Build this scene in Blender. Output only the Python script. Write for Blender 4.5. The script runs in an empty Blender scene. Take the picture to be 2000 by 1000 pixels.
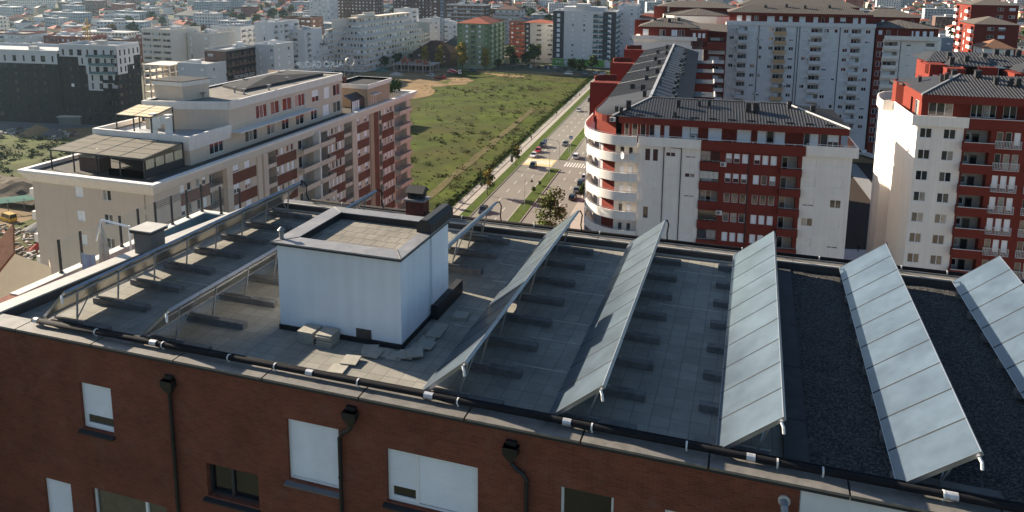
import bpy, math, random
from math import sin, cos, radians as R, pi
from mathutils import Vector, Matrix, noise
random.seed(7)
S = bpy.context.scene
COL = S.collection
# ---------------------------------------------------------------- camera, sky, sun, exposure
H0 = 62.0                       # height of the viewpoint above the ground; all z below are relative to it
cam = bpy.data.cameras.new('camera'); camo = bpy.data.objects.new('camera', cam); COL.objects.link(camo)
P_, RO, YA = R(9.78907754), R(-0.46480863), R(-17.68339612)
fwd = Vector((sin(YA) * cos(P_), cos(YA) * cos(P_), -sin(P_)))
r0 = Vector((cos(YA), -sin(YA), 0)); d0 = fwd.cross(r0)
rt = cos(RO) * r0 + sin(RO) * d0; dn = -sin(RO) * r0 + cos(RO) * d0
mw = Matrix((( rt.x, -dn.x, -fwd.x, 0), (rt.y, -dn.y, -fwd.y, 0), (rt.z, -dn.z, -fwd.z, H0), (0, 0, 0, 1)))
camo.matrix_world = mw
cam.sensor_width = 36; cam.lens = 1487.36 * 36 / 2000; cam.shift_y = -(500 - 190.45) / 2000
cam.clip_start = 0.5; cam.clip_end = 20000
S.camera = camo
SUN_EL, SUN_AZ = R(21.0), R(-76.0)          # azimuth clockwise from +Y
sdir = Vector((sin(SUN_AZ) * cos(SUN_EL), cos(SUN_AZ) * cos(SUN_EL), sin(SUN_EL)))
wd = bpy.data.worlds.new('World'); S.world = wd; wd.use_nodes = True
nt = wd.node_tree; bg = nt.nodes['Background']
sky = nt.nodes.new('ShaderNodeTexSky'); sky.sky_type = 'NISHITA'; sky.sun_disc = False
sky.sun_elevation = SUN_EL; sky.sun_rotation = SUN_AZ % (2 * pi); sky.altitude = 600; sky.air_density = 1.25; sky.dust_density = 1.6; sky.ozone_density = 3.0
nt.links.new(sky.outputs[0], bg.inputs[0]); bg.inputs[1].default_value = 0.052
sl = bpy.data.lights.new('sun', 'SUN'); sl.energy = 5.0; sl.angle = R(0.55); sl.color = (1.0, 0.86, 0.68)
so = bpy.data.objects.new('sun', sl); COL.objects.link(so)
so.rotation_euler = sdir.to_track_quat('Z', 'Y').to_euler(); so.location = (-200, 100, 300)
S.view_settings.view_transform = 'Standard'; S.view_settings.look = 'None'; S.view_settings.gamma = 1
S.view_settings.exposure = 1.6
try: S.cycles.volume_bounces = 0; S.cycles.max_bounces = 6; S.cycles.transparent_max_bounces = 12
except Exception: pass

# ---------------------------------------------------------------- materials
MATS = {}
def mat(name, base, rough=0.8, metal=0.0, var=0.12, scale=1.5, streak=0.0, bump=0.0, bscale=20.0, spec=0.5, dirt=None, dirtscale=0.4, dirtamt=0.5, island=0.0):
    """plain surface with uneven tone: noise variation, optional vertical streaks, dirt patches and bump"""
    if name in MATS: return MATS[name]
    m = bpy.data.materials.new(name); m.use_nodes = True; n = m.node_tree; N = n.nodes; L = n.links
    b = N['Principled BSDF']; b.inputs['Roughness'].default_value = rough; b.inputs['Metallic'].default_value = metal
    b.inputs['Specular IOR Level'].default_value = spec if rough < .8 or spec != .5 else .12
    g = N.new('ShaderNodeNewGeometry')
    nz = N.new('ShaderNodeTexNoise'); nz.inputs['Scale'].default_value = scale; nz.inputs['Detail'].default_value = 5; nz.inputs['Roughness'].default_value = 0.6
    L.new(g.outputs['Position'], nz.inputs['Vector'])
    hs = N.new('ShaderNodeHueSaturation'); hs.inputs['Color'].default_value = (*base, 1)
    mr = N.new('ShaderNodeMapRange'); mr.inputs['From Min'].default_value = .25; mr.inputs['From Max'].default_value = .75
    mr.inputs['To Min'].default_value = 1 - var; mr.inputs['To Max'].default_value = 1 + var
    L.new(nz.outputs['Fac'], mr.inputs['Value'])
    val = mr.outputs[0]
    if streak:
        mp = N.new('ShaderNodeMapping'); mp.inputs['Scale'].default_value = (3, 3, .12); L.new(g.outputs['Position'], mp.inputs['Vector'])
        n2 = N.new('ShaderNodeTexNoise'); n2.inputs['Scale'].default_value = 1; n2.inputs['Detail'].default_value = 4; L.new(mp.outputs[0], n2.inputs['Vector'])
        m2 = N.new('ShaderNodeMapRange'); m2.inputs['From Min'].default_value = .3; m2.inputs['From Max'].default_value = .7
        m2.inputs['To Min'].default_value = 1 - streak; m2.inputs['To Max'].default_value = 1 + streak * .5; L.new(n2.outputs['Fac'], m2.inputs['Value'])
        mu = N.new('ShaderNodeMath'); mu.operation = 'MULTIPLY'; L.new(val, mu.inputs[0]); L.new(m2.outputs[0], mu.inputs[1]); val = mu.outputs[0]
    if island:
        m3 = N.new('ShaderNodeMapRange'); m3.inputs['To Min'].default_value = 1 - island; m3.inputs['To Max'].default_value = 1 + island
        L.new(g.outputs['Random Per Island'], m3.inputs['Value'])
        mu = N.new('ShaderNodeMath'); mu.operation = 'MULTIPLY'; L.new(val, mu.inputs[0]); L.new(m3.outputs[0], mu.inputs[1]); val = mu.outputs[0]
    L.new(val, hs.inputs['Value']); out = hs.outputs[0]
    if dirt:
        n3 = N.new('ShaderNodeTexNoise'); n3.inputs['Scale'].default_value = dirtscale; n3.inputs['Detail'].default_value = 7; n3.inputs['Roughness'].default_value = .65
        L.new(g.outputs['Position'], n3.inputs['Vector'])
        r = N.new('ShaderNodeMapRange'); r.inputs['From Min'].default_value = .48; r.inputs['From Max'].default_value = .66; r.inputs['To Max'].default_value = dirtamt
        L.new(n3.outputs['Fac'], r.inputs['Value'])
        mx = N.new('ShaderNodeMix'); mx.data_type = 'RGBA'; L.new(r.outputs[0], mx.inputs[0]); L.new(out, mx.inputs[6]); mx.inputs[7].default_value = (*dirt, 1)
        out = mx.outputs[2]
    L.new(out, b.inputs['Base Color'])
    if bump:
        n4 = N.new('ShaderNodeTexNoise'); n4.inputs['Scale'].default_value = bscale; n4.inputs['Detail'].default_value = 4; L.new(g.outputs['Position'], n4.inputs['Vector'])
        bp = N.new('ShaderNodeBump'); bp.inputs['Strength'].default_value = bump; bp.inputs['Distance'].default_value = .05
        L.new(n4.outputs['Fac'], bp.inputs['Height']); L.new(bp.outputs[0], b.inputs['Normal'])
    MATS[name] = m; return m

def brickmat(name, c1, c2, mortar, bw, bh, msize, horiz=False, offset=.5, rough=.85, bump=.4, dirt=None, dirtamt=.4, dirtscale=.5, bias=0.0):
    if name in MATS: return MATS[name]
    m = bpy.data.materials.new(name); m.use_nodes = True; n = m.node_tree; N = n.nodes; L = n.links
    b = N['Principled BSDF']; b.inputs['Roughness'].default_value = rough; b.inputs['Specular IOR Level'].default_value = .15
    g = N.new('ShaderNodeNewGeometry'); sp = N.new('ShaderNodeSeparateXYZ'); L.new(g.outputs['Position'], sp.inputs[0])
    cb = N.new('ShaderNodeCombineXYZ')
    if horiz: L.new(sp.outputs[0], cb.inputs[0]); L.new(sp.outputs[1], cb.inputs[1])
    else:
        ad = N.new('ShaderNodeMath'); L.new(sp.outputs[0], ad.inputs[0]); L.new(sp.outputs[1], ad.inputs[1])
        L.new(ad.outputs[0], cb.inputs[0]); L.new(sp.outputs[2], cb.inputs[1])
    bt = N.new('ShaderNodeTexBrick'); L.new(cb.outputs[0], bt.inputs['Vector']); bt.offset = offset
    bt.inputs['Scale'].default_value = 1; bt.inputs['Brick Width'].default_value = bw; bt.inputs['Row Height'].default_value = bh
    bt.inputs['Mortar Size'].default_value = msize; bt.inputs['Mortar Smooth'].default_value = .3; bt.inputs['Bias'].default_value = bias
    bt.inputs['Color1'].default_value = (*c1, 1); bt.inputs['Color2'].default_value = (*c2, 1); bt.inputs['Mortar'].default_value = (*mortar, 1)
    nz = N.new('ShaderNodeTexNoise'); nz.inputs['Scale'].default_value = dirtscale; nz.inputs['Detail'].default_value = 8; nz.inputs['Roughness'].default_value = .7
    L.new(g.outputs['Position'], nz.inputs['Vector'])
    mr = N.new('ShaderNodeMapRange'); mr.inputs['From Min'].default_value = .3; mr.inputs['From Max'].default_value = .7; mr.inputs['To Min'].default_value = .72; mr.inputs['To Max'].default_value = 1.2
    L.new(nz.outputs['Fac'], mr.inputs['Value'])
    hs = N.new('ShaderNodeHueSaturation'); L.new(bt.outputs['Color'], hs.inputs['Color']); L.new(mr.outputs[0], hs.inputs['Value'])
    out = hs.outputs[0]
    if dirt:
        n3 = N.new('ShaderNodeTexNoise'); n3.inputs['Scale'].default_value = dirtscale * 2.3; n3.inputs['Detail'].default_value = 8; n3.inputs['Roughness'].default_value = .7
        L.new(g.outputs['Position'], n3.inputs['Vector'])
        r = N.new('ShaderNodeMapRange'); r.inputs['From Min'].default_value = .52; r.inputs['From Max'].default_value = .7; r.inputs['To Max'].default_value = dirtamt
        L.new(n3.outputs['Fac'], r.inputs['Value'])
        mx = N.new('ShaderNodeMix'); mx.data_type = 'RGBA'; L.new(r.outputs[0], mx.inputs[0]); L.new(out, mx.inputs[6]); mx.inputs[7].default_value = (*dirt, 1); out = mx.outputs[2]
    L.new(out, b.inputs['Base Color'])
    bp = N.new('ShaderNodeBump'); bp.inputs['Strength'].default_value = bump; bp.inputs['Distance'].default_value = .01; bp.invert = True
    L.new(bt.outputs['Fac'], bp.inputs['Height']); L.new(bp.outputs[0], b.inputs['Normal'])
    MATS[name] = m; return m

def glassmat(name, stops, rough=.06, spec=.8):
    """window glazing: dark interiors and pale curtains, a different one behind each pane"""
    if name in MATS: return MATS[name]
    m = bpy.data.materials.new(name); m.use_nodes = True; n = m.node_tree; N = n.nodes; L = n.links
    b = N['Principled BSDF']; b.inputs['Roughness'].default_value = rough; b.inputs['Specular IOR Level'].default_value = spec
    oi = N.new('ShaderNodeObjectInfo'); g = N.new('ShaderNodeNewGeometry')
    ad = N.new('ShaderNodeMath'); L.new(oi.outputs['Random'], ad.inputs[0]); L.new(g.outputs['Random Per Island'], ad.inputs[1])
    fr = N.new('ShaderNodeMath'); fr.operation = 'FRACT'; L.new(ad.outputs[0], fr.inputs[0])
    cr = N.new('ShaderNodeValToRGB'); cr.color_ramp.interpolation = 'CONSTANT'
    el = cr.color_ramp.elements
    while len(el) < len(stops): el.new(.5)
    for e, (p, c) in zip(el, stops): e.position = p; e.color = (*c, 1)
    L.new(fr.outputs[0], cr.inputs[0])
    nz = N.new('ShaderNodeTexNoise'); nz.inputs['Scale'].default_value = 2.5; L.new(g.outputs['Position'], nz.inputs['Vector'])
    hs = N.new('ShaderNodeHueSaturation'); L.new(cr.outputs[0], hs.inputs['Color']); mr = N.new('ShaderNodeMapRange'); mr.inputs['To Min'].default_value = .4; mr.inputs['To Max'].default_value = 1.6
    L.new(nz.outputs['Fac'], mr.inputs['Value']); L.new(mr.outputs[0], hs.inputs['Value']); L.new(hs.outputs[0], b.inputs['Base Color'])
    MATS[name] = m; return m

glass = glassmat('window glass', [(0, (.012, .014, .018)), (.45, (.03, .034, .04)), (.7, (.12, .11, .095)), (.88, (.3, .28, .25))])
glassd = glassmat('dark window glass', [(0, (.008, .01, .013)), (.6, (.02, .022, .027)), (.92, (.08, .075, .06))])
upvc = mat('white window plastic', (.74, .75, .76), .45, var=.05)
shut = mat('white roller shutter', (.78, .8, .83), .5, var=.05, streak=.04)
darkfr = mat('anthracite frame', (.03, .032, .036), .5)
galv = mat('galvanised steel', (.42, .43, .45), .45, .7, var=.15, scale=4)
alu = mat('aluminium', (.3, .32, .35), .42, .8, var=.1)
black = mat('black rubber', (.014, .014, .016), .85, var=.3, scale=6)
conc = mat('concrete', (.17, .165, .16), .9, var=.22, scale=3, bump=.3, dirt=(.07, .07, .068), dirtscale=2.5)
iv = mat('ivory window plastic', (.78, .73, .66), .5, var=.04); ivs = mat('ivory roller shutter', (.79, .745, .68), .55, var=.05, streak=.04); gv_ = mat('pale grey window plastic', (.66, .67, .67), .5, var=.04)
steel = mat('painted grey steel', (.33, .34, .35), .5, .3)

# ---------------------------------------------------------------- mesh builder and scene tree
ORG = {}
class MB:
    """collects polygons; T = (x, y, z, angle) places what is added next"""
    def __init__(s): s.v = []; s.f = []; s.m = []; s.T = None
    def P(s, p):
        if s.T is None: return (p[0], p[1], p[2])
        x, y, z, a = s.T; c, q = cos(a), sin(a)
        return (x + p[0] * c - p[1] * q, y + p[0] * q + p[1] * c, z + p[2])
    def poly(s, pts, m=0):
        i = len(s.v); s.v += [s.P(p) for p in pts]; s.f.append(tuple(range(i, i + len(pts)))); s.m.append(m); return s
    def box(s, x0, x1, y0, y1, z0, z1, m=0, skip=''):
        i = len(s.v)
        s.v += [s.P(p) for p in ((x0, y0, z0), (x1, y0, z0), (x1, y1, z0), (x0, y1, z0), (x0, y0, z1), (x1, y0, z1), (x1, y1, z1), (x0, y1, z1))]
        for k, q in (('b', (3, 2, 1, 0)), ('t', (4, 5, 6, 7)), ('f', (0, 1, 5, 4)), ('r', (1, 2, 6, 5)), ('k', (2, 3, 7, 6)), ('l', (3, 0, 4, 7))):
            if k in skip: continue
            s.f.append(tuple(i + j for j in q)); s.m.append(m)
        return s
    def prism(s, poly, z0, z1, m=0, mt=None, cap=True, bottom=False):
        n = len(poly); i = len(s.v)
        s.v += [s.P((x, y, z0)) for x, y in poly] + [s.P((x, y, z1)) for x, y in poly]
        for k in range(n):
            j = (k + 1) % n; s.f.append((i + k, i + j, i + n + j, i + n + k)); s.m.append(m)
        if cap: s.f.append(tuple(range(i + n, i + 2 * n))); s.m.append(m if mt is None else mt)
        if bottom: s.f.append(tuple(reversed(range(i, i + n)))); s.m.append(m)
        return s
    def band(s, line, z0, z1, t, m=0, mt=None):
        """upright wall of thickness t along an open polyline (thickness to the left of its run)"""
        n = len(line); inn = []
        for k in range(n):
            a = Vector(line[max(k - 1, 0)]); b = Vector(line[min(k + 1, n - 1)]); d = (b - a).normalized(); inn.append((line[k][0] - d.y * t, line[k][1] + d.x * t))
        for k in range(n - 1):
            a, b, c, d = line[k], line[k + 1], inn[k + 1], inn[k]
            s.poly([(*a, z0), (*b, z0), (*b, z1), (*a, z1)], m); s.poly([(*c, z0), (*d, z0), (*d, z1), (*c, z1)], m)
            s.poly([(*a, z1), (*b, z1), (*c, z1), (*d, z1)], m if mt is None else mt); s.poly([(*d, z0), (*c, z0), (*b, z0), (*a, z0)], m)
        for a, d in ((line[0], inn[0]), (inn[-1], line[-1])): s.poly([(*d, z0), (*a, z0), (*a, z1), (*d, z1)], m)
        return s
    def tube(s, pts, r, n=8, m=0, r2=None, cap=True):
        pts = [Vector(p) for p in pts]; K = len(pts); i0 = len(s.v)
        up = None
        for k, p in enumerate(pts):
            d = (pts[min(k + 1, K - 1)] - pts[max(k - 1, 0)]).normalized()
            a = d.orthogonal().normalized() if up is None else (up - d * up.dot(d)).normalized()
            up = a; b = d.cross(a); rr = r if r2 is None else r + (r2 - r) * k / (K - 1)
            s.v += [s.P(p + (a * cos(2 * pi * j / n) + b * sin(2 * pi * j / n)) * rr) for j in range(n)]
        for k in range(K - 1):
            for j in range(n):
                q = (j + 1) % n; a = i0 + k * n
                s.f.append((a + j, a + q, a + n + q, a + n + j)); s.m.append(m)
        if cap:
            s.f.append(tuple(reversed(range(i0, i0 + n)))); s.m.append(m); s.f.append(tuple(range(i0 + (K - 1) * n, i0 + K * n))); s.m.append(m)
        return s
    def bar(s, a, b, w, m=0): return s.tube([a, b], w * .7071, 4, m)
    def wall(s, L, z0, z1, holes, depth=.18, m=0, mr=None, u0=0.0):
        """wall in the local x-z plane at y=0 (outside is -y) with real openings"""
        hs = [h for h in holes if h[0] >= u0 - 1e-6 and h[2] <= L + 1e-6 and h[1] >= z0 and h[3] <= z1]
        us = sorted({u0, L} | {h[0] for h in hs} | {h[2] for h in hs}); zs = sorted({z0, z1} | {h[1] for h in hs} | {h[3] for h in hs})
        us = [u for k, u in enumerate(us) if k == 0 or u - us[k - 1] > 1e-4]; zs = [z for k, z in enumerate(zs) if k == 0 or z - zs[k - 1] > 1e-4]
        for a in range(len(zs) - 1):
            zc = (zs[a] + zs[a + 1]) / 2; run = None; rowh = [h for h in hs if h[1] < zc < h[3]]
            for b in range(len(us)):
                solid = b < len(us) - 1 and not any(h[0] < (us[b] + us[b + 1]) / 2 < h[2] for h in rowh)
                if solid and run is None: run = us[b]
                if not solid and run is not None:
                    s.poly([(run, 0, zs[a]), (us[b], 0, zs[a]), (us[b], 0, zs[a + 1]), (run, 0, zs[a + 1])], m); run = None
        mr = m if mr is None else mr
        for h in hs:
            x0, y0, x1, y1 = h[:4]; d = h[4] if len(h) > 4 else depth
            s.poly([(x0, 0, y0), (x0, 0, y1), (x0, d, y1), (x0, d, y0)], mr); s.poly([(x1, 0, y1), (x1, 0, y0), (x1, d, y0), (x1, d, y1)], mr)
            s.poly([(x0, 0, y1), (x1, 0, y1), (x1, d, y1), (x0, d, y1)], mr); s.poly([(x0, 0, y0), (x0, d, y0), (x1, d, y0), (x1, 0, y0)], mr)
        return s
    def mesh(s, name, mats, off=(0, 0, 0), smooth=False):
        me = bpy.data.meshes.new(name)
        me.from_pydata([(a - off[0], b - off[1], c - off[2]) for a, b, c in s.v], [], s.f)
        for x in (mats if isinstance(mats, (list, tuple)) else [mats]): me.materials.append(x)
        me.polygons.foreach_set('material_index', s.m)
        if smooth: me.polygons.foreach_set('use_smooth', [True] * len(s.f))
        me.update(); return me
    def build(s, name, mats, parent=None, org=None, smooth=False):
        if parent is not None: off = ORG.get(parent.name, (0, 0, 0))
        elif org is not None: off = org
        else:
            xs = [p[0] for p in s.v]; ys = [p[1] for p in s.v]
            off = ((min(xs) + max(xs)) / 2, (min(ys) + max(ys)) / 2, min(p[2] for p in s.v))
        o = bpy.data.objects.new(name, s.mesh(name, mats, off, smooth)); COL.objects.link(o)
        if parent is not None: o.parent = parent
        else: o.location = (off[0], off[1], off[2] + H0)
        ORG[o.name] = off; return o

def tag(o, label=None, cat=None, group=None, kind=None):
    if label: o['label'] = label
    if cat: o['category'] = cat
    if group: o['group'] = group
    if kind: o['kind'] = kind
    return o
def thing(name, label, cat, loc=(0, 0, 0), group=None, rz=None):
    o = bpy.data.objects.new(name, None); COL.objects.link(o); o.empty_display_size = .5
    o.location = (loc[0], loc[1], loc[2] + H0); ORG[o.name] = tuple(loc)
    if rz is not None: o.rotation_euler.z = rz
    return tag(o, label, cat, group)
def proto(name, label, cat, group=None):                     # parts are authored around the origin, then the thing is placed
    o = thing(name, label, cat, (0, 0, 0), group); ORG[o.name] = (0, 0, 0); return o
def place(o, x, y, z, rz=0): o.location = (x, y, z + H0); o.rotation_euler.z = rz; return o
def copy_tree(o, parent=None):
    c = o.copy(); COL.objects.link(c); c.parent = parent
    for ch in o.children: copy_tree(ch, c)
    return c
def part(parent, name, me, loc, rz=0, mats=None):
    """a part that shares its mesh; loc in the same coordinates as the builder"""
    o = bpy.data.objects.new(name, me); COL.objects.link(o); o.parent = parent
    off = ORG.get(parent.name, (0, 0, 0)); o.location = (loc[0] - off[0], loc[1] - off[1], loc[2] - off[2]); o.rotation_euler.z = rz
    return o
def struct(o): o['kind'] = 'structure'; return o

# ---------------------------------------------------------------- windows, balconies, facades
WM = {}
def win_mesh(w, h, style, fm):
    key = (round(w, 2), round(h, 2), style, fm.name)
    if key in WM: return WM[key]
    b = MB(); f = .07 if w > .7 else .05
    b.box(0, w, 0, .06, 0, f); b.box(0, w, 0, .06, h - f, h); b.box(0, f, 0, .06, f, h - f); b.box(w - f, w, 0, .06, f, h - f)
    n = 2 if w > 1.15 else 1
    if w > 2.6: n = 3
    for k in range(1, n): b.box(w * k / n - .045, w * k / n + .045, .002, .06, f, h - f)
    z1 = h - f
    if style in 'sS': z1 = f + .001
    elif style == 'h': z1 = h * .45
    elif style == 'q': z1 = h * .16
    for k in range(n): b.poly([(w * k / n, .045, f * .5), (w * (k + 1) / n, .045, f * .5), (w * (k + 1) / n, .045, h), (w * k / n, .045, h)], 1)
    if style in 'shqS':
        zb = {'s': f, 'S': f, 'h': h * .45, 'q': h * .16}[style]
        if style in 'hq' and n > 1:                       # one leaf shut a little lower than the other
            for k in range(n): b.box(w * k / n + (f if k == 0 else .05), w * (k + 1) / n - (f if k == n - 1 else .05), .012, .04, zb, h - f, 2)
        else: b.box(f, w - f, .012, .04, zb, h - f, 2)
    me = b.mesh('window', [fm, glassd if fm.name.startswith('anth') else glass, ivs if fm is iv else gv_ if fm is gv_ else shut]); WM[key] = me; return me

class Bld:
    """a building: shell collected in MBs by material name, windows and balconies as parts of its Empty"""
    def __init__(s, name, label, cat, loc, ang, group=None):
        s.root = thing(name, label, cat, loc, group); s.loc = loc; s.ang = ang; s.cnt = {}; s.rest = {}
    def T(s, u, v, z=0, a=0):
        c, q = cos(s.ang), sin(s.ang)
        return (s.loc[0] + u * c - v * q, s.loc[1] + u * q + v * c, z, s.ang + a)
    def mb(s): b = MB(); b.T = s.T(0, 0); return b
    def add(s, name, me, u, v, z, a=0):
        t = s.T(u, v, z, a); k = s.cnt.get(name, 0); s.cnt[name] = k + 1
        if k < 99: return part(s.root, name, me, t[:3], t[3])
        s.rest.setdefault(name, []).append((me, t))
    def finish(s):
        for name, items in s.rest.items():
            b = MB(); mats = []
            for me, t in items:
                b.T = t; ix = []
                for x in me.materials:
                    if x not in mats: mats.append(x)
                    ix.append(mats.index(x))
                for p in me.polygons: b.poly([me.vertices[i].co for i in p.vertices], ix[p.material_index])
            o = b.build(name, mats, s.root); o['kind'] = 'stuff'
        return s.root
SIDE = {'f': 0, 'r': pi / 2, 'k': pi, 'l': -pi / 2}
BM = {}
def balc_mesh(w, d, h, m, rail=0.0):
    key = (round(w, 2), round(d, 2), round(h, 2), m.name, rail)
    if key in BM: return BM[key]
    b = MB(); t = .12
    b.box(0, w, -d, 0, -.15, 0); b.box(0, w, -d, -d + t, .0, h - rail); b.box(0, t, -d + t, 0, 0, h - rail); b.box(w - t, w, -d + t, 0, 0, h - rail)
    if rail:
        b.box(0, w, -d + .03, -d + .08, h - .06, h, 1)
        for k in range(int(w / .8) + 1): x = .05 + k * (w - .1) / max(1, int(w / .8)); b.box(x - .02, x + .02, -d + .035, -d + .075, h - rail, h - .06, 1)
    me = b.mesh('balcony', [m, galv]); BM[key] = me; return me

def facade(B, mbs, side, L, spec, z0, z1, pitch, rows, m, off=(0, 0), sill=.95, wh=1.35, ww=1.35, bm=None, mr=None, fm=None, seed=0, sh=.3, first=0, u0=0.0, back=None):
    """one face of building B. spec: one letter per bay -> w window, W wide, t tall, n narrow, s shuttered, b balcony, l loggia, . blank"""
    rnd = random.Random(seed + int(L * 10)); fm = fm or upvc; a = SIDE[side]
    wall = MB(); wall.T = B.T(off[0], off[1], 0, a); holes = []; n = len(spec); bw = (L - u0) / n
    t = wall.T
    def tr(u, y):
        c, q = cos(a), sin(a); return off[0] + u * c - y * q, off[1] + u * q + y * c
    for k in range(first, rows):
        zf = z0 + k * pitch
        for i, ch in enumerate(spec):
            uc = u0 + (i + .5) * bw
            if ch == '.': continue
            if ch in 'bl':
                w = min(bw * .86, 3.6 if ch == 'b' else 5.6); h = 2.25
                holes.append((uc - w / 2, zf + .05, uc + w / 2, zf + .05 + h, 1.1))
                uu, vv = tr(uc - w / 2, 1.08); wn = w * .62
                B.add('window', win_mesh(wn, 2.1, rnd.choice('gggs'), fm), *tr(uc - w / 2 + .1, 1.02), zf + .06, a)
                b = MB(); b.T = B.T(*tr(uc - w / 2, 1.095), 0, a); b.poly([(0, 0, zf + .05), (w, 0, zf + .05), (w, 0, zf + .05 + h), (0, 0, zf + .05 + h)])
                back.append(b)
                B.add('balcony', balc_mesh(w + .3, 1.0 if ch == 'b' else .1, 1.05, bm or m, 0.0), *tr(uc - w / 2 - .15, 0 if ch == 'b' else -.02), zf + .04, a)
                continue
            w, h, sl = {'w': (ww, wh, sill), 'W': (min(bw * .8, 2.4), wh, sill), 't': (.95, 2.0, .35), 'n': (.75, wh, sill), 's': (ww, wh, sill)}[ch]
            holes.append((uc - w / 2, zf + sl, uc + w / 2, zf + sl + h, .14))
            st = 's' if ch == 's' or rnd.random() < sh else ('g' if fm.name.startswith('anth') else rnd.choice('gghq'))
            B.add('window', win_mesh(w, h, st, fm), *tr(uc - w / 2, .075), zf + sl, a)
    wall.wall(L, z0 if first == 0 else z0, z1, holes, .14, 0, u0=u0)
    mbs.append(wall)

def merge(mbs):
    o = MB()
    for b in mbs:
        i = len(o.v); o.v += b.v; o.f += [tuple(i + k for k in f) for f in b.f]; o.m += b.m
    return o
def hip(b, u0, u1, v0, v1, z, h, m=0, over=.5, ridge='u'):
    u0 -= over; u1 += over; v0 -= over; v1 += over
    if ridge == 'u':
        k = min((v1 - v0) / 2, (u1 - u0) / 2 * .95); vm = (v0 + v1) / 2; A = (u0 + k, vm, z + h); Bq = (u1 - k, vm, z + h)
        b.poly([(u0, v0, z), (u1, v0, z), Bq, A], m); b.poly([(u1, v1, z), (u0, v1, z), A, Bq], m); b.poly([(u0, v1, z), (u0, v0, z), A], m); b.poly([(u1, v0, z), (u1, v1, z), Bq], m)
    else:
        k = min((u1 - u0) / 2, (v1 - v0) / 2 * .95); um = (u0 + u1) / 2; A = (um, v0 + k, z + h); Bq = (um, v1 - k, z + h)
        b.poly([(u0, v0, z), (u1, v0, z), A], m); b.poly([(u1, v1, z), (u0, v1, z), Bq], m); b.poly([(u0, v1, z), (u0, v0, z), A, Bq], m); b.poly([(u1, v0, z), (u1, v1, z), Bq, A], m)
    b.poly([(u0, v1, z - .05), (u1, v1, z - .05), (u1, v0, z - .05), (u0, v0, z - .05)], m)
def flat_roof(B, w, d, z, m, mroof, par=.7, t=.3):
    b = B.mb(); b.box(0, w, 0, t, z, z + par); b.box(0, w, d - t, d, z, z + par); b.box(0, t, t, d - t, z, z + par); b.box(w - t, w, t, d - t, z, z + par)
    b.poly([(t, t, z + .05), (w - t, t, z + .05), (w - t, d - t, z + .05), (t, d - t, z + .05)], 1)
    return b.build('roof', [m, mroof], B.root)

# ================================================================ THE BRICK BLOCK IN FRONT
ZR = -12.0
m_brick = brickmat('red brick wall', (.2, .062, .036), (.15, .047, .029), (.17, .085, .06), .25, .07, .008, bump=.5, dirt=(.2, .12, .095), dirtamt=.35, dirtscale=.7)
m_pav = brickmat('concrete paving slabs', (.27, .258, .222), (.225, .215, .185), (.11, .106, .095), .52, .52, .008, horiz=True, offset=0.0, bump=.5, dirt=(.15, .148, .14), dirtamt=.5, dirtscale=.45)
m_slab = mat('loose paving slab', (.33, .31, .265), .9, var=.15, scale=3, bump=.2)
m_memb = mat('bitumen membrane', (.028, .03, .034), .75, var=.25, scale=1.2, dirt=(.06, .06, .06), dirtscale=1.5)
m_para = mat('dark parapet sheet', (.06, .06, .062), .6, .2, var=.2, scale=2)
m_cope = mat('zinc coping', (.21, .195, .175), .5, .35, var=.18, scale=2.5, streak=.05, dirt=(.12, .115, .105), dirtscale=3, dirtamt=.5)
m_copew = mat('pale coping', (.40, .385, .35), .55, .1, var=.12, scale=2.5, dirt=(.3, .29, .27), dirtscale=3)
m_rend = mat('white render', (.68, .71, .75), .85, var=.05, scale=.7, streak=.07, dirt=(.55, .57, .6), dirtscale=.9, dirtamt=.18)
m_capt = mat('grey cap sheet', (.19, .19, .2), .55, .2, var=.18, scale=2, dirt=(.36, .35, .34), dirtscale=1.6, dirtamt=.35)
m_blk = mat('black flashing', (.015, .015, .017), .6, var=.3)
m_lino = mat('pale joint strip', (.55, .52, .45), .8)
m_sill = mat('grey window sill', (.13, .135, .145), .5, .3)
m_white = mat('white painted wall', (.62, .63, .64), .8, var=.05, streak=.04)

bb = thing('apartment_block', 'red brick apartment block with rows of solar collectors on its flat roof, nearest building', 'apartment building', (-11, 17.05, -62))
Y0 = 17.05
holes = [(-19.78, -14.69, -18.52, -13.1), (-21.73, -19.0, -20.56, -16.9), (-19.66, -19.2, -16.7, -16.8), (-15.07, -15.98, -13.22, -14.88), (-12.15, -14.76, -10.46, -12.82),
         (-8.98, -14.7, -6.3, -13.07), (-4.05, -15.6, -2.68, -13.08), (-1.42, -15.0, -.3, -13.09)]
holes = [(*h, .22) for h in holes]
w = MB(); w.T = (0, Y0, 0, 0)
w.wall(1.62, -62, -11.72, holes, .22, 0, 0, u0=-24.35)
w.build('wall', m_brick, bb)
w = MB(); w.T = (0, Y0 - .012, 0, 0); w.poly([(1.62, 0, -62), (16, 0, -62), (16, 0, -11.72), (1.62, 0, -11.72)]); w.box(1.615, 1.63, 0, .05, -62, -11.72)
w.build('wall', m_white, bb)['label'] = 'white painted end of the wall'
w = MB(); w.poly([(-24.35, 31.8, -62), (-24.35, 17.05, -62), (-24.35, 17.05, -11.72), (-22.85, 31.8, -11.72), (-22.85, 31.8, -62)]) ; w.poly([(16, 31.8, -62), (-23.2, 31.8, -62), (-22.85, 31.8, -11.8), (16, 31.8, -11.8)])
w.build('wall', m_brick, bb)
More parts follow.
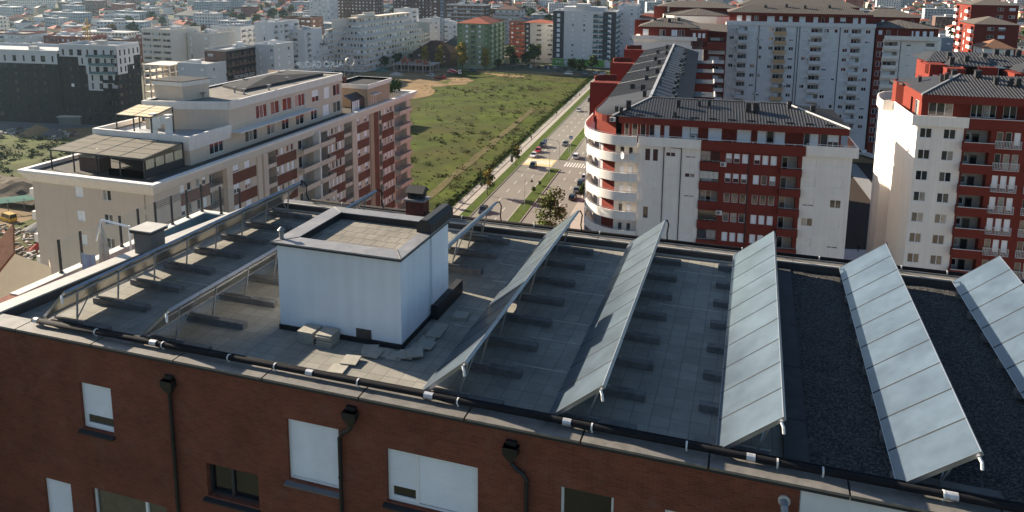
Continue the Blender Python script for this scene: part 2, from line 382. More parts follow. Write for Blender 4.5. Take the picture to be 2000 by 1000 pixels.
# roof deck: pavers, membrane strip, gravel
w = MB(); w.poly([(-24.2, 17.1, ZR), (1.36, 17.1, ZR), (1.36, 31.7, ZR), (-22.8, 31.7, ZR), (-23.6, 24.4, ZR)]); w.build('roof_paving', m_pav, bb)
w = MB(); w.box(1.36, 1.9, 17.62, 31.2, ZR - .1, ZR + .09); 
for y in (20.1, 23.0, 25.9, 28.8): w.box(1.35, 1.91, y, y + .03, ZR, ZR + .1)
w.box(1.3, 1.36, 17.62, 31.2, ZR, ZR + .13)
w.build('membrane_kerb', m_memb, bb)
# gravel: a bumpy sheet of stones
gm = bpy.data.materials.new('dark roof gravel'); gm.use_nodes = True; N = gm.node_tree.nodes; L = gm.node_tree.links; pb = N['Principled BSDF']; pb.inputs['Roughness'].default_value = .85
g = N.new('ShaderNodeNewGeometry'); vo = N.new('ShaderNodeTexVoronoi'); vo.inputs['Scale'].default_value = 26; L.new(g.outputs['Position'], vo.inputs['Vector'])
cr = N.new('ShaderNodeValToRGB'); e = cr.color_ramp.elements; e[0].position = .1; e[0].color = (.008, .008, .009, 1); e[0].position = .45; e[1].position = .98; e[1].color = (.1, .095, .088, 1)
sx = N.new('ShaderNodeSeparateXYZ'); L.new(vo.outputs['Color'], sx.inputs[0]); L.new(sx.outputs[0], cr.inputs[0]); L.new(cr.outputs[0], pb.inputs['Base Color'])
bp = N.new('ShaderNodeBump'); bp.invert = True; bp.inputs['Strength'].default_value = .7; bp.inputs['Distance'].default_value = .03; L.new(vo.outputs['Distance'], bp.inputs['Height']); L.new(bp.outputs[0], pb.inputs['Normal'])
w = MB(); nx, ny = 70, 76
rg = random.Random(3)
gv = [[(1.9 + 12.1 * i / nx, 17.6 + 13.6 * j / ny, ZR + .03 + .05 * noise.noise((i * .21, j * .21, 0)) + rg.uniform(-.006, .006)) for i in range(nx + 1)] for j in range(ny + 1)]
for j in range(ny):
    for i in range(nx): w.poly([gv[j][i], gv[j][i + 1], gv[j + 1][i + 1], gv[j + 1][i]])
w.build('roof_gravel', gm, bb)
# parapets
w = MB(); w.box(-24.3, 16, 17.06, 17.58, ZR - .05, -11.72); w.box(-22.6, 16, 31.2, 31.76, ZR - .05, -11.7)
LP = [(-24.3, 17.0), (-23.7, 24.4), (-22.78, 31.8)]
w.band(LP[::-1], -12.05, -11.66, .55)
w.build('parapet', m_para, bb)
w = MB()
xs = [-24.4, -22.15, -19.05, -15.95, -12.85, -9.75, -6.65, -3.55, -.45, 2.65, 5.75, 8.85, 16]
for a, b in zip(xs, xs[1:]): w.box(a + .025, b - .025, 16.96, 17.66, -11.715, -11.65); w.box(a + .012, b - .012, 16.955, 16.985, -11.78, -11.715, 1)
w.build('coping', [m_cope, m_blk], bb)
w = MB()
for a, b in zip([-22.7, -18, -14, -10, -6, -2, 2, 6, 10], [-18, -14, -10, -6, -2, 2, 6, 10, 16]): w.box(a + .01, b - .01, 31.24, 31.74, -11.7, -11.65); w.box(a + .01, b - .01, 31.16, 31.24, -11.7, -11.64, 1)
w.build('coping', [m_cope, m_copew], bb)
w = MB(); w.band([(x - .04, y) for x, y in LP[::-1]], -11.66, -11.6, .64); w.build('coping', m_copew, bb)
# inner ledge strip and pale joint strips across the roof
w = MB(); w.box(-22.4, 1.3, 31.1, 31.18, ZR, ZR + .06)
rj = random.Random(5)
for x0, x1 in ((-21.0, -18.3), (-17.2, -14.8), (-9.6, -8.5), (-6.6, -4.8), (-2.9, -.55)):
    for y in (17.95, 20.6, 22.4, 23.8, 26.3, 28.0, 29.6):
        if rj.random() < .75 and not (-15 < x1 < -9.9 and y < 24.2): a = x0 + rj.uniform(0, .5); w.box(a, x1 + rj.uniform(-.3, .1), y, y + .022, ZR, ZR + .012)
w.build('joint_strip', m_lino, bb)

# windows of the front wall: frame, pane, shutter, sill
def bwin(x0, z0, x1, z1, style, mull=None, sill=None, fm=upvc, gap=0.0, d=.1):
    f = MB(); f.T = (0, Y0 + d, 0, 0); t = .07
    f.box(x0, x0 + t, 0, .07, z0, z1); f.box(x1 - t, x1, 0, .07, z0, z1); f.box(x0 + t, x1 - t, 0, .07, z0, z0 + t); f.box(x0 + t, x1 - t, 0, .07, z1 - t, z1)
    cut = [x0 + t] + ([mull] if mull else []) + [x1 - t]
    if mull: f.box(mull - .05, mull + .05, -.01, .07, z0 + t, z1 - t)
    if style == 'gap':
        b = cut[1] - .05 if mull else x1 - t
        f.box(cut[0] + .002, cut[0] + .07, .02, .065, z0 + t, z0 + t + .42); f.box(cut[0] + .07, b, .02, .065, z0 + t, z0 + t + .09)
    wn = f.build('window', fm, bb)
    p = MB(); p.T = (0, Y0 + d, 0, 0); p.poly([(x0 + t, .05, z0 + t), (x1 - t, .05, z0 + t), (x1 - t, .05, z1 - t), (x0 + t, .05, z1 - t)]); p.build('pane', glassd, wn)
    if style in ('shut', 'gap'):
        s_ = MB(); s_.T = (0, Y0 + d, 0, 0)
        for k in range(len(cut) - 1):
            a = cut[k] + (.05 if k else 0); b = cut[k + 1] - (.05 if k + 1 < len(cut) - 1 else 0); zb = z0 + t + (.42 if style == 'gap' and k == 0 else gap)
            n = int((z1 - t - zb) / .045)
            for q in range(n):
                za = zb + (z1 - t - zb) * q / n; zc = zb + (z1 - t - zb) * (q + 1) / n
                s_.poly([(a, .012, za), (b, .012, za), (b, .004, zc - .006), (a, .004, zc - .006)]); s_.poly([(a, .004, zc - .006), (b, .004, zc - .006), (b, .012, zc), (a, .012, zc)])
            s_.box(a, b, 0, .02, zb - .03, zb)
        s_.build('shutter', shut, wn)
    if sill:
        q = MB(); q.T = (0, Y0, 0, 0); q.poly([(x0 - .1, -.13, z0 - .09), (x1 + .03, -.13, z0 - .09), (x1 + .03, d + .02, z0 + .005), (x0 - .1, d + .02, z0 + .005)]); q.poly([(x0 - .1, -.13, z0 - .14), (x1 + .03, -.13, z0 - .14), (x1 + .03, -.13, z0 - .09), (x0 - .1, -.13, z0 - .09)])
        q.poly([(x0 - .1, -.13, z0 - .14), (x0 - .1, -.13, z0 - .09), (x0 - .1, d, z0 + .005), (x0 - .1, d, z0 - .14)]); q.poly([(x1 + .03, -.13, z0 - .14), (x1 + .03, d, z0 - .14), (x1 + .03, d, z0 + .005), (x1 + .03, -.13, z0 - .09)])
        q.build('sill', sill, wn)
    return wn
bwin(-19.78, -14.69, -18.52, -13.1, 'gap', None, m_blk)
bwin(-21.73, -19.0, -20.56, -16.9, 'shut', None, None)
bwin(-19.66, -19.2, -16.7, -16.8, 'glass', -17.55, None)
bwin(-15.07, -15.98, -13.22, -14.88, 'glass', -14.25, m_blk, darkfr, d=.16)
bwin(-12.15, -14.76, -10.46, -12.82, 'shut', None, m_sill, gap=.05)
bwin(-8.98, -14.7, -6.3, -13.07, 'gap', -8.1, m_blk, gap=.06)
bwin(-4.05, -15.6, -2.68, -13.08, 'glass', None, None)
bwin(-1.42, -15.0, -.3, -13.09, 'shut', None, None)
# pale curtain behind the wide pane at the lower left
q = MB(); 
for k in range(26):
    x = -19.55 + k * .075; q.poly([(x, Y0 + .2 + .02 * (k % 2), -19.1), (x + .075, Y0 + .2 + .02 * ((k + 1) % 2), -19.1), (x + .075, Y0 + .2 + .02 * ((k + 1) % 2), -16.9), (x, Y0 + .2 + .02 * (k % 2), -16.9)])
# downpipes with hopper heads
m_dp = mat('black downpipe', (.02, .021, .022), .45, .3, var=.2)
def downpipe(x, zt, bend):
    b = MB(); b.prism([(x - .2, Y0 - .24), (x + .2, Y0 - .24), (x + .2, Y0), (x - .2, Y0)], zt - .2, zt, 0, cap=False)
    lo = [(x - .08, Y0 - .16), (x + .08, Y0 - .16), (x + .08, Y0), (x - .08, Y0)]; hi = [(x - .2, Y0 - .24), (x + .2, Y0 - .24), (x + .2, Y0), (x - .2, Y0)]
    for k in range(4):
        j = (k + 1) % 4; b.poly([(*lo[k], zt - .42), (*lo[j], zt - .42), (*hi[j], zt - .2), (*hi[k], zt - .2)])
    b.poly([(*p, zt - .16) for p in hi], 0); b.box(x - .21, x + .21, Y0 - .25, Y0 - .235, zt - .03, zt)
    b.box(x - .14, x + .14, Y0 - .12, Y0 - .02, zt, zt + .12)
    o = b.build('downpipe', m_dp, bb)
    p = MB(); xe = x + bend
    p.tube([(x, Y0 - .09, zt - .4), (x, Y0 - .09, zt - .5), (x + bend * .25, Y0 - .09, zt - .62), (x + bend * .75, Y0 - .09, zt - .74), (xe, Y0 - .09, zt - .9), (xe, Y0 - .09, -61)], .058, 10)
    for z in (-14.2, -16.2, -18.2): p.tube([(xe, Y0 - .09, z), (xe, Y0 - .09, z - .05)], .07, 10)
    p.build('pipe', m_dp, o, smooth=False)
downpipe(-16.15, -12.3, .0); downpipe(-10.0, -12.1, -.38); downpipe(-5.35, -12.15, .42)
b = MB(); b.tube([(1.28, Y0, -12.18), (1.28, Y0 - .22, -12.2), (1.3, Y0 - .28, -12.35), (1.3, Y0 - .28, -12.75)], .085, 12); b.build('vent_pipe', mat('grey plastic pipe', (.2, .22, .25), .5), bb)
b = MB(); b.tube([(1.28, Y0 + .01, -12.18), (1.28, Y0 - .05, -12.18)], .14, 12); b.build('foam_seal', mat('pale foam', (.5, .47, .42), .9), bb)

# ---------------------------------------------------------------- lift housing
lh = thing('lift_housing', 'white rendered lift housing box with grey capped rim standing on the roof', 'roof housing', (-12.3, 20.2, ZR))
X0, X1, YF, YB, ZT = -14.52, -10.08, 20.32, 24.0, -8.98
w = MB(); w.box(X0, X1, YF, YB, ZR, ZT, skip='bt'); w.box(X1, X1 + .07, 22.6, 24.02, ZR + .4, ZT, skip='b'); w.build('wall', m_rend, lh)
w = MB(); w.box(X0 - .04, X1 + .04, YF - .04, YB + .04, ZR, ZR + .17, skip='b'); w.box(X1 + .04, X1 + .28, 22.55, 24.9, ZR, ZR + .52)
w.build('base_flashing', m_blk, lh)
rx0, rx1, ry0, ry1 = -14.66, -10.0, 20.2, 24.12
w = MB(); ix0, ix1, iy0, iy1 = -14.05, -10.45, 20.86, 23.6
for (a, b, c, d) in ((rx0, rx1, ry0, iy0), (rx0, rx1, iy1, ry1), (rx0, ix0, iy0, iy1), (ix1, rx1, iy0, iy1)): w.box(a, b, c, d, ZT, ZT + .05)
for a, b in (((rx0, ry0), (ix0, iy0)), ((rx1, ry0), (ix1, iy0)), ((rx0, ry1), (ix0, iy1))): w.bar((*a, ZT + .052), (*b, ZT + .052), .025, 2)
w.box(rx0, rx1, ry0 - .005, ry0 + .02, ZT - .05, ZT, 1); w.box(rx1 - .02, rx1 + .005, ry0, ry1, ZT - .05, ZT, 1)
for (a, b, c, d) in ((ix0 - .02, ix1 + .02, iy1, iy1 + .02), (ix0 - .02, ix0, iy0, iy1), (ix1, ix1 + .02, iy0, iy1), (ix0 - .02, ix1 + .02, iy0 - .02, iy0)): w.box(a, b, c, d, ZT - .36, ZT + .02, 1)
w.build('coping', [m_capt, m_blk, m_cope], lh)
w = MB(); w.poly([(ix0, iy0, ZT - .2), (ix1, iy0, ZT - .2), (ix1, iy1, ZT - .2), (ix0, iy1, ZT - .2)])
w.build('roof_paving', brickmat('pale housing slabs', (.25, .23, .195), (.205, .19, .16), (.07, .065, .06), .42, .5, .012, horiz=True, offset=.37, bump=.6, dirt=(.28, .27, .25), dirtamt=.5, dirtscale=.8), lh)
w = MB(); prof = [(-.27, 0), (-.27, .3), (-.12, .46), (.12, .46), (.27, .3), (.27, 0)]
x_ = -10.28
for k in range(5): a, b = prof[k], prof[k + 1]; w.poly([(x_ + a[0], 22.55, ZT + .05 + a[1]), (x_ + a[0], 24.5, ZT + .05 + a[1]), (x_ + b[0], 24.5, ZT + .05 + b[1]), (x_ + b[0], 22.55, ZT + .05 + b[1])])
for y in (22.55, 24.5): w.poly([(x_ + a, y, ZT + .05 + b) for a, b in prof])
for k in range(7): y = 22.7 + k * .28; w.box(x_ - .28, x_ + .28, y, y + .03, ZT + .06, ZT + .32)
w.build('ridge_cap', m_blk, lh)
w = MB(); w.tube([(-14.5, 20.55, ZT + .05), (-14.5, 20.55, ZT + .36)], .075, 12); w.tube([(-14.5, 20.55, ZT + .36), (-14.5, 20.55, ZT + .46)], .13, 12, r2=.02); w.tube([(-14.5, 20.55, ZT + .34), (-14.5, 20.55, ZT + .36)], .12, 12); w.build('vent_pipe', m_capt, lh)
w = MB(); w.box(-11.68, -11.14, 20.295, 20.33, -11.86, -11.52)
for k in range(7): w.box(-11.66, -11.16, 20.28, 20.3, -11.84 + k * .045, -11.82 + k * .045)
w.build('vent_grille', mat('rusty brown grille', (.09, .075, .065), .8), lh)

# ---------------------------------------------------------------- loose paving slabs
sb = MB(); rs = random.Random(11)
sb.box(-.25, .25, -.25, .25, 0, .045); slab_me = sb.mesh('paving_slab', m_slab)
def slab(x, y, z, a, label, grp, tx=0, ty=0, s=1.0):
    o = bpy.data.objects.new('paving_slab', slab_me); COL.objects.link(o); o.location = (x, y, z + H0); o.rotation_euler = (tx, ty, a); o.scale = (s, s, 1)
    tag(o, label, 'paving slab', grp)
for i, x in enumerate((-13.15, -12.5)):
    for k in range(8):
        slab(x + rs.uniform(-.025, .025), 19.93 + rs.uniform(-.03, .03), ZR + .002 + k * .05, rs.uniform(-.05, .05) + .02, 'topmost grey slab of the %s stack against the lift housing' % ('left' if i == 0 else 'right') if k == 7 else 'grey concrete slab inside the %s stack against the lift housing' % ('left' if i == 0 else 'right'),
             'slabs stacked by the lift housing' if k == 7 else 'slabs inside the %s stack' % ('left' if i == 0 else 'right'), s=1.1)
GL = 'loose slabs round the foot of the lift housing'
for x, y, a, z, tx in ((-11.35, 18.6, .1, 0, 0), (-11.2, 19.1, .12, .05, .06), (-11.0, 19.95, .3, 0, .1), (-10.5, 19.9, .05, 0, 0), (-10.75, 19.72, -.03, .05, .03), (-10.05, 19.85, .1, 0, 0), (-9.75, 19.95, .2, .05, 0), (-9.5, 20.05, .5, .1, .05), (-9.62, 20.55, .1, 0, 0), (-9.4, 20.7, .03, .05, 0), (-9.55, 21.1, .1, 0, 0), (-9.45, 21.5, .1, .05, 0), (-9.5, 22.05, .1, .0, 0), (-9.15, 23.0, .2, 0, 0), (-9.12, 23.02, .1, .05, 0)):
    lab = 'loose concrete slab lying at the foot of the lift housing'
    if y < 18.8: lab = 'flat grey slab on the sunlit paving nearest the front pipe'
    elif y < 19.3: lab = 'broken tilted slab on the sunlit paving in front of the housing'
    slab(x, y, ZR + .004 + z, a, lab, GL if y > 19.3 else None, tx)

# ---------------------------------------------------------------- solar collector rows
cg = bpy.data.materials.new('prismatic collector glass'); cg.use_nodes = True; N = cg.node_tree.nodes; L = cg.node_tree.links; pb = N['Principled BSDF']
pb.inputs['Roughness'].default_value = .32; pb.inputs['Coat Weight'].default_value = .35; pb.inputs['Coat Roughness'].default_value = .12; pb.inputs['Specular IOR Level'].default_value = .6
g = N.new('ShaderNodeNewGeometry'); oi = N.new('ShaderNodeObjectInfo'); nz = N.new('ShaderNodeTexNoise'); nz.inputs['Scale'].default_value = .9; nz.inputs['Detail'].default_value = 6; nz.inputs['Roughness'].default_value = .65; L.new(g.outputs['Position'], nz.inputs['Vector'])
mr = N.new('ShaderNodeMapRange'); mr.inputs['From Min'].default_value = .35; mr.inputs['From Max'].default_value = .7; mr.inputs['To Min'].default_value = .8; mr.inputs['To Max'].default_value = 1.35; L.new(nz.outputs['Fac'], mr.inputs['Value'])  # tone noise in the base colour stands in for smeared sky reflections
m2 = N.new('ShaderNodeMapRange'); m2.inputs['To Min'].default_value = .93; m2.inputs['To Max'].default_value = 1.07; L.new(oi.outputs['Random'], m2.inputs['Value'])
mu = N.new('ShaderNodeMath'); mu.operation = 'MULTIPLY'; L.new(mr.outputs[0], mu.inputs[0]); L.new(m2.outputs[0], mu.inputs[1])
hs = N.new('ShaderNodeHueSaturation'); hs.inputs['Color'].default_value = (.058, .08, .102, 1); L.new(mu.outputs[0], hs.inputs['Value']); L.new(hs.outputs[0], pb.inputs['Base Color'])
m_back = mat('collector back sheet', (.42, .4, .36), .32, .85, var=.2, scale=1.2, bump=.35, bscale=1.6)
rows = [('A', -21.95, -20.72, 17.62, 31.1), ('B', -17.93, -16.6, 17.62, 31.1), ('C', -12.0, -10.64, 25.45, 31.2), ('D', -8.27, -6.88, 17.62, 31.15), ('E', -4.62, -3.14, 17.62, 31.15), ('F', -.32, 1.18, 17.62, 31.2), ('G', 3.70, 5.29, 17.62, 31.15), ('H', 7.66, 9.12, 17.62, 31.1)]
RLAB = {'A': 'leftmost collector row beside the left parapet, seen from its shiny back', 'B': 'collector row seen from behind just left of the white lift housing', 'C': 'short collector row behind the white lift housing',
        'D': 'narrow pale collector row just right of the white lift housing', 'E': 'collector row with a chimney shaped shadow on its glass', 'F': 'collector row beside the black membrane kerb', 'G': 'wide blue grey collector row standing on the dark gravel', 'H': 'collector row cut by the right edge of the photo'}
BLAB = {'A': 'leftmost collector row', 'B': 'row left of the lift housing', 'C': 'short row behind the lift housing', 'D': 'row just right of the lift housing', 'E': 'row with the chimney shaped shadow', 'F': 'row beside the membrane kerb', 'G': 'wide row on the dark gravel', 'H': 'row cut by the right edge'}
CM = {}
zl, zh = -11.66, -10.44
bk = MB(); bk.box(-.45, 2.28, -.13, .13, 0, .19); bk.box(-.43, 2.26, -.125, .125, .19, .2); blk_me = bk.mesh('ballast_block', conc)
bk = MB(); bk.box(-.02, 2.28, -.13, .13, 0, .19); bk.box(0, 2.26, -.125, .125, .19, .2); blk_me2 = bk.mesh('ballast_block', conc)
bk = MB(); bk.box(-.55, 1.25, -.13, .13, 0, .19); bk.box(-.53, 1.23, -.125, .125, .19, .2); blk_me3 = bk.mesh('ballast_block', conc)
for nm, xl, xh, ya, yb in rows:
    r = thing('solar_collector_row', RLAB[nm], 'solar collectors', (xl, ya, ZR), 'solar collector rows on the roof')
    dx, dz = xh - xl, zh - zl; Ls = math.hypot(dx, dz); tx, tz = dx / Ls, dz / Ls; nx_, nz_ = -tz, tx
    n = max(3, round((yb - ya) / 1.35)); pw = (yb - ya) / n
    key = round(pw, 3), round(Ls, 3), round(dx, 3)
    if key not in CM:
        def pt(s_, y, h): return (s_ * tx + h * nx_, y, s_ * tz + h * nz_)
        c = MB(); g_ = MB(); e = .009; fr_ = .022
        def slabq(b, s0, s1, y0, y1, h0, h1, m):
            v = [pt(s0, y0, h0), pt(s1, y0, h0), pt(s1, y1, h0), pt(s0, y1, h0), pt(s0, y0, h1), pt(s1, y0, h1), pt(s1, y1, h1), pt(s0, y1, h1)]
            for q, mm in (((3, 2, 1, 0), 1), ((4, 5, 6, 7), m), ((0, 1, 5, 4), m), ((1, 2, 6, 5), m), ((2, 3, 7, 6), m), ((3, 0, 4, 7), m)): b.poly([v[k] for k in q], mm)
        slabq(c, 0, Ls, e, pw - e, -.09, .0, 0)
        slabq(c, 0, fr_, e, pw - e, 0, .012, 0); slabq(c, Ls - fr_, Ls, e, pw - e, 0, .012, 0); slabq(c, fr_, Ls - fr_, e, e + .014, 0, .012, 2); slabq(c, fr_, Ls - fr_, pw - e - .014, pw - e, 0, .012, 2)
        g_.poly([pt(fr_, e + .014, .006), pt(Ls - fr_, e + .014, .006), pt(Ls - fr_, pw - e - .014, .006), pt(fr_, pw - e - .014, .006)])
        CM[key] = (c.mesh('collector', [alu, m_back, mat('dark collector seal', (.035, .04, .045), .6)]), g_.mesh('glass', cg))
    for k in range(n):
        o = part(r, 'collector', CM[key][0], (xl, ya + k * pw, zl)); gl = bpy.data.objects.new('glass', CM[key][1]); COL.objects.link(gl); gl.parent = o
    # rails, legs, feet
    q = MB()
    for s_ in (.3, Ls - .3): q.tube([(xl + s_ * tx - .115 * nx_, ya + .1, zl + s_ * tz - .115 * nz_), (xl + s_ * tx - .115 * nx_, yb - .1, zl + s_ * tz - .115 * nz_)], .03, 4)
    q.build('rail', galv, r)
    q = MB()
    for k in range(n): 
        if k: q.tube([(xh - .03, ya + k * pw - .05, zh - .06), (xh - .03, ya + k * pw + .05, zh - .06)], .035, 6)
    q.tube([(xh - .05, ya - .03, zh - .12), (xh + .0, ya - .09, zh - .2), (xh + .02, ya - .09, zh - .36)], .035, 8, 1)
    q.build('pipe_joint', [alu, mat('white plastic cap', (.75, .75, .75), .5)], r)
    ys = [18.22 + 1.72 * k for k in range(8) if ya < 18.22 + 1.72 * k < yb]
    for k, y in enumerate(ys):
        bo = bpy.data.objects.new('ballast_block', blk_me3 if nm == 'F' else blk_me2); COL.objects.link(bo); bo.location = (xl, y, ZR + .002 + H0 + (.05 if xl > 1.9 else 0)); bo.rotation_euler.z = rs.uniform(-.02, .02)
        tag(bo, 'concrete ballast block under the ' + BLAB[nm], 'ballast block', 'ballast blocks under the ' + BLAB[nm])
        lg = MB(); lg.box(xl + .02, xl + 1.3, y - .025, y + .025, ZR + .2, ZR + .25)
        lg.bar((xl + 1.0, y, ZR + .25), (xh - .1, y, zh - .2), .045); lg.bar((xl + .05, y, ZR + .25), (xl + .12, y, zl + .02), .045)
        if k in (0, len(ys) - 1): lg.bar((xl + 1.0, y, ZR + .3), (xh - .12, y + (1 if k == 0 else -1) * .75, zh - .25), .03)
        lg.build('leg', galv, r)

# ---------------------------------------------------------------- pipes on the parapets
pp = thing('insulated_pipe', 'long black insulated pipe with white couplings along the front parapet', 'pipe', (-8, 17.42, -11.6), 'insulated pipes on the parapets')
q = MB(); q.tube([(-21.9, 17.42, -11.5), (-18, 17.42, -11.51), (-12, 17.42, -11.5), (-6, 17.43, -11.49), (0, 17.42, -11.5), (6, 17.42, -11.5), (15, 17.42, -11.5)], .085, 12); 
q.tube([(-20.9, 17.66, -11.56), (-12, 17.66, -11.57), (-4, 17.66, -11.56), (15, 17.66, -11.56)], .05, 10); q.build('pipe', black, pp, smooth=True)
for x, l in ((-21.75, .16), (-17.05, .24), (-11.55, .22), (-7.85, .26), (-4.0, .22), (.5, .2), (4.75, .26)): q = MB(); q.tube([(x - l / 2, 17.42, -11.5), (x + l / 2, 17.42, -11.5)], .096, 12); q.build('coupling', mat('worn foil coupling', (.5, .5, .52), .45, .4, var=.35, scale=9), pp)
for x in (-19.3, -16.7, -14.3, -12.7, -10.0, -7.0, -3.35, -1.0, 1.1, 2.1, 4.6): q = MB(); q.tube([(x - .02, 17.42, -11.5), (x + .02, 17.42, -11.5)], .1, 12); q.box(x - .02, x + .02, 17.4, 17.44, -11.65, -11.58); q.build('clamp', mat('pale clamp', (.62, .62, .6), .5), pp)
q = MB()
for nm, xl, xh, ya, yb in rows:
    if nm != 'C': q.tube([(xl + .05, 17.66, zl - .02), (xl + .05, 17.5, -11.5)], .05, 8)
q.build('branch', black, pp)
pq = thing('insulated_pipe', 'thin black pipe with risers along the back parapet', 'pipe', (-8, 31.68, -11.6), 'insulated pipes on the parapets')
q = MB(); q.tube([(-20.5, 31.69, -11.55), (15, 31.69, -11.55)], .075, 10)
for nm, xl, xh, ya, yb in rows: q.tube([(xh - .04, yb + .02, zh - .05), (xh + .06, yb + .22, zh - .08), (xh + .12, yb + .34, zh - .3), (xh + .06, yb + .38, -11.2), (xh + .08, 31.66, -11.55)], .03, 8)
q.build('pipe', black, pq, smooth=True)
for x in (-18.8, -15, -12.5, -9, -6, -3.4, 0, 3, 6, 7.6): q = MB(); q.tube([(x - .02, 31.69, -11.55), (x + .02, 31.69, -11.55)], .09, 10); q.build('clamp', MATS['pale clamp'], pq)
# brick chimney on the back parapet
ch = thing('brick_chimney', 'small dark brick chimney with tiled cap behind the lift housing', 'chimney', (-14.8, 31.65, -12))
m_chb = brickmat('dark red chimney brick', (.13, .04, .03), (.09, .03, .025), (.05, .035, .03), .22, .075, .01)
q = MB(); q.box(-15.25, -14.35, 31.45, 32.1, -13.5, -10.95); q.build('stack', m_chb, ch)
q = MB(); q.box(-15.32, -14.28, 31.38, 32.17, -10.95, -10.86); q.build('slab', m_capt, ch)
q = MB(); 
for x in (-15.1, -14.6):
    for y in (31.6, 31.9): q.box(x - .08, x + .08, y - .08, y + .08, -10.86, -10.56)
for k in range(3): q.box(-15.18, -14.42, 31.5, 32.05, -10.8 + k * .09, -10.76 + k * .09)
q.poly([(-15.25, 31.4, -10.53), (-14.35, 31.4, -10.53), (-14.35, 31.78, -10.25), (-15.25, 31.78, -10.25)]); q.poly([(-14.35, 32.15, -10.53), (-15.25, 32.15, -10.53), (-15.25, 31.78, -10.25), (-14.35, 31.78, -10.25)])
q.poly([(-15.25, 31.4, -10.53), (-15.25, 31.78, -10.25), (-15.25, 32.15, -10.53)]); q.poly([(-14.35, 31.4, -10.53), (-14.35, 32.15, -10.53), (-14.35, 31.78, -10.25)]); q.poly([(-15.25, 32.15, -10.53), (-14.35, 32.15, -10.53), (-14.35, 31.4, -10.53), (-15.25, 31.4, -10.53)])
q.build('cap', m_blk, ch)
# ---------------------------------------------------------------- left terrace: kerb wall, glass balustrade, pool, chimney box, parasol, towel
tr = thing('pool_terrace', 'pale edged roof terrace with a small pool left of the brick block', 'terrace', (-26, 26, -15))
m_tw = mat('pale terrace edge', (.6, .58, .53), .8, var=.08, scale=2)
q = MB(); q.box(-26.2, -25.75, 20.0, 30.6, -62, -12.3); q.box(-25.75, -22.9, 30.2, 30.6, -14.6, -12.3); q.box(-25.75, -24.6, 26.1, 26.45, -14.0, -12.3); q.build('edge_wall', m_tw, tr)
q = MB(); q.poly([(-25.75, 16, -14.2), (-23.4, 16, -14.2), (-23.4, 26.1, -14.2), (-25.75, 26.1, -14.2)]); q.build('deck', mat('brown decking', (.09, .07, .06), .8), tr)
q = MB(); q.box(-26.2, -25.75, 15, 20.0, -62, -12.35); q.build('edge_wall', m_brick, tr)
m_pool = mat('blue pool mosaic', (.12, .2, .25), .35, var=.12, scale=5)
q = MB(); q.poly([(-25.745, 26.46, -13.6), (-25.745, 30.19, -13.6), (-25.745, 30.19, -12.34), (-25.745, 26.46, -12.34)]); q.poly([(-25.74, 30.19, -13.6), (-23.9, 30.19, -13.6), (-23.9, 30.19, -12.34), (-25.74, 30.19, -12.34)]); q.poly([(-23.9, 30.19, -13.6), (-23.9, 26.46, -13.6), (-23.9, 26.46, -12.34), (-23.9, 30.19, -12.34)])
q.poly([(-25.74, 26.46, -13.5), (-23.9, 26.46, -13.5), (-23.9, 30.19, -13.5), (-25.74, 30.19, -13.5)]); q.build('pool_basin', m_pool, tr)
q = MB(); q.poly([(-25.73, 26.47, -13.05), (-23.91, 26.47, -13.05), (-23.91, 30.18, -13.05), (-25.73, 30.18, -13.05)])
m_wat = mat('pool water', (.035, .075, .095), .06, var=.1); q.build('pool_water', m_wat, tr)
gb = thing('glass_balustrade', 'clear glass balustrade with black posts along the terrace edge', 'balustrade', (-26, 26, -12.3))
mg = bpy.data.materials.new('clear balustrade glass'); mg.use_nodes = True; N = mg.node_tree.nodes; L = mg.node_tree.links; N.remove(N['Principled BSDF'])
ta = N.new('ShaderNodeBsdfTransparent'); ta.inputs[0].default_value = (.93, .95, .95, 1); gs = N.new('ShaderNodeBsdfGlossy'); gs.inputs['Roughness'].default_value = .02; lw_ = N.new('ShaderNodeLayerWeight'); lw_.inputs[0].default_value = .5; fz = N.new('ShaderNodeMath'); fz.operation = 'POWER'; L.new(lw_.outputs['Facing'], fz.inputs[0]); fz.inputs[1].default_value = 4.5
df = N.new('ShaderNodeBsdfDiffuse'); df.inputs[0].default_value = (.7, .72, .7, 1); m0 = N.new('ShaderNodeMixShader'); m0.inputs[0].default_value = .05; L.new(ta.outputs[0], m0.inputs[1]); L.new(df.outputs[0], m0.inputs[2])
ms = N.new('ShaderNodeMixShader'); L.new(fz.outputs[0], ms.inputs[0]); L.new(m0.outputs[0], ms.inputs[1]); L.new(gs.outputs[0], ms.inputs[2]); L.new(ms.outputs[0], N['Material Output'].inputs[0])
gp = [(-26.0, 22.1 + 1.03 * k) for k in range(9)] + [(-24.85, 30.34), (-23.7, 30.34)]
for k, (x, y) in enumerate(gp):
    q = MB(); q.box(x - .035, x + .035, y - .04, y + .04, -12.3, -10.88); q.box(x - .06, x + .06, y - .06, y + .06, -12.3, -12.24); q.build('post', darkfr, gb)
    if k < len(gp) - 1:
        x2, y2 = gp[k + 1]; q = MB()
        if abs(x2 - x) < .1: q.box(x - .006, x + .006, y + .05, y2 - .05, -12.22, -10.9)
        else: q.box(x + .05, x2 - .05, y - .006, y + .006, -12.22, -10.9)
        q.build('pane', mg, gb)
cx = thing('chimney_box', 'dark grey clad chimney box with pale lid on the left parapet', 'chimney', (-23.2, 24.2, -12))
q = MB(); q.prism([(-23.45, 23.35), (-22.6, 23.35), (-22.6, 24.1), (-23.45, 24.1)], -12, -10.72); q.build('stack', mat('grey cladding', (.1, .105, .11), .6, .2), cx)
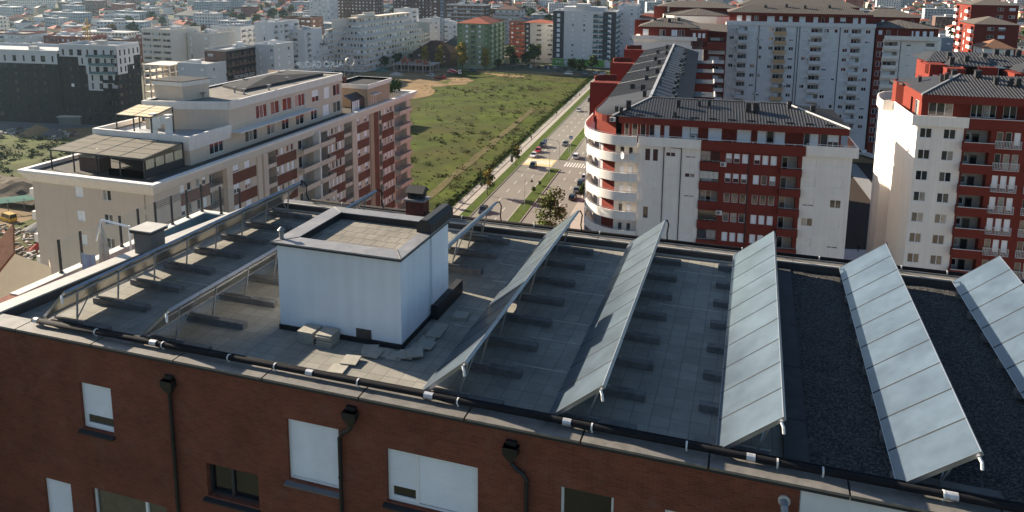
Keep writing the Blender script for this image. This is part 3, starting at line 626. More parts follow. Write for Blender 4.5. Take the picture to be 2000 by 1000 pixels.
q = MB(); q.box(-23.55, -22.5, 23.25, 24.2, -10.72, -10.6, 1); q.box(-23.58, -22.47, 23.22, 24.23, -10.6, -10.56, 0); q.build('lid', [m_copew, m_blk], cx)
pa = thing('parasol', 'folded cream cantilever parasol on the terrace by the chimney box', 'parasol', (-25.0, 23.2, -14.2))
q = MB(); q.bar((-24.3, 23.9, -10.75), (-25.0, 23.3, -10.35), .07); q.bar((-25.0, 23.3, -10.35), (-25.15, 23.1, -11.2), .05); q.tube([(-24.2, 23.9, -14.2), (-24.2, 23.9, -10.7)], .04, 8); q.build('frame', mat('white parasol arm', (.7, .72, .75), .4), pa)
q = MB(); 
ring = lambda z, r: [(-24.95 + r * (1 + .35 * cos(4 * t * pi / 8)) * cos(t * pi / 8), 23.25 + r * (1 + .35 * cos(4 * t * pi / 8)) * sin(t * pi / 8), z) for t in range(16)]
zr = [(-10.6, .03), (-10.9, .1), (-11.3, .15), (-11.8, .19), (-12.3, .23), (-12.75, .2)]
for (za, ra), (zb, rb) in zip(zr, zr[1:]):
    A, Bq = ring(za, ra), ring(zb, rb)
    for k in range(16): q.poly([Bq[k], Bq[(k + 1) % 16], A[(k + 1) % 16], A[k]])
q.build('canopy', mat('cream canvas', (.52, .48, .4), .9, var=.15, scale=4), pa)
tw = MB(); nx, ny = 10, 8
tv = [[(-25.45 + .72 * i / nx, 22.6 + .1 * sin(i * 1.3) * j / ny, -11.55 - (.15 + .1 * sin(i * .6)) * j - .05 * sin(i / nx * pi)) for i in range(nx + 1)] for j in range(ny + 1)]
for j in range(ny):
    for i in range(nx): tw.poly([tv[j + 1][i], tv[j + 1][i + 1], tv[j][i + 1], tv[j][i]])
tag(tw.build('towel', mat('pale blue towel', (.38, .46, .56), .95, var=.1)), 'pale blue towel hung to dry on the terrace', 'towel')
# tiled house roof at the left edge
th = thing('tiled_house', 'low cream house with brown tiled roof at the left edge', 'house', (-36, 30, -62))
q = MB(); q.poly([(-47, 27, -62), (-29.0, 24.3, -62), (-29.0, 24.3, -14.0), (-33.4, 25, -12.6), (-47, 27, -17)]); q.poly([(-29, 24.3, -62), (-29.4, 30, -62), (-29.4, 30, -14.0), (-29, 24.3, -14.0)])
q.build('wall', mat('cream house render', (.5, .45, .36), .9, var=.08), th)

# ================================================================ MIDDLE DISTANCE BUILDINGS
m_beige = mat('beige render', (.58, .49, .40), .88, var=.05, scale=.5, streak=.05)
m_beiget = mat('tan render', (.40, .30, .215), .88, var=.06, scale=.5, streak=.05)
m_brk2 = brickmat('red brown brick cladding', (.2, .075, .05), (.15, .055, .04), (.14, .08, .06), .25, .08, .012, bump=.3)
m_cornice = mat('pale cornice', (.68, .66, .63), .7, var=.06, scale=1, streak=.06)
m_redr = mat('dark red render', (.165, .033, .023), .85, var=.07, scale=.6, streak=.06)
m_redo = m_redr
m_wht = mat('ivory render', (.80, .75, .68), .88, var=.045, scale=.5, streak=.07)
m_gry = mat('pale grey render', (.64, .64, .64), .88, var=.045, scale=.4, streak=.08)
m_roofd = mat('dark ribbed roof sheet', (.03, .03, .032), .6, .1, var=.25, scale=.8, dirt=(.05, .05, .05), dirtscale=.5, dirtamt=.4)
m_rib = mat('roof rib', (.085, .085, .087), .6, .1, var=.15)
m_flat = mat('grey roof gravel', (.21, .195, .175), .95, var=.2, scale=1.5, dirt=(.13, .125, .115), dirtscale=.35)
m_dflat = mat('dark roof felt', (.045, .046, .05), .9, var=.2, scale=.6, dirt=(.08, .08, .08), dirtscale=.5)
m_ora = mat('ochre balcony front', (.52, .34, .19), .88, var=.05)
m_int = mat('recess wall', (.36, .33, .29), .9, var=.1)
m_intd = mat('shaded recess wall', (.22, .2, .18), .9, var=.1)  # darker copy of the recess wall, shade put into its colour
m_tarp = mat('beige awning cloth', (.17, .155, .125), .9, var=.1, streak=.05)
m_green_pl = mat('planter leaves', (.05, .1, .03), .8, var=.4, scale=5)

def leafball(b, c, r, n, s, rnd, m=0, sq=(1, 1, 1), shell=.55):
    for _ in range(n):
        d = Vector((rnd.gauss(0, 1), rnd.gauss(0, 1), rnd.gauss(0, 1))).normalized(); q = shell + (1 - shell) * rnd.random()
        p = Vector((c[0] + d.x * r * q * sq[0], c[1] + d.y * r * q * sq[1], c[2] + d.z * r * q * sq[2]))
        t = Vector((rnd.gauss(0, 1), rnd.gauss(0, 1), rnd.gauss(0, .6))).normalized(); w = t.cross(d + Vector((rnd.gauss(0, .5), rnd.gauss(0, .5), rnd.gauss(0, .5)))).normalized()
        a = s * rnd.uniform(.6, 1.3); b.poly([p - t * a, p - w * a * .6, p + t * a, p + w * a * .6], m)

# ---------------- beige building on the left
k_ = 1.0173
B = Bld('apartment_building', 'long beige and brick apartment building with pergolas on its roof terrace, left of the field', 'apartment building', (-70.7, 74, -62), 0)
root = B.root
XB, YB0, YB1 = -70.7, 74.0, 148.6
zb, pz = -62.0, 3.17
Zc = -27.9
W = MB(); W.T = (XB, 0, 0, pi / 2)                 # long face, u = y
hl = []; bk_ = []
recess = [(73.9, 78.6), (84.3, 87.0), (97.7, 99.8), (120.6, 123.4), (134.2, 135.3)]
wins4 = [(79.05, .78), (80.35, .78), (82.05, .78), (83.25, .78)], [(100.1, .75), (101.4, .75), (102.95, .75), (104.2, .75)], [(115.2, .75), (116.6, .75), (117.9, .75), (119.2, .75)], [(135.5, .8), (136.9, .8), (138.4, .8), (139.7, .8)]
wins2 = [(90.0, 1.35), (92.6, 1.35)], [(125.9, 1.3), (128.7, 1.3)]
for k in range(10):
    zt = -28.4 - k * pz; zf = zt - 2.4
    for a, b in recess: hl.append((a, zf + .1, b, zf + 2.62, 1.4)); bk_.append((a, b, zf + .1, zf + 2.62, 1.39))
    for a, b in ((105.9, 110.3), (110.7, 115.0), (141.2, 146.8)): hl.append((a, zf + .1, b, zf + 2.5, 1.2)); bk_.append((a, b, zf + .1, zf + 2.5, 1.19))
    for g4 in wins4 + wins2:
        for u, w_ in g4: hl.append((u - w_ / 2, zt - 1.45, u + w_ / 2, zt, .16))
W.wall(YB1, -62, Zc, hl, .16, 0, 0, u0=YB0)
for a, b in ((95.0, 97.4), (88.0, 89.0), (123.5, 125.1)): W.box(a - .2, b, -.16, .0, -62, Zc)
W.build('wall', m_beige, root)
W = MB(); W.T = (XB, 0, 0, pi / 2)
for a, b, z0, z1, d in bk_: W.poly([(a, d, z0), (b, d, z0), (b, d, z1), (a, d, z1)])
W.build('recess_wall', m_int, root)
W = MB(); W.T = (XB, 0, 0, pi / 2)
for k in range(10):
    zt = -28.4 - k * pz
    for a, b in ((78.65, 84.25), (89.0, 94.6), (99.85, 105.2), (114.9, 120.5), (125.2, 130.0), (135.35, 140.6)):
        W.box(a, b, -.06, 0, zt - pz + .03, zt - 1.5)
W.box(130.9, 133.9, -.1, 0, -62, Zc)
W.build('brick_band', m_brk2, root)
W = MB(); W.T = (XB, 0, 0, pi / 2); W.box(130.3, 131.8, -.16, -.1, -62, Zc); W.box(86.95, 87.9, -.1, 0, -62, Zc); W.box(95.9, 96.3, -.2, -.16, -62, Zc); W.build('pilaster', m_beiget, root)
rw = random.Random(21)
for k in range(10):
    zt = -28.4 - k * pz; zf = zt - 2.4
    if k > 7: continue
    for g4 in wins4:
        for u, w_ in g4: B.add('window', win_mesh(w_, 1.45, rw.choice('sshgg'), upvc), -.09, u - w_ / 2 - 74, zt - 1.45, pi / 2)
    for g4 in wins2:
        for u, w_ in g4: B.add('window', win_mesh(w_, 1.45, rw.choice('shgqh'), upvc), -.09, u - w_ / 2 - 74, zt - 1.45, pi / 2)
    for a, b in recess:
        B.add('balcony_door', win_mesh(min(1.7, (b - a) * .7), 2.15, rw.choice('gsg'), upvc), -1.3, a + .3 - 74, zf + .12, pi / 2)
    for a, b in ((105.9, 110.3), (110.7, 115.0), (141.2, 146.8)): B.add('balcony_door', win_mesh(2.2, 2.15, rw.choice('ghsg'), upvc), -1.1, a + .5 - 74, zf + .12, pi / 2)
    b = MB()
    for a, c in ((105.5, 110.45), (110.5, 115.4), (141.0, 147.0)):
        b.T = (XB, 0, 0, pi / 2); b.box(a, c, -1.25, 0, zf - .08, zf + .1); b.box(a, c, -1.3, -1.15, zf + .1, zf + .75); b.box(a, a + .12, -1.15, 0, zf + .1, zf + .75); b.box(c - .12, c, -1.15, 0, zf + .1, zf + .75)
        b.box(a, c, -1.34, -1.28, zf + .4, zf + .8)
        b.box(a, c, -1.24, -1.2, zf + 1.0, zf + 1.04, 1)
    b.build('balcony', [m_beige, darkfr], root)
    b = MB(); b.T = (XB, 0, 0, pi / 2)
    for a, c in recess:
        for z in (.35, .6, .85, 1.1): b.box(a, c, -.03, .01, zf + z, zf + z + .03)
        n = int((c - a) / .22)
        for q in range(n): b.box(a + q * (c - a) / n, a + q * (c - a) / n + .03, -.02, .0, zf + .1, zf + 1.1)
    b.build('railing', darkfr, root)
W = MB(); W.T = (XB, 0, 0, pi / 2); W.box(110.3, 110.7, -1.3, 0, -62, Zc); W.build('divider', m_cornice, root)
# near gable face
W = MB(); hl = []
for k in range(9):
    z1 = -28.75 - 3.25 * k
    for u in (-83.45, -78.9): hl.append((u, z1 - 1.42, u + 1.4, z1, .14)); B.add('window', win_mesh(1.4, 1.42, 's' if u < -80 else 'g', upvc), u + 70.7, .07, z1 - 1.42)
W.T = (0, YB0, 0, 0); W.wall(XB, -62, Zc, hl, .14, 0, 0, u0=-90.6)
W.T = None; W.poly([(-90.6, 148.6, -62), (-90.6, 74, -62), (-90.6, 74, Zc), (-90.6, 148.6, Zc)]); W.poly([(XB, 148.6, -62), (-90.6, 148.6, -62), (-90.6, 148.6, Zc), (XB, 148.6, Zc)])
W.build('wall', m_beige, root)
b = MB()
for k in range(9):
    z1 = -31.2 - 3.2 * k; b.box(-92.0, -90.6, 74.6, 78, z1, z1 + 1.15)
b.build('balcony', m_cornice, root)
# cornice all round, sloping outwards
b = MB(); o_, i_ = 1.05, .0
ring = lambda e, z: [(-90.6 - e, 74 - e, z), (XB + e, 74 - e, z), (XB + e, 148.6 + e * 1.5, z), (-90.6 - e, 148.6 + e, z)]
R_ = [ring(.02, -28.75), ring(.35, -28.45), ring(1.05, -27.35), ring(1.1, -27.3), ring(1.1, -26.98), ring(.35, -26.96), ring(.35, -27.5)]
for A, C in zip(R_, R_[1:]):
    for k in range(4): b.poly([A[k], A[(k + 1) % 4], C[(k + 1) % 4], C[k]])
b.build('cornice', m_cornice, root)
b = MB(); b.poly(ring(.4, -27.45)); b.build('terrace_floor', mat('shade toned terrace tiles', (.085, .08, .075), .8, var=.2), root)  # floor colour darkened to stand in for shade under the pergola
# penthouse, lower and upper storey
def holes_win(lst, z0, z1, d=.14): return [(a, z0, c, z1, d) for a, c in lst]
XP = -73.0
b = MB(); b.T = (XP, 0, 0, pi / 2)
lo = [(87.5, 90.5), (91.5, 93.5), (95.5, 98.5), (101, 103), (105, 107), (109.0, 111.4), (113.6, 115.6), (117.5, 119.6), (121, 123.6)]
up = [(98.4, 101.2), (102.2, 104.5), (105.4, 108.0), (109, 111.9), (114.1, 116.3), (118.0, 119.9), (121.1, 123.5)]
b.wall(124.2, -27.5, -20.0, holes_win(lo, -26.9, -24.9) + holes_win(up, -23.8, -21.7), .14, 0, 0, u0=92)
b.wall(92, -27.5, -24.2, holes_win(lo[:2], -26.9, -24.9), .14, 0, 0, u0=83.5)
b.T = None
b.poly([(-89, 83.5, -27.5), (XP, 83.5, -27.5), (XP, 83.5, -24.2), (-89, 83.5, -24.2)]); b.poly([(-85, 88.5, -24.2), (XP, 92, -24.2), (XP, 92, -20), (-85, 88.5, -20)]); b.poly([(-89, 124, -27.5), (-89, 83.5, -27.5), (-89, 83.5, -24), (-89, 124, -24)])
b.poly([(-85, 124, -24), (-85, 88.5, -24), (-85, 88.5, -20), (-85, 124, -20)]); b.poly([(XP, 124.2, -27.5), (-89, 124.2, -27.5), (-89, 124.2, -20), (XP, 124.2, -20)])
b.build('penthouse_wall', m_beige, root)
for a, c in lo: B.add('penthouse_window', win_mesh(c - a, 2.0, rw.choice('gggs'), upvc), -2.37, a - 74, -26.9, pi / 2)
for i, (a, c) in enumerate(up): B.add('penthouse_window', win_mesh(c - a, 2.1, 'gggghsg'[i % 7], upvc), -2.37, a - 74, -23.8, pi / 2)
b = MB(); b.box(-89.4, XP + .35, 83.1, 83.5, -24.6, -23.3); b.box(XP, XP + .35, 83.5, 92, -24.6, -23.3); b.box(-89.4, -89, 83.5, 92, -24.6, -23.3)
b.poly([(-89, 83.5, -24.15), (XP, 83.5, -24.15), (XP, 92, -24.15), (-89, 92, -24.15)], 1)
b.box(XP, XP + .3, 92, 124.2, -20.35, -19.9); b.box(-85.3, -85, 88.5, 124.4, -20.35, -19.9); b.box(-85, XP, 124.2, 124.5, -20.35, -19.9); b.poly([(-85.2, 88.2, -20.35), (XP + .3, 91.8, -20.35), (XP + .3, 91.8, -19.9), (-85.2, 88.2, -19.9)]); b.poly([(-85.2, 88.2, -19.9), (XP + .3, 91.8, -19.9), (XP + .3, 92.1, -19.9), (-85.2, 88.5, -19.9)])
b.box(XP, XP + 2.0, 92, 112.6, -24.55, -24.4); b.box(XP, XP + .14, 92, 124.2, -21.15, -20.35); b.poly([(-85.1, 88.35, -21.1), (XP + .14, 91.9, -21.1), (XP + .14, 91.9, -20.3), (-85.1, 88.35, -20.3)]); b.box(-89.2, XP + .2, 83.2, 83.5, -25.3, -24.6); b.box(XP, XP + .2, 83.5, 92, -25.3, -24.6)
b.build('parapet', [m_cornice, mat('grey terrace tiles', (.3, .32, .34), .7)], root)
b = MB(); b.poly([(-85, 88.5, -20.15), (XP, 92, -20.15), (XP, 124.2, -20.15), (-85, 124.2, -20.15)]); b.build('penthouse_roof', m_flat, root)
b = MB(); b.prism([(-83.5, 104), (-77.3, 101), (-75.5, 122), (-84.4, 123.5)], -20.15, -19.75, cap=False); b.poly([(-83.5, 104, -19.75), (-77.3, 101, -19.75), (-80, 112, -19.0)]); b.poly([(-77.3, 101, -19.75), (-75.5, 122, -19.75), (-80, 112, -19.0)]); b.poly([(-75.5, 122, -19.75), (-84.4, 123.5, -19.75), (-80, 112, -19.0)]); b.poly([(-84.4, 123.5, -19.75), (-83.5, 104, -19.75), (-80, 112, -19.0)]); b.build('penthouse_roof', m_dflat, root)
b = MB(); b.prism([(-85.5, 91.2), (-80.3, 91.2), (-79.2, 95.6), (-85.5, 95.6)], -24, -17.95); b.build('stair_tower', m_beige, root)
b = MB(); b.prism([(-85.65, 91.05), (-80.2, 91.05), (-79.05, 95.75), (-85.65, 95.75)], -17.95, -17.3, 0, 1); b.prism([(-85.75, 90.95), (-80.15, 90.95), (-78.95, 95.85), (-85.75, 95.85)], -17.3, -17.2, 2, 1, bottom=True); b.build('tower_cap', [m_cornice, m_dflat, m_blk], root)
b = MB()
for u, v in ((-79, 94), (-75.5, 99), (-78, 100), (-74.5, 104), (-82, 108), (-76.5, 112), (-82, 118)): b.tube([(u, v, -20.15), (u, v, -19.3)], .14, 8); b.box(u - .3, u + .3, v - .3, v + .3, -19.35, -19.2)
b.build('roof_vent', m_capt, root)
b = MB(); b.prism([(-77.7, 129.6), (-70.6, 129.6), (-70.6, 139), (-77.7, 139)], -27.4, -23.6); b.build('penthouse_wall', m_beiget, root)
b = MB(); b.prism([(-77.8, 129.4), (-70.4, 129.4), (-70.4, 139.2), (-77.8, 139.2)], -23.6, -22.75, cap=False); b.poly([(-77.8, 129.4, -23.2), (-70.4, 129.4, -23.2), (-70.4, 139.2, -23.2), (-77.8, 139.2, -23.2)], 1); b.band([(-70.4, 139.2), (-77.8, 139.2), (-77.8, 129.4), (-70.4, 129.4), (-70.4, 139.2)], -23.2, -22.7, -.25); b.box(-76.8, -76.2, 131, 131.6, -23.2, -21.7, 2); b.build('parapet', [m_cornice, m_dflat, m_brk2], root)
B.add('penthouse_window', win_mesh(2.0, 2.1, 'g', upvc), .12, 131.0 - 74, -27.2, pi / 2)
b = MB(); b.box(-70.58, -69.6, 130.6, 133.4, -24.9, -24.75); b.build('awning', m_cornice, root)
b = MB(); b.poly([(-72.9, 124.4, -24.2), (-71.2, 124.4, -25.1), (-71.2, 129.4, -25.1), (-72.9, 129.4, -24.2)]); b.box(-71.25, -71.15, 124.4, 129.4, -27.4, -25.1); b.build('winter_garden', darkfr, root)
b = MB()
for k in range(4): b.box(-71.14, -71.1, 124.6 + k * .7, 125.1 + k * .7, -27.2, -25.3)
b.build('winter_garden_glass', upvc, root)
for i in range(7):
    b = MB(); rr_ = random.Random(i); y = 141.2 + i * .95
    leafball(b, (-72.6 + rr_.uniform(-.2, .2), y, -25.4), 1.0, 150, .22, rr_, 0, (.7, .7, 1.5))
    b.tube([(-72.6, y, -27.4), (-72.6, y, -25.5)], .05, 5, 1)
    tag(b.build('conifer_shrub', [mat('dark conifer leaves', (.035, .07, .022), .8, var=.4, scale=3, island=.35), m_brk2]), 'dark green conifer in the clipped row at the far end of the beige roof terrace', 'shrub', 'conifers on the beige roof terrace')
# pergolas
def pergola(label, x0, x1, y0, y1, zf, zr, z0, n, cloth, cloths):
    t = thing('pergola', label, 'pergola', (x0, y0, z0)); b = MB()
    for x in [x0 + (x1 - x0) * k / n for k in range(n + 1)]:
        b.bar((x, y0, z0), (x, y0, zf), .14); b.bar((x, y0, zf + .02), (x, y1, zr + .02), .12)
    b.bar((x0, y0, zf), (x1, y0, zf), .16); b.bar((x0, y1, zr), (x1, y1, zr), .12); b.bar((x1, y1, z0), (x1, y1, zr), .14); b.bar((x0, y1, z0), (x0, y1, zr), .14)
    b.build('frame', darkfr, t)
    b = MB()
    for k in range(n):
        a, c = x0 + (x1 - x0) * (k + .04) / n, x0 + (x1 - x0) * (k + .96) / n
        if k in cloths:
            for q in range(4):
                ya, yb2 = q / 4, (q + 1) / 4
                b.poly([(a, y0 + (y1 - y0) * ya, zf + (zr - zf) * ya + .1), (c, y0 + (y1 - y0) * ya, zf + (zr - zf) * ya + .1), (c, y0 + (y1 - y0) * yb2, zf + (zr - zf) * yb2 + .1 - .03), (a, y0 + (y1 - y0) * yb2, zf + (zr - zf) * yb2 + .1 - .03)])
    b.build('awning_cloth', cloth, t)
    return t
t = pergola('dark framed pergola with beige striped awnings on the front terrace of the beige building', -89.0, -73.6, 75.8, 82.9, -24.75, -24.15, -27.45, 4, m_tarp, (0, 1, 2, 3))
b = MB()
for k in range(5): b.box(-79.5 + k * .05, -73.8, 75.9 - .0, 75.95, -27.4, -26.4)  # dark panels added to imitate the shaded interior under the pergola
for k in range(4): b.box(-73.65, -73.6, 76.2 + k * 1.7, 77.6 + k * 1.7, -26.2, -25.0, 1)
b.box(-73.62, -73.56, 75.9, 82.8, -27.4, -26.3)
b.build('side_panel', [darkfr, mat('cream blind', (.6, .5, .34), .8)], t)
bb2 = thing('barbecue_house', 'brown brick barbecue block under the striped pergola', 'barbecue', (-83, 78, -27.45)); b = MB(); b.prism([(-85.1, 76.6), (-81.7, 76.6), (-81.5, 78.3), (-85.1, 78.3)], -27.45, -25.5); b.build('wall', brickmat('brown terrace brick', (.13, .085, .07), (.1, .065, .055), (.06, .05, .045), .3, .1, .015), bb2)
b = MB(); b.box(-85.2, -81.4, 76.5, 78.4, -25.5, -25.4); b.box(-82.6, -81.9, 77, 77.8, -25.4, -25.0); b.build('lid', m_capt, bb2)
pergola('small glazed pergola with cream blinds on the upper terrace of the beige building', -85.6, -79.5, 82.9 + .9, 88.0, -21.2, -20.5, -24.1, 2, mat('cream blind', (.6, .5, .34), .8), (0, 1))
b = MB()
for q in range(5): b.box(-79.5, -79.42, 83.95 + q * .8, 84.65 + q * .8, -23.4 + .45 * q, -21.3)
b.build('side_panel', m_pw0 := mat('pale glazing panel', (.6, .66, .64), .3), bpy.data.objects['pergola.001'])
for x in (-80.2, -77.6):
    b = MB(); b.prism([(x - .35, 84.6), (x + .35, 84.6), (x + .35, 85.3), (x - .35, 85.3)], -24.1, -21.3); b.prism([(x - .45, 84.5), (x + .45, 84.5), (x + .45, 85.4), (x - .45, 85.4)], -21.1, -20.85, bottom=True); b.build('flue', m_cornice, root)
# mirrored roof sign, seen from its back
sg = thing('roof_sign', 'steel frame rooftop sign seen from behind with mirrored letters and a round emblem', 'sign', (-80, 131, -20))
q = MB(); e0, e1 = Vector((-86.5, 128.4, 0)), Vector((-76.2, 134.8, 0)); L0 = (e1 - e0).length
an = math.atan2(e1.y - e0.y, e1.x - e0.x)
q.bar((e0.x, e0.y, -20.35), (e1.x, e1.y, -20.35), .08); q.bar((e0.x, e0.y, -19.2), (e1.x, e1.y, -19.2), .06)
for k in range(7):
    p = e0.lerp(e1, k / 6); q.bar((p.x, p.y, -19.2), (p.x, p.y, -22.5), .07); q.bar((p.x, p.y, -19.4), (p.x - 1.0, p.y - 1.6, -22.4), .06)
ce = e0.lerp(e1, .93); ux = Vector((cos(an), sin(an), 0))
for rr in (.95, .8): q.tube([tuple(ce + ux * rr * cos(t * pi / 12) + Vector((0, 0, -19.1 + rr * sin(t * pi / 12)))) for t in range(25)], .06, 5)
for t in (pi / 2, pi * 1.25, -pi / 4): q.bar(tuple(ce + Vector((0, 0, -19.1))), tuple(ce + ux * .85 * cos(t) + Vector((0, 0, -19.1 + .85 * sin(t)))), .1)
q.build('frame', steel, sg)
cu = bpy.data.curves.new('letters', 'FONT'); cu.body = 'ALKO GROUP'; cu.size = 1.75; cu.extrude = .05; cu.align_x = 'LEFT'
to = bpy.data.objects.new('letters', cu); COL.objects.link(to); dg = bpy.context.evaluated_depsgraph_get(); dg.update(); me = bpy.data.meshes.new_from_object(to.evaluated_get(dg)); bpy.data.objects.remove(to)
pl = e0.lerp(e1, .82); me.materials.clear(); me.materials.append(mat('pale blue sign letters', (.45, .6, .68), .5))
lo_ = part(sg, 'letters', me, (pl.x, pl.y, -20.1), 0); lo_.rotation_euler = (pi / 2, 0, an + pi); lo_.scale = (.82, 1, 1)
lo_.location = (e0.lerp(e1, .82).x - sg.location.x, e0.lerp(e1, .82).y - sg.location.y, -.1)
cu.align_x = 'LEFT'
B.finish()

# ---------------------------------------------------------------- red and white building in the middle (frame turned 3.5 deg)
AN = R(3.5)
ribs_m = [m_roofd, m_rib]
def ribbed(b, A, Bp, C, D, step=.45, m=0, mr=1, h=.05, w=.05):
    """roof plane A(eave l) B(eave r) C(ridge r) D(ridge l) with standing ribs running up the slope"""
    b.poly([A, Bp, C, D], m); A, Bp, C, D = map(Vector, (A, Bp, C, D)); ed = (Bp - A); Ln = ed.length; e = ed / Ln
    nrm = ed.cross(D - A).normalized(); up = nrm.cross(e).normalized(); n = int(Ln / step)
    def hit(s):                                  # how far up the slope at eave distance s
        best = 0
        for P, Q in ((Bp, C), (C, D), (D, A)):
            p = ((P - A).dot(e), (P - A).dot(up)); q = ((Q - A).dot(e), (Q - A).dot(up))
            if min(p[0], q[0]) - 1e-6 <= s <= max(p[0], q[0]) + 1e-6 and abs(q[0] - p[0]) > 1e-6: best = max(best, p[1] + (q[1] - p[1]) * (s - p[0]) / (q[0] - p[0]))
        return best
    for k in range(1, n):
        s = k * Ln / n; t = hit(s)
        if t < .3: continue
        p0 = A + e * s + nrm * .001; p1 = p0 + up * t; a = e * w; z = nrm * h
        b.poly([p0 - a, p1 - a, p1 - a + z, p0 - a + z], mr); b.poly([p1 + a, p0 + a, p0 + a + z, p1 + a + z], mr); b.poly([p0 - a + z, p1 - a + z, p1 + a + z, p0 + a + z], mr)
        b.poly([p0 + a, p0 - a, p0 - a + z, p0 + a + z], mr)
def chimney_stub(M_, u, v, z, h=1.0, w=.5):
    b = M_.mb(); b.box(u - w / 2, u + w / 2, v - w / 2, v + w / 2, z - .8, z + h); b.box(u - w * .62, u + w * .62, v - w * .62, v + w * .62, z + h + .12, z + h + .18); 
    for q in (-1, 1): b.box(u + q * w * .4 - .04, u + q * w * .4 + .04, v - .04, v + .04, z + h, z + h + .12)
    b.build('chimney', m_blk, M_.root)

M = Bld('apartment_building', 'red and white apartment building with stacked curved balconies beside the road', 'apartment building', (0, 0, -62), AN)
FP = 3.25; V0 = 122.0; U0 = -9.5; U1 = 22.7; NF = 10
rm = random.Random(4)
holes = []; backs = []
def addw(u0, u1, z0, z1, st, v=V0, name='window', fm=upvc):
    holes.append((u0, z0, u1, z1, .15)); M.add(name, win_mesh(u1 - u0, z1 - z0, st, fm), u0, v + .08, z0)
for k in range(NF):
    d = -FP * k
    for i, u in enumerate((4.18, 5.4, 6.65, 8.46, 9.68, 10.92)): addw(u, u + .92, -30.4 + d, -28.87 + d, ['hhshss', 'hhhsgh', 'gggggg', 'gggsss', 'sssssg'][k % 5][i])
    for u in (-8.5, -7.26): addw(u, u + .9, -31.0 + d, -28.94 + d, ['g', 's', 's', 'g', 's'][k % 5] if u < -8 else ['g', 's', 's', 's', 's'][k % 5], fm=iv)
    addw(-5.15, -3.65, -30.05 + d, -28.6 + d, ['h', 's', 's', 's', 's'][k % 5], fm=iv); addw(-2.05, -.45, -30.05 + d, -28.6 + d, ['q', 'h', 'q', 's', 's'][k % 5], fm=iv)
    addw(16.0, 17.7, -30.0 + d, -28.7 + d, ['s', 's', 'q', 'g', 's'][k % 5], fm=iv); addw(20.0, 21.6, -30.0 + d, -28.7 + d, ['s', 's', 'g', 's', 'q'][k % 5], fm=iv)
    for a, c in ((.35, 3.25), (12.5, 14.95)):
        holes.append((a, -31.6 + d, c, -28.7 + d, 1.2)); backs.append((a, c, -31.6 + d, -28.7 + d))
ZT0 = -28.45
w = MB(); w.T = M.T(0, V0); w.wall(.3, -62, ZT0, holes, .15, 0, 0, u0=U0); w.wall(U1, -62, ZT0, holes, .15, 0, 0, u0=15.55)
w.T = M.T(U1, V0, 0, pi / 2); w.wall(16, -62, ZT0, [], .1)
w.build('wall', m_wht, M.root)
w = MB(); w.T = M.T(0, V0 - .06); w.wall(15.55, -62, ZT0, holes, .2, 0, 0, u0=.3); w.build('wall', m_redr, M.root)['label'] = 'dark red middle part of the facade'
w = MB(); w.T = M.T(0, V0)
for a, c, z0, z1 in backs: w.poly([(a, 1.19, z0), (c, 1.19, z0), (c, 1.19, z1), (a, 1.19, z1)])
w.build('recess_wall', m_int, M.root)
for k in range(NF):
    d = -FP * k; zf = -31.75 + d
    b = M.mb(); b.box(.2, 3.35, V0 - .28, V0 - .1, zf, zf + 1.3); b.box(.2, 3.35, V0 - .1, V0 + 1.1, zf, zf + .1); b.box(.22, 3.33, V0 - .24, V0 - .2, zf + 1.5, zf + 1.55, 1); b.build('balcony', [m_redr, galv], M.root)
    b = M.mb(); b.box(12.4, 15.55, V0 - .85, V0 - .7, zf, zf + 1.15); b.box(12.4, 12.55, V0 - .7, V0 - .1, zf, zf + 1.15); b.box(15.4, 15.55, V0 - .7, V0 - .1, zf, zf + 1.15); b.box(12.4, 15.55, V0 - .7, V0 + 1.1, zf, zf + .1)
    b.box(12.4, 15.55, V0 - .8, V0 - .76, zf + 1.35, zf + 1.4, 1); b.build('balcony', [m_redr, galv], M.root)
    M.add('balcony_door', win_mesh(1.6, 2.2, rm.choice('gsg'), upvc), .6, V0 + 1.1, zf + .5); M.add('balcony_door', win_mesh(.9, 2.1, 'g', upvc), 12.7, V0 + 1.1, zf + .5)
    if k % 5 in (0, 3, 4):
        b = M.mb()
        for q in range(4): b.box(.37 + q * .72, .37 + q * .72 + .7, V0 - .02, V0 + .01, zf + 1.55, zf + 3.0)
        b.build('glazing', glass, M.root)
    elif k % 5 == 1:
        b = M.mb()
        for q in range(15): b.box(.37 + q * .19, .37 + q * .19 + .1, V0 - .5 + .0, V0 - .48, zf + 1.9, zf + 3.05, 0)
        for q in range(14): b.box(.47 + q * .19, .47 + q * .19 + .09, V0 - .5 + .0, V0 - .485, zf + 1.9, zf + 3.05, 1)
        b.build('striped_awning', [m_wht, m_intd], M.root)
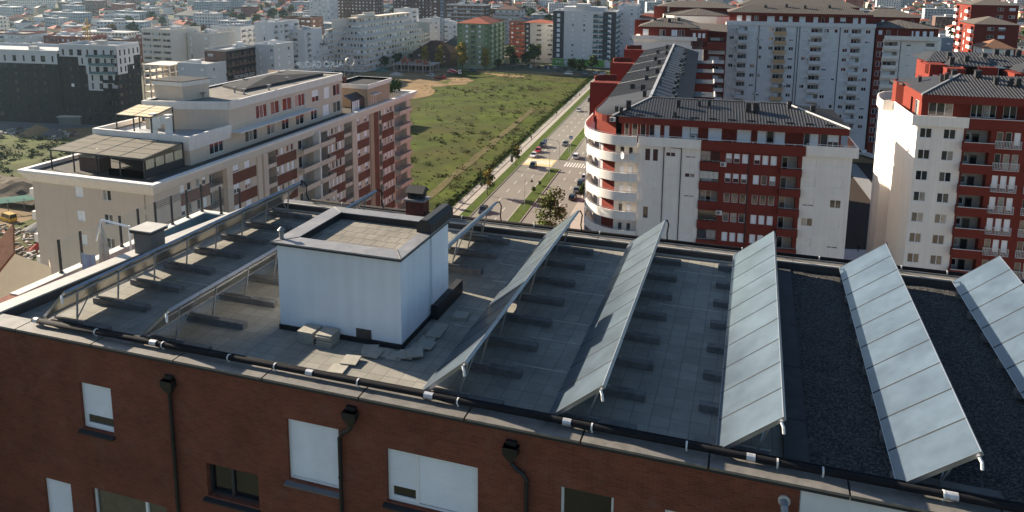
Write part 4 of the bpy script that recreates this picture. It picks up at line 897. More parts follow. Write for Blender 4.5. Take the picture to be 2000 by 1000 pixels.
# top parapets: left white, red, right white
b = M.mb(); b.box(-9.6, .28, V0 - .55, V0 - .35, -28.4, -26.9); b.box(-9.6, .28, V0 - .35, V0 + 2, -28.4, -28.2); b.box(15.95, 23.45, V0 - .45, V0 - .25, -28.35, -26.75); b.box(23.25, 23.45, V0 - .25, V0 + 8, -28.35, -26.75); b.box(15.95, 23.25, V0 - .25, V0 + 2.2, -28.35, -28.15); b.build('parapet', m_wht, M.root)
b = M.mb(); b.box(.3, 15.9, V0 - .65, V0 - .45, -28.45, -26.95); b.box(.3, 15.9, V0 - .45, V0 + 2, -28.3, -28.1); b.box(15.7, 15.9, V0 - .45, V0, -28.45, -26.95); b.build('parapet', m_redr, M.root)
b = M.mb()
for a, c, v, z in ((-9.6, .2, V0 - .45, -26.9), (.35, 15.85, V0 - .55, -26.95), (15.98, 23.4, V0 - .35, -26.75)):
    b.box(a, c, v - .03, v + .03, z + .22, z + .28); n = int((c - a) / 1.5)
    for q in range(n + 1): x = a + .05 + q * (c - a - .1) / n; b.box(x - .03, x + .03, v - .03, v + .03, z, z + .22)
b.build('railing', mat('white railing', (.7, .7, .7), .5), M.root)
b = M.mb()
for x in (-5.41, -2.67, 7.76): b.box(x - .12, x + .02, V0 - .09 - .06, V0 - .05 - .06, -62, -28.45)
b.box(-4.4, -2.67, V0 - .16, V0 - .12, -28.6, -28.47); b.build('downpipe', m_blk, M.root)
# set-back top floor
top = [(-12.1, -11.35, 'g'), (-10.9, -9.95, 'g'), (-9.55, -8.6, 'g'), (-8.1, -7.2, 'g'), (-7.2, -6.3, 's'), (-5.65, -4.85, 's'), (-2.8, -1.55, 's'), (-1.5, -.3, 'h'), (1.3, 3.4, 's'), (5.75, 7.9, 's'), (8.85, 10.2, 's'), (10.25, 11.35, 'g'), (11.4, 13.0, 's'), (15.8, 16.7, 'g'), (16.7, 17.95, 's'), (18.2, 19.3, 'g'), (19.3, 20.9, 'h')]
h2 = [(a, -27.45, c, -25.35, .12) for a, c, _ in top]
w = MB(); w.T = M.T(0, V0 + 2); w.wall(21.2, -28.3, -24.1, h2, .12, 0, 0, u0=-12.6)
for a, c, st in top: M.add('window', win_mesh(c - a, 2.1, st, upvc), a, V0 + 2.06, -27.45)
w.T = M.T(21.2, V0 + 2, 0, pi / 2); w.wall(10, -28.3, -24.1, [], .1)
w.T = M.T(0, 0); w.box(-13.0, 22.1, V0 + .75, V0 + .95, -25.15, -24.1); w.box(21.9, 22.1, V0 + .95, V0 + 14, -25.15, -24.1); w.poly([(-13, V0 + .9, -25.1), (22, V0 + .9, -25.1), (22, V0 + 2.1, -25.1), (-13, V0 + 2.1, -25.1)])
w.build('top_storey', m_redr, M.root)
# roof: ribbed hip with a wing going back
b = M.mb(); ze, zr = -24.08, -22.0; ub, ue = -13.0, 22.15; vb, ve = V0 + .7, 139.3
A_, Bq, Rr, Rl = (ub - 1, vb, ze), (ue, vb, ze), (13.7, 131, zr), (-8.4, 131, zr)
ribbed(b, A_, Bq, Rr, Rl); ribbed(b, Bq, (ue, ve, ze), (13.7, 131.01, zr), Rr); ribbed(b, (ue, ve, ze), (-1, ve, ze), Rl, Rr)
lc = [(-14, vb, ze), (-14.9, 122.95, ze), (-15.7, 123.4, ze), (-16.45, 124.3, ze), (-17.0, 125.4, ze), (-17.35, 126.8, ze), (-17.5, 128.5, ze), (-17.2, 133, ze), (-17.0, 140, ze)]
for p, q in zip(lc, lc[1:]): b.poly([q, p, Rl]) if q[1] < 139 else b.poly([q, p, Rl])
b.poly([(-17, 140, ze), Rl, (-8.6, 140, zr)])
# wing
ribbed(b, (-17.0, 226, ze), (-17.0, 140, ze), (-8.6, 140, zr), (-8.6, 226, zr), .55); ribbed(b, (-1.5, ve, ze), (-1.5, 226, ze), (-8.6, 226, zr), (-8.6, ve - 6, zr), .8)
b.poly([(-17, 226, ze), (-8.6, 226, zr), (-1.5, 226, ze)])
for y in (158, 175, 191, 208): b.poly([(-17, y, ze + .06), (-17, y + .4, ze + .06), (-8.6, y + .4, zr + .06), (-8.6, y, zr + .06)], 2)
b.box(-8.85, -8.35, 131, 226, zr, zr + .1, 2); b.box(-8.4, 13.7, 130.8, 131.2, zr, zr + .1, 1)
for p, q in ((Rl, (-14, vb, ze + .05)), (Rr, (ue, vb, ze + .05))): b.bar(p, q, .3, 2)
for x in range(12): b.box(-13.2 + x * 2.9, -12.0 + x * 2.9, vb + .8, vb + 1.0, ze + .25, ze + .42, 3)
b.build('roof', [m_roofd, m_rib, mat('pale roof flashing', (.42, .41, .4), .5, .3), m_blk], M.root)
b = M.mb(); b.band([(p[0], p[1]) for p in reversed(lc)] , ze - 1.0, ze + .12, -.15); b.build('roof_rim', m_redr, M.root)
for u, v, z, h, w_ in ((-11.7, 125.6, -23.3, 1.3, .75), (-13.6, 124.8, -23.6, .7, .5), (-12.7, 123.6, -23.7, .9, .5), (-3.7, 127.5, -22.9, 1.2, .55), (-4, 123.8, -23.8, .7, .45), (-.3, 128.3, -22.7, .9, .45), (1.2, 128.6, -22.6, .9, .5), (7.4, 127.2, -22.9, 1.3, .8), (8.6, 127.3, -22.9, 1.3, .85), (13.9, 129.4, -22.3, .9, .6), (-9.7, 133, -22.2, .9, .6), (-10.6, 141, -22.5, 1, .8), (-13, 146, -23.1, .9, .8), (17.6, 130, -23, 1, .7), (-11, 155, -22.6, .9, .7), (-9.4, 163, -22.1, .9, .7), (-12, 171, -22.8, .9, .7), (-10, 180, -22.3, .9, .7), (-11.5, 190, -22.7, .9, .7), (-9.3, 199, -22.1, .9, .6), (-12, 207, -22.9, .9, .7), (-10, 215, -22.3, 1, .7)): chimney_stub(M, u, v, z, h, w_)
# solar tubes and rails on the shaded slope
b = M.mb(); rq = random.Random(9)
for y in range(134, 222, 4):
    u0 = -8.0 + rq.uniform(0, .5); u1 = u0 + rq.uniform(2.2, 3.6)
    f = lambda u: zr + (ze - zr) * (u + 8.6) / 7.1
    b.bar((u0, y, f(u0) + .25), (u1, y, f(u1) + .25), .16, 0); b.bar((u0, y + 1.2, f(u0) + .3), (u1, y + 1.2, f(u1) + .3), .1, 0); b.box(u1 - .2, u1 + .25, y - .1, y + 1.4, f(u1) - .1, f(u1) + .6, 1)
b.build('solar_heater', [galv, m_blk], M.root)
# curved balconies on the left
arc = [(-9.5, 121.35), (-11.2, 121.25), (-12.9, 121.35), (-14.4, 121.9), (-15.9, 122.8), (-17.1, 124.0), (-18.1, 125.4), (-18.8, 127.2), (-19.2, 129.2), (-19.45, 131.3), (-19.45, 134), (-19.3, 139)]
def smooth(p, n=4):
    o = []
    for i in range(len(p) - 1):
        a, b_, c_, d_ = (Vector(p[max(i - 1, 0)]), Vector(p[i]), Vector(p[i + 1]), Vector(p[min(i + 2, len(p) - 1)]))
        for k in range(n):
            t = k / n; o.append(tuple(.5 * ((2 * b_) + (c_ - a) * t + (2 * a - 5 * b_ + 4 * c_ - d_) * t * t + (3 * b_ - a - 3 * c_ + d_) * t ** 3)))
    return o + [tuple(p[-1])]
arc = smooth(arc)
for k in range(NF + 1):
    zt = -26.9 if k == 0 else -29.93 - FP * (k - 1); hh = 1.6 if k == 0 else 1.45
    off = .25 if k == 0 else 0
    ln = [(u - off, v - off) for u, v in arc] if k == 0 else arc
    b = M.mb(); b.band(list(reversed(ln)), zt - hh, zt, .16); b.poly([(u, v, zt - hh + .15) for u, v in reversed(ln)] + [(-9.5, 139, zt - hh + .15)][:0]); 
    b.poly(list(reversed([(u, v, zt - hh + .02) for u, v in reversed(ln)])))
    b.build('balcony', m_wht, M.root)
    if k < 8:
        b = M.mb(); b.tube([(u + .1, v + .1, zt + .2) for u, v in ln], .035, 5)
        for u, v in ln[::4]: b.tube([(u + .1, v + .1, zt), (u + .1, v + .1, zt + .2)], .025, 4)
        b.build('railing', galv, M.root)
inner = [(-19.0, 139), (-18.4, 131.5), (-16.9, 127.0), (-15.7, 125.3), (-13.4, 123.1), (-9.5, 122.9)]
w = M.mb(); w.poly([(-13.4, 123.1, -62), (-9.5, 122.9, -62), (-9.5, 122.9, -28.3), (-13.4, 123.1, -28.3)]); w.poly([(-9.5, 122.9, -62), (-9.5, 122, -62), (-9.5, 122, -28.3), (-9.5, 122.9, -28.3)]); w.build('wall', m_wht, M.root)
w = M.mb(); w.poly([(-15.7, 125.3, -62), (-13.4, 123.1, -62), (-13.4, 123.1, -28.3), (-15.7, 125.3, -28.3)]); w.build('wall', m_redr, M.root)
w = M.mb(); w.poly([(-16.9, 127, -62), (-15.7, 125.3, -62), (-15.7, 125.3, -28.3), (-16.9, 127, -28.3)]); w.poly([(-18.4, 131.5, -62), (-16.9, 127, -62), (-16.9, 127, -28.3), (-18.4, 131.5, -28.3)]); w.poly([(-19, 139, -62), (-18.4, 131.5, -62), (-18.4, 131.5, -28.3), (-19, 139, -28.3)]); w.build('shutter_wall', mat('grey plastic blinds', (.33, .31, .33), .7, streak=.1), M.root)
w = M.mb()
for k in range(9):
    z = -31.5 - FP * k + .2
    w.box(-18.9, -18.75, 126.9, 127.05, z, z + 3, 0)
w.build('post', upvc, M.root)
w = M.mb()
for k in range(0, 8):
    z = -31.3 - FP * k; w.poly([(-19.2, 130.0, z + .9), (-18.85, 127.2, z + .9), (-18.85, 127.2, z + 2.7), (-19.2, 130.0, z + 2.7)])
w.build('glazing', mat('cream blind', (.6, .5, .34), .8), M.root)
for k in range(9):
    z = -31.5 - FP * k
    M.add('window', win_mesh(.7, 1.5, 'g' if k % 4 in (0, 3) else 's', upvc), -12.6, V0 + .9, z + .9); M.add('window', win_mesh(.7, 1.5, 's' if k % 4 else 'g', upvc), -11.2, V0 + .84, z + .9)
w = M.mb(); w.poly([(-17.3, 128.5, -28.3), (-13.6, 124.8, -28.3), (-13.6, 124.8, -24.6), (-17.3, 128.5, -24.6)]); w.poly([(-17.5, 139, -28.3), (-17.3, 128.5, -28.3), (-17.3, 128.5, -24.6), (-17.5, 139, -24.6)]); w.box(-17.2, -16.9, 125.0, 125.3, -28.3, -24.6); w.build('top_storey', m_redr, M.root)
# red fins of the wing behind
for v in (155.5, 189.5, 222):
    w = M.mb(); w.box(-22.6, -17.0, v, v + .4, -62, -23.6); w.box(-22.6, -22.3, v + .4, v + 7, -62, -24.5); w.box(-22.6, -17, v + .4, v + 7, -24.4, -24.2)
    cu_ = [(-22.6, v + 7), (-22.9, v + 8.5), (-22.2, v + 10), (-20.5, v + 11.2), (-18.5, v + 11.8)]
    w.band(cu_, -62, -23.4, -.3); w.build('fin_wall', m_redr, M.root)
w = M.mb(); w.poly([(-17, 226, -62), (-17, 139, -62), (-17, 139, ze), (-17, 226, ze)]); w.poly([(-1.7, 139, -62), (-1.7, 226, -62), (-1.7, 226, ze), (-1.7, 139, ze)]); w.poly([(-1.7, 226, -62), (-17, 226, -62), (-17, 226, ze), (-1.7, 226, ze)]); w.build('wall', m_redr, M.root)
w = M.mb()
for v in (150, 168, 186, 204): w.box(-1.7, 2.3, v, v + 6, -62, -24.8, 0); w.box(-1.9, 2.5, v - .2, v + 6.2, -24.8, -24.65, 2); w.box(2.3, 2.5, v - .2, v + 6.2, -24.65, -24.45, 1)
w.build('bay', [m_redr, m_wht, m_roofd], M.root)
# satellite dishes, air conditioners
def dish(M_, u, v, z, r, yaw):
    b = MB(); b.T = M_.T(u, v, z, yaw); n = 14
    for j in range(3):
        r0_, r1_ = r * j / 3, r * (j + 1) / 3
        for i in range(n):
            a0, a1 = 2 * pi * i / n, 2 * pi * (i + 1) / n; y = lambda q: -.35 * (q / r) ** 2 * r * .8
            p = lambda q, a: (q * cos(a), y(q), q * sin(a) * 1.1)
            b.poly([p(r1_, a0), p(r1_, a1), p(r0_, a1), p(r0_, a0)] if j else [p(r1_, a0), p(r1_, a1), (0, 0, 0)])
    b.tube([(0, 0, -r), (0, -r * .9, -.1)], .02, 4); b.tube([(0, .05, 0), (0, .5, -.1)], .04, 5)
    b.build('satellite_dish', mat('pale dish', (.6, .6, .6), .5), M_.root)
dish(M, -11.9, 120.7, -30.0, .55, -.9); dish(M, -10.4, 120.8, -30.1, .6, .5)
def ac(M_, u, v, z, a=0):
    b = MB(); b.T = M_.T(u, v, 0, a); b.box(0, .95, -.38, -.02, z, z + .7); b.tube([(.35, -.4, z + .35), (.35, -.385, z + .35)], .26, 12, 1); b.tube([(.35, -.41, z + .35), (.35, -.395, z + .35)], .09, 8, 0)
    b.build('air_conditioner', [mat('ivory metal', (.6, .58, .54), .5), m_blk], M_.root)
ac(M, 3.35, V0 - .1, -31.0); ac(M, 3.1, V0 - .1, -39.0); ac(M, -14.4, V0 + .6, -24.9); ac(M, -1.4, V0 + 1.95, -27.3)
M.finish()

# ---------------------------------------------------------------- right hand red and white building
Rb = Bld('apartment_building', 'red and white apartment building with red balconies at the right edge of the photo', 'apartment building', (31.3 * cos(AN) - 122 * sin(AN), 31.3 * sin(AN) + 122 * cos(AN), -62), AN)
Rb.loc = (0, 0, -62); holes = []; M_ = Rb; backs = []; rr2 = random.Random(8)
def addr(u0, u1, z0, z1, st, nm='window'): holes.append((u0, z0, u1, z1, .15)); Rb.add(nm, win_mesh(u1 - u0, z1 - z0, st, upvc), u0, V0 + .08, z0)
for k in range(11):
    d = -FP * k
    for u in (31.62, 34.8): addr(u, u + 1.62, -24.6 + d, -23.12 + d, 'g')
    for u in (41.78, 42.9, 44.02, 46.1, 47.25, 48.4): addr(u, u + .86, -25.4 + d, -23.1 + d, rr2.choice('gggq'), 'balcony_door')
    holes.append((37.7, -25.9 + d, 41.0, -23.0 + d, 1.3)); backs.append((37.7, 41.0, -25.9 + d, -23 + d))
w = MB(); w.T = Rb.T(0, V0); w.wall(37.45, -62, -22.7, holes, .15, 0, 0, u0=31.2); w.build('wall', m_wht, Rb.root)
w = MB(); w.T = Rb.T(0, V0 - .05); w.wall(56, -62, -22.7, holes, .2, 0, 0, u0=37.45); w.build('wall', m_redr, Rb.root)['label'] = 'dark red part of the facade'
w = MB(); w.T = Rb.T(0, V0)
for a, c, z0, z1 in backs: w.poly([(a, 1.29, z0), (c, 1.29, z0), (c, 1.29, z1), (a, 1.29, z1)])
w.build('recess_wall', m_int, Rb.root)
for k in range(11):
    zf = -26.05 - FP * k; b = Rb.mb(); b.box(37.35, 41.25, V0 - 1.2, V0 - 1.05, zf + .1, zf + 1.35); b.box(37.35, 37.5, V0 - 1.05, V0, zf + .1, zf + 1.35); b.box(41.1, 41.25, V0 - 1.05, V0, zf + .1, zf + 1.35); b.box(37.35, 41.25, V0 - 1.2, V0 + 1.2, zf, zf + .1); b.box(37.33, 41.27, V0 - 1.22, V0 - 1.02, zf + 1.35, zf + 1.4, 1); b.build('balcony', [m_redr, m_wht], Rb.root)
    Rb.add('balcony_door', win_mesh(.9, 2.1, 'g', darkfr), 39.0, V0 + 1.2, zf + .15); Rb.add('balcony_window', win_mesh(.8, 1.1, 'g', upvc), 37.9, V0 + 1.2, zf + 1.2)
    for a in (41.65, 46.0):
        b = Rb.mb(); L_ = 3.35
        for q in range(18): b.box(a + q * L_ / 17 - .02, a + q * L_ / 17 + .02, V0 - .3, V0 - .27, zf + .55, zf + 1.6)
        b.box(a - .03, a + L_ + .03, V0 - .31, V0 - .26, zf + 1.6, zf + 1.66); b.box(a - .03, a + L_ + .03, V0 - .31, V0 - .26, zf + .5, zf + .56); b.box(a - .03, a + .02, V0 - .3, V0 - .05, zf + .5, zf + 1.66); b.box(a + L_ - .02, a + L_ + .03, V0 - .3, V0 - .05, zf + .5, zf + 1.66)
        b.build('railing', MATS['white railing'], Rb.root)
# left side, sunlit: flat part with a notch and a rounded bay
w = MB(); w.T = Rb.T(31.2, 134.0, 0, -pi / 2); w.wall(12.0, -62, -22.7, [], .1)
hs = [(1.2, -31.9 - FP * k, 2.15, -30.3 - FP * k, .15) for k in range(-1, 9)]
w.T = Rb.T(32.2, 139.0, 0, -pi / 2); w.wall(5, -62, -22.7, hs, .15)
for k in range(-1, 9): Rb.add('window', win_mesh(.95, 1.6, 'g', darkfr), 32.28, 139 - 1.2, -31.9 - FP * k, -pi / 2)
w.T = Rb.T(0, 0); w.poly([(32.2, 134, -62), (31.2, 134, -62), (31.2, 134, -22.7), (32.2, 134, -22.7)])
w.band([(33, 146.5), (31.2, 145.6), (30.4, 144), (30.3, 142), (30.8, 140.2), (32.2, 139)], -62, -22.7, .3)
w.band([(33.5, 146), (31, 144.5), (29.6, 142), (28.9, 139), (28.7, 136), (28.8, 133.8), (30.4, 133.6), (30.35, 131), (30.35, V0 - .4), (37.9, V0 - .4)], -22.75, -21.2, .18)
w.build('wall', m_wht, Rb.root)
w = Rb.mb(); w.band([(33.6, 146.5), (31.6, 145.2), (30.6, 143.6)], -62, -24, .1); w.build('wall', m_redr, Rb.root)
b = Rb.mb(); b.box(38.0, 56, V0 - .5, V0 - .3, -22.75, -21.28); b.box(37.95, 56, V0 - .53, V0 - .27, -21.28, -21.22, 1); b.box(30.4, 56, V0 - .3, V0 + 2, -22.6, -22.45); b.build('parapet', [m_redr, m_wht], Rb.root)
tw_ = [(32.85, 36.15, 'g'), (38.5, 40.1, 'g'), (40.2, 41.85, 'g'), (42.75, 44.5, 'g'), (47, 49, 'g')]
w = MB(); w.T = Rb.T(0, V0 + 1.5); w.wall(56, -22.6, -18.2, [(a, -21.4, c, -19.35, .12) for a, c, _ in tw_], .12, u0=31.9)
for a, c, st in tw_: Rb.add('window', win_mesh(c - a, 2.05, st, upvc), a, V0 + 1.56, -21.4)
w.T = Rb.T(31.9, 128.6, 0, -pi / 2); w.wall(5.1, -22.6, -18.2, [(1.4, -22.2, 3.6, -19.6, .12)], .12); Rb.add('window', win_mesh(2.2, 2.6, 'g', upvc), 31.96, 127.2, -22.2, -pi / 2)
w.T = Rb.T(0, 0); w.poly([(33.0, 128.6, -22.6), (31.9, 128.6, -22.6), (31.9, 128.6, -18.2), (33.0, 128.6, -18.2)])
w.band([(33, 139), (31.2, 137.8), (30.5, 136), (30.6, 134), (31.6, 133.4), (31.9, 129.8), (33, 129.7)], -22.6, -18.0, .2)
w.band([(56, V0 + .2), (31.5, V0 + .2), (31.5, 128.7)][::-1], -19.35, -18.1, .2)
w.build('top_storey', m_redr, Rb.root)
b = Rb.mb(); ze2, zr2 = -18.15, -16.0
ribbed(b, (31.4, V0 + .1, ze2), (56, V0 + .1, ze2), (56, 130.5, zr2), (38.6, 130.5, zr2)); b.poly([(31.4, 139, ze2), (31.4, V0 + .1, ze2), (38.6, 130.5, zr2)]); b.poly([(31.4, 139, ze2), (38.6, 130.5, zr2), (56, 130.5, zr2), (56, 139, ze2)])
b.bar((31.4, V0 + .1, ze2 + .03), (38.6, 130.5, zr2 + .03), .25, 2); b.prism([(31.2, 139), (30.4, 137.5), (30.3, 135.5), (31.2, 133), (34, 133), (34, 139)], ze2 - .2, ze2 + .03)
b.build('roof', [m_roofd, m_rib, MATS['pale roof flashing']], Rb.root)
for u, v, z, h, w_ in ((33.4, 132, -17.6, .8, .5), (35.6, 128.6, -16.9, .9, .5), (36.3, 128.8, -16.7, .9, .5), (40.8, 129.6, -16.3, 1.0, .8), (42.6, 127.2, -16.9, 1, .6), (44.4, 126.8, -17, 1.1, .6), (45.5, 127, -17, 1.1, .6), (38.5, 133, -16.8, 1, .7), (50, 128, -16.6, 1, .6)): chimney_stub(Rb, u, v, z, h, w_)
ac(Rb, 31.3, 127.0, -22.3, -pi / 2); ac(Rb, 31.3, 125.9, -22.3, -pi / 2)
Rb.finish()

# ---------------------------------------------------------------- red penthouse roofs behind it
Q = Bld('apartment_building', 'row of orange red penthouse bays with dark roofs behind the right hand building', 'apartment building', (0, 0, -62), AN)
w = Q.mb(); w.box(45, 80, 160, 175, -62, -21.5, 0); 
for u, v, wd_, dp, zt in ((43.0, 163.5, 3, 10, -18.3), (45.2, 160.5, 3.2, 10, -18.6), (51.2, 162.5, 3.4, 9, -18.4), (56, 158.5, 6, 8, -18.9)):
    w.box(u, u + wd_, v, v + dp, -24, zt)
w.band([(47, 170), (43.3, 170.5), (42.2, 168), (42.4, 164.5), (44.0, 163.4)], -20, -18.3, .2)
w.build('wall', m_redr, Q.root)
w = Q.mb(); w.band([(46, 166), (41.5, 166.5), (39.8, 164), (40, 160), (41.5, 158.3), (45, 158.2), (47, 155.5), (50, 155.4)], -24, -22.4, .2); w.box(49, 55.5, 158.2, 158.5, -24, -22.3); w.build('parapet', m_redr, Q.root)
w = Q.mb(); w.band([(46, 166), (41.4, 166.6), (39.7, 164), (39.9, 160), (41.4, 158.2), (45, 158.1), (47, 155.4), (50, 155.3)], -22.4, -22.25, .3); w.box(48.9, 55.6, 158.1, 158.6, -22.3, -22.1); w.build('coping', m_wht, Q.root)
b = Q.mb()
for u0, u1, v0, v1, z in ((43.5, 60, 168, 181, -18.2), (46.5, 54, 163.5, 172, -18.5), (52, 75, 165, 178, -18.3), (57, 78, 159, 168, -18.7)): ribbed(b, (u0, v0, z), (u1, v0, z), (u1, (v0 + v1) / 2, z + 1.5), (u0 + 3, (v0 + v1) / 2, z + 1.5), .6); b.poly([(u0, v1, z), (u0, v0, z), (u0 + 3, (v0 + v1) / 2, z + 1.5)]); b.poly([(u1, v1, z), (u0, v1, z), (u0 + 3, (v0 + v1) / 2, z + 1.5), (u1, (v0 + v1) / 2, z + 1.5)])
b.build('roof', [m_roofd, m_rib], Q.root)
for u, v, z in ((48, 170, -17.6), (50, 166, -17.8), (57, 172, -16.9), (59, 172, -16.9), (61, 172, -16.9), (64, 164, -17.3), (66, 163, -17.3), (47, 164.5, -18), (54, 169, -17.5)): chimney_stub(Q, u, v, z, 1.1, .8)
for u, v, a in ((44.2, 163.45, 0), (45.5, 163.45, 0)): Q.add('window', win_mesh(.9, 1.9, 's', upvc), u - .6, v - .03, -22.2)
Q.finish()

# ---------------------------------------------------------------- tall pale grey slab with ochre and grey balconies
T = Bld('apartment_tower', 'tall pale grey apartment slab with balcony columns and red top floor', 'apartment tower', (0, 0, -62), AN)
VT = 275.0; FT = 3.22; holes = []; backs = []; rt_ = random.Random(6)
wcols = [8.35, 15.6, 18.2, 21.3, 27.95, 32.2, 38.95, 42.2, 45.1, 51.9]; bcols = [(11.25, 2.9, m_gry), (23.2, 3.5, m_ora), (34.8, 3.6, m_gry), (47.5, 3.0, m_gry)]
for k in range(11):
    zt = -20.05 - FT * k
    for i, u in enumerate(wcols):
        ww_ = 1.0 if i in (2, 7) else 1.5; holes.append((u, zt - 1.2, u + ww_, zt, .15)); T.add('window', win_mesh(ww_, 1.2, rt_.choice('gggsshq'), gv_), u, VT + .08, zt - 1.2)
    for u, w_, mm in bcols:
        holes.append((u, zt - 2.2, u + w_, zt + .15, 1.2)); backs.append((u, u + w_, zt - 2.2, zt + .15)); T.add('balcony', balc_mesh(w_ + .5, 1.1, 1.05, mm), u - .25, VT, zt - 2.2)
        T.add('balcony_door', win_mesh(w_ * .6, 2.0, rt_.choice('gggs'), upvc), u + .2, VT + 1.1, zt - 2.15)
w = MB(); w.T = T.T(0, VT); w.wall(54.7, -62, -19.3, holes, .15, u0=7.2); w.T = T.T(54.7, VT, 0, pi / 2); w.wall(16, -62, -19.3, []); w.T = T.T(7.2, VT + 16, 0, -pi / 2); w.wall(16, -62, -19.3, [])
w.T = T.T(0, 0); w.box(7.0, 54.9, VT - .3, VT - .1, -19.4, -18.0); w.box(7, 54.9, VT - .1, VT + 2.3, -19.4, -19.2); w.build('wall', m_gry, T.root)
w = MB(); w.T = T.T(0, VT)
for a, c, z0, z1 in backs: w.poly([(a, 1.19, z0), (c, 1.19, z0), (c, 1.19, z1), (a, 1.19, z1)])
w.build('recess_wall', m_int, T.root)
tp = [(10.5, 12.2), (13.6, 15.2), (16.2, 17.6), (20.5, 23), (24.5, 25.5), (27.5, 28.8), (31, 33), (35.5, 37), (38, 39), (40.5, 42), (44, 45.8), (48, 49.6), (50.5, 52)]
w = MB(); w.T = T.T(0, VT + 2); w.wall(53.5, -19.3, -15.1, [(a, -18.6, c, -16.2, .12) for a, c in tp], .12, u0=8)
for i, (a, c) in enumerate(tp): T.add('window', win_mesh(c - a, 2.4, 'ssgshs'[i % 6], upvc), a, VT + 2.06, -18.6)
w.T = T.T(0, 0); w.box(7.4, 54, VT + .8, VT + 1, -16.0, -15.1); w.poly([(53.5, VT + 2, -19.3), (53.5, VT + 14, -19.3), (53.5, VT + 14, -15.1), (53.5, VT + 2, -15.1)]); w.build('top_storey', m_redr, T.root)
b = T.mb(); hip_ = 3.0; m_tan = mat('weathered brown roof', (.125, .11, .095), .8, .1, var=.15, scale=.8); m_tanr = mat('weathered roof rib', (.075, .067, .06), .8)
ribbed(b, (7.3, VT + .7, -15.08), (54.2, VT + .7, -15.08), (47, VT + 8.5, -12.9), (14, VT + 8.5, -12.9), .7); b.poly([(54.2, VT + .7, -15.08), (54.2, VT + 16.5, -15.08), (47, VT + 8.5, -12.9)]); b.poly([(54.2, VT + 16.5, -15.08), (7.3, VT + 16.5, -15.08), (14, VT + 8.5, -12.9), (47, VT + 8.5, -12.9)]); b.poly([(7.3, VT + 16.5, -15.08), (7.3, VT + .7, -15.08), (14, VT + 8.5, -12.9)])
b.build('roof', [m_tan, m_tanr], T.root)
b = T.mb()
for x in (17.95, 30.3, 31.15, 43.95): b.box(x - .1, x + .1, VT - .12, VT, -62, -19.4)
b.build('downpipe', m_blk, T.root)
for u, v, z in ((20, 281, -13.6), (27, 282, -13.2), (33, 281, -13.5), (41, 282, -13.3)): chimney_stub(T, u, v, z, .9, .8)
for q in range(16):
    ac(T, [10.1, 17.2, 27.0, 33.9, 38.7, 50.8][q % 6] + .1, VT, -21.4 - FT * (q * 7 % 10) + .3)
T.finish()
# its right neighbour with white balconies and a fan shaped roof
T2 = Bld('apartment_tower', 'white apartment block with one stack of balconies beside the grey slab', 'apartment tower', (0, 0, -62), AN)
V2 = 255.0; holes = []; backs = []; redh = []
for k in range(11):
    zt = -22.3 - FT * k
    holes.append((53.4, zt - 2.3, 57.6, zt, 1.3)); backs.append((53.4, 57.6, zt - 2.3, zt)); T2.add('balcony', balc_mesh(4.9, 1.0, 1.1, m_wht), 53.1, V2, zt - 2.3); T2.add('balcony_door', win_mesh(2.6, 2.0, rt_.choice('ggs'), upvc), 53.7, V2 + 1.2, zt - 2.25)
    for u in (60.2, 63.4): holes.append((u, zt - 1.3, u + 1.4, zt - .1, .15)); T2.add('window', win_mesh(1.4, 1.2, rt_.choice('gshq'), iv), u, V2 + .08, zt - 1.3)
    holes.append((66.0, zt - 2.0, 68.6, zt - .1, .8)); backs.append((66.0, 68.6, zt - 2.0, zt - .1)); T2.add('balcony', balc_mesh(2.9, .25, .9, m_wht), 65.85, V2, zt - 2.1)
    T2.add('window', win_mesh(.9, 1.8, 'g', upvc), 51.4, V2 - .06, zt - 1.9); T2.add('window', win_mesh(.8, 1.8, 'g', upvc), 52.45, V2 - .06, zt - 1.9)
w = MB(); w.T = T2.T(0, V2); w.wall(69.6, -62, -21.4, holes, .15, u0=53.0); w.T = T2.T(0, 0); w.poly([(69.6, V2, -62), (71.6, V2 + 4, -62), (71.6, V2 + 4, -21.4), (69.6, V2, -21.4)]); w.poly([(71.6, V2 + 4, -62), (71.6, V2 + 16, -62), (71.6, V2 + 16, -21.4), (71.6, V2 + 4, -21.4)])
w.band([(72, V2 + 6), (70.4, V2 + .2), (67, V2 - .9), (61, V2 - 1.3), (53.2, V2 - .7)][::-1], -21.6, -20.2, .2); w.poly([(53.2, V2 - .7, -21.5), (61, V2 - 1.3, -21.5), (67, V2 - .9, -21.5), (70.4, V2 + .2, -21.5), (72, V2 + 6, -21.5), (53, V2 + 6, -21.5)]); w.build('wall', m_wht, T2.root)
w = MB(); w.T = T2.T(0, V2)
for a, c, z0, z1 in backs: w.poly([(a, 1.29, z0), (c, 1.29, z0), (c, 1.29, z1), (a, 1.29, z1)])
w.build('recess_wall', m_int, T2.root)
w = T2.mb(); w.poly([(50.9, V2, -62), (53.0, V2, -62), (53.0, V2, -20), (50.9, V2, -20)]); w.poly([(50.9, V2 + 16, -62), (50.9, V2, -62), (50.9, V2, -17.7), (50.9, V2 + 16, -17.7)])
w.band([(71.5, V2 + 8), (70, V2 + 2.6), (66, V2 + 1.2), (60, V2 + .8), (51, V2 + 1.2)][::-1], -21.5, -17.7, .2); w.build('top_storey', m_redr, T2.root)
for i, u in enumerate((51.6, 54.0, 57.4, 59.2, 61.0, 62.8, 65.0, 67)): T2.add('window', win_mesh(1.15, 2.0, 'sgssssss'[i], upvc), u, V2 + .9, -20.6)
b = T2.mb(); ring_ = [(50.4, V2 + .5), (56, V2 - .1), (61, V2 - .3), (66.5, V2 + .2), (70.6, V2 + 1.8), (72.4, V2 + 7), (72, V2 + 16), (50.4, V2 + 16)]
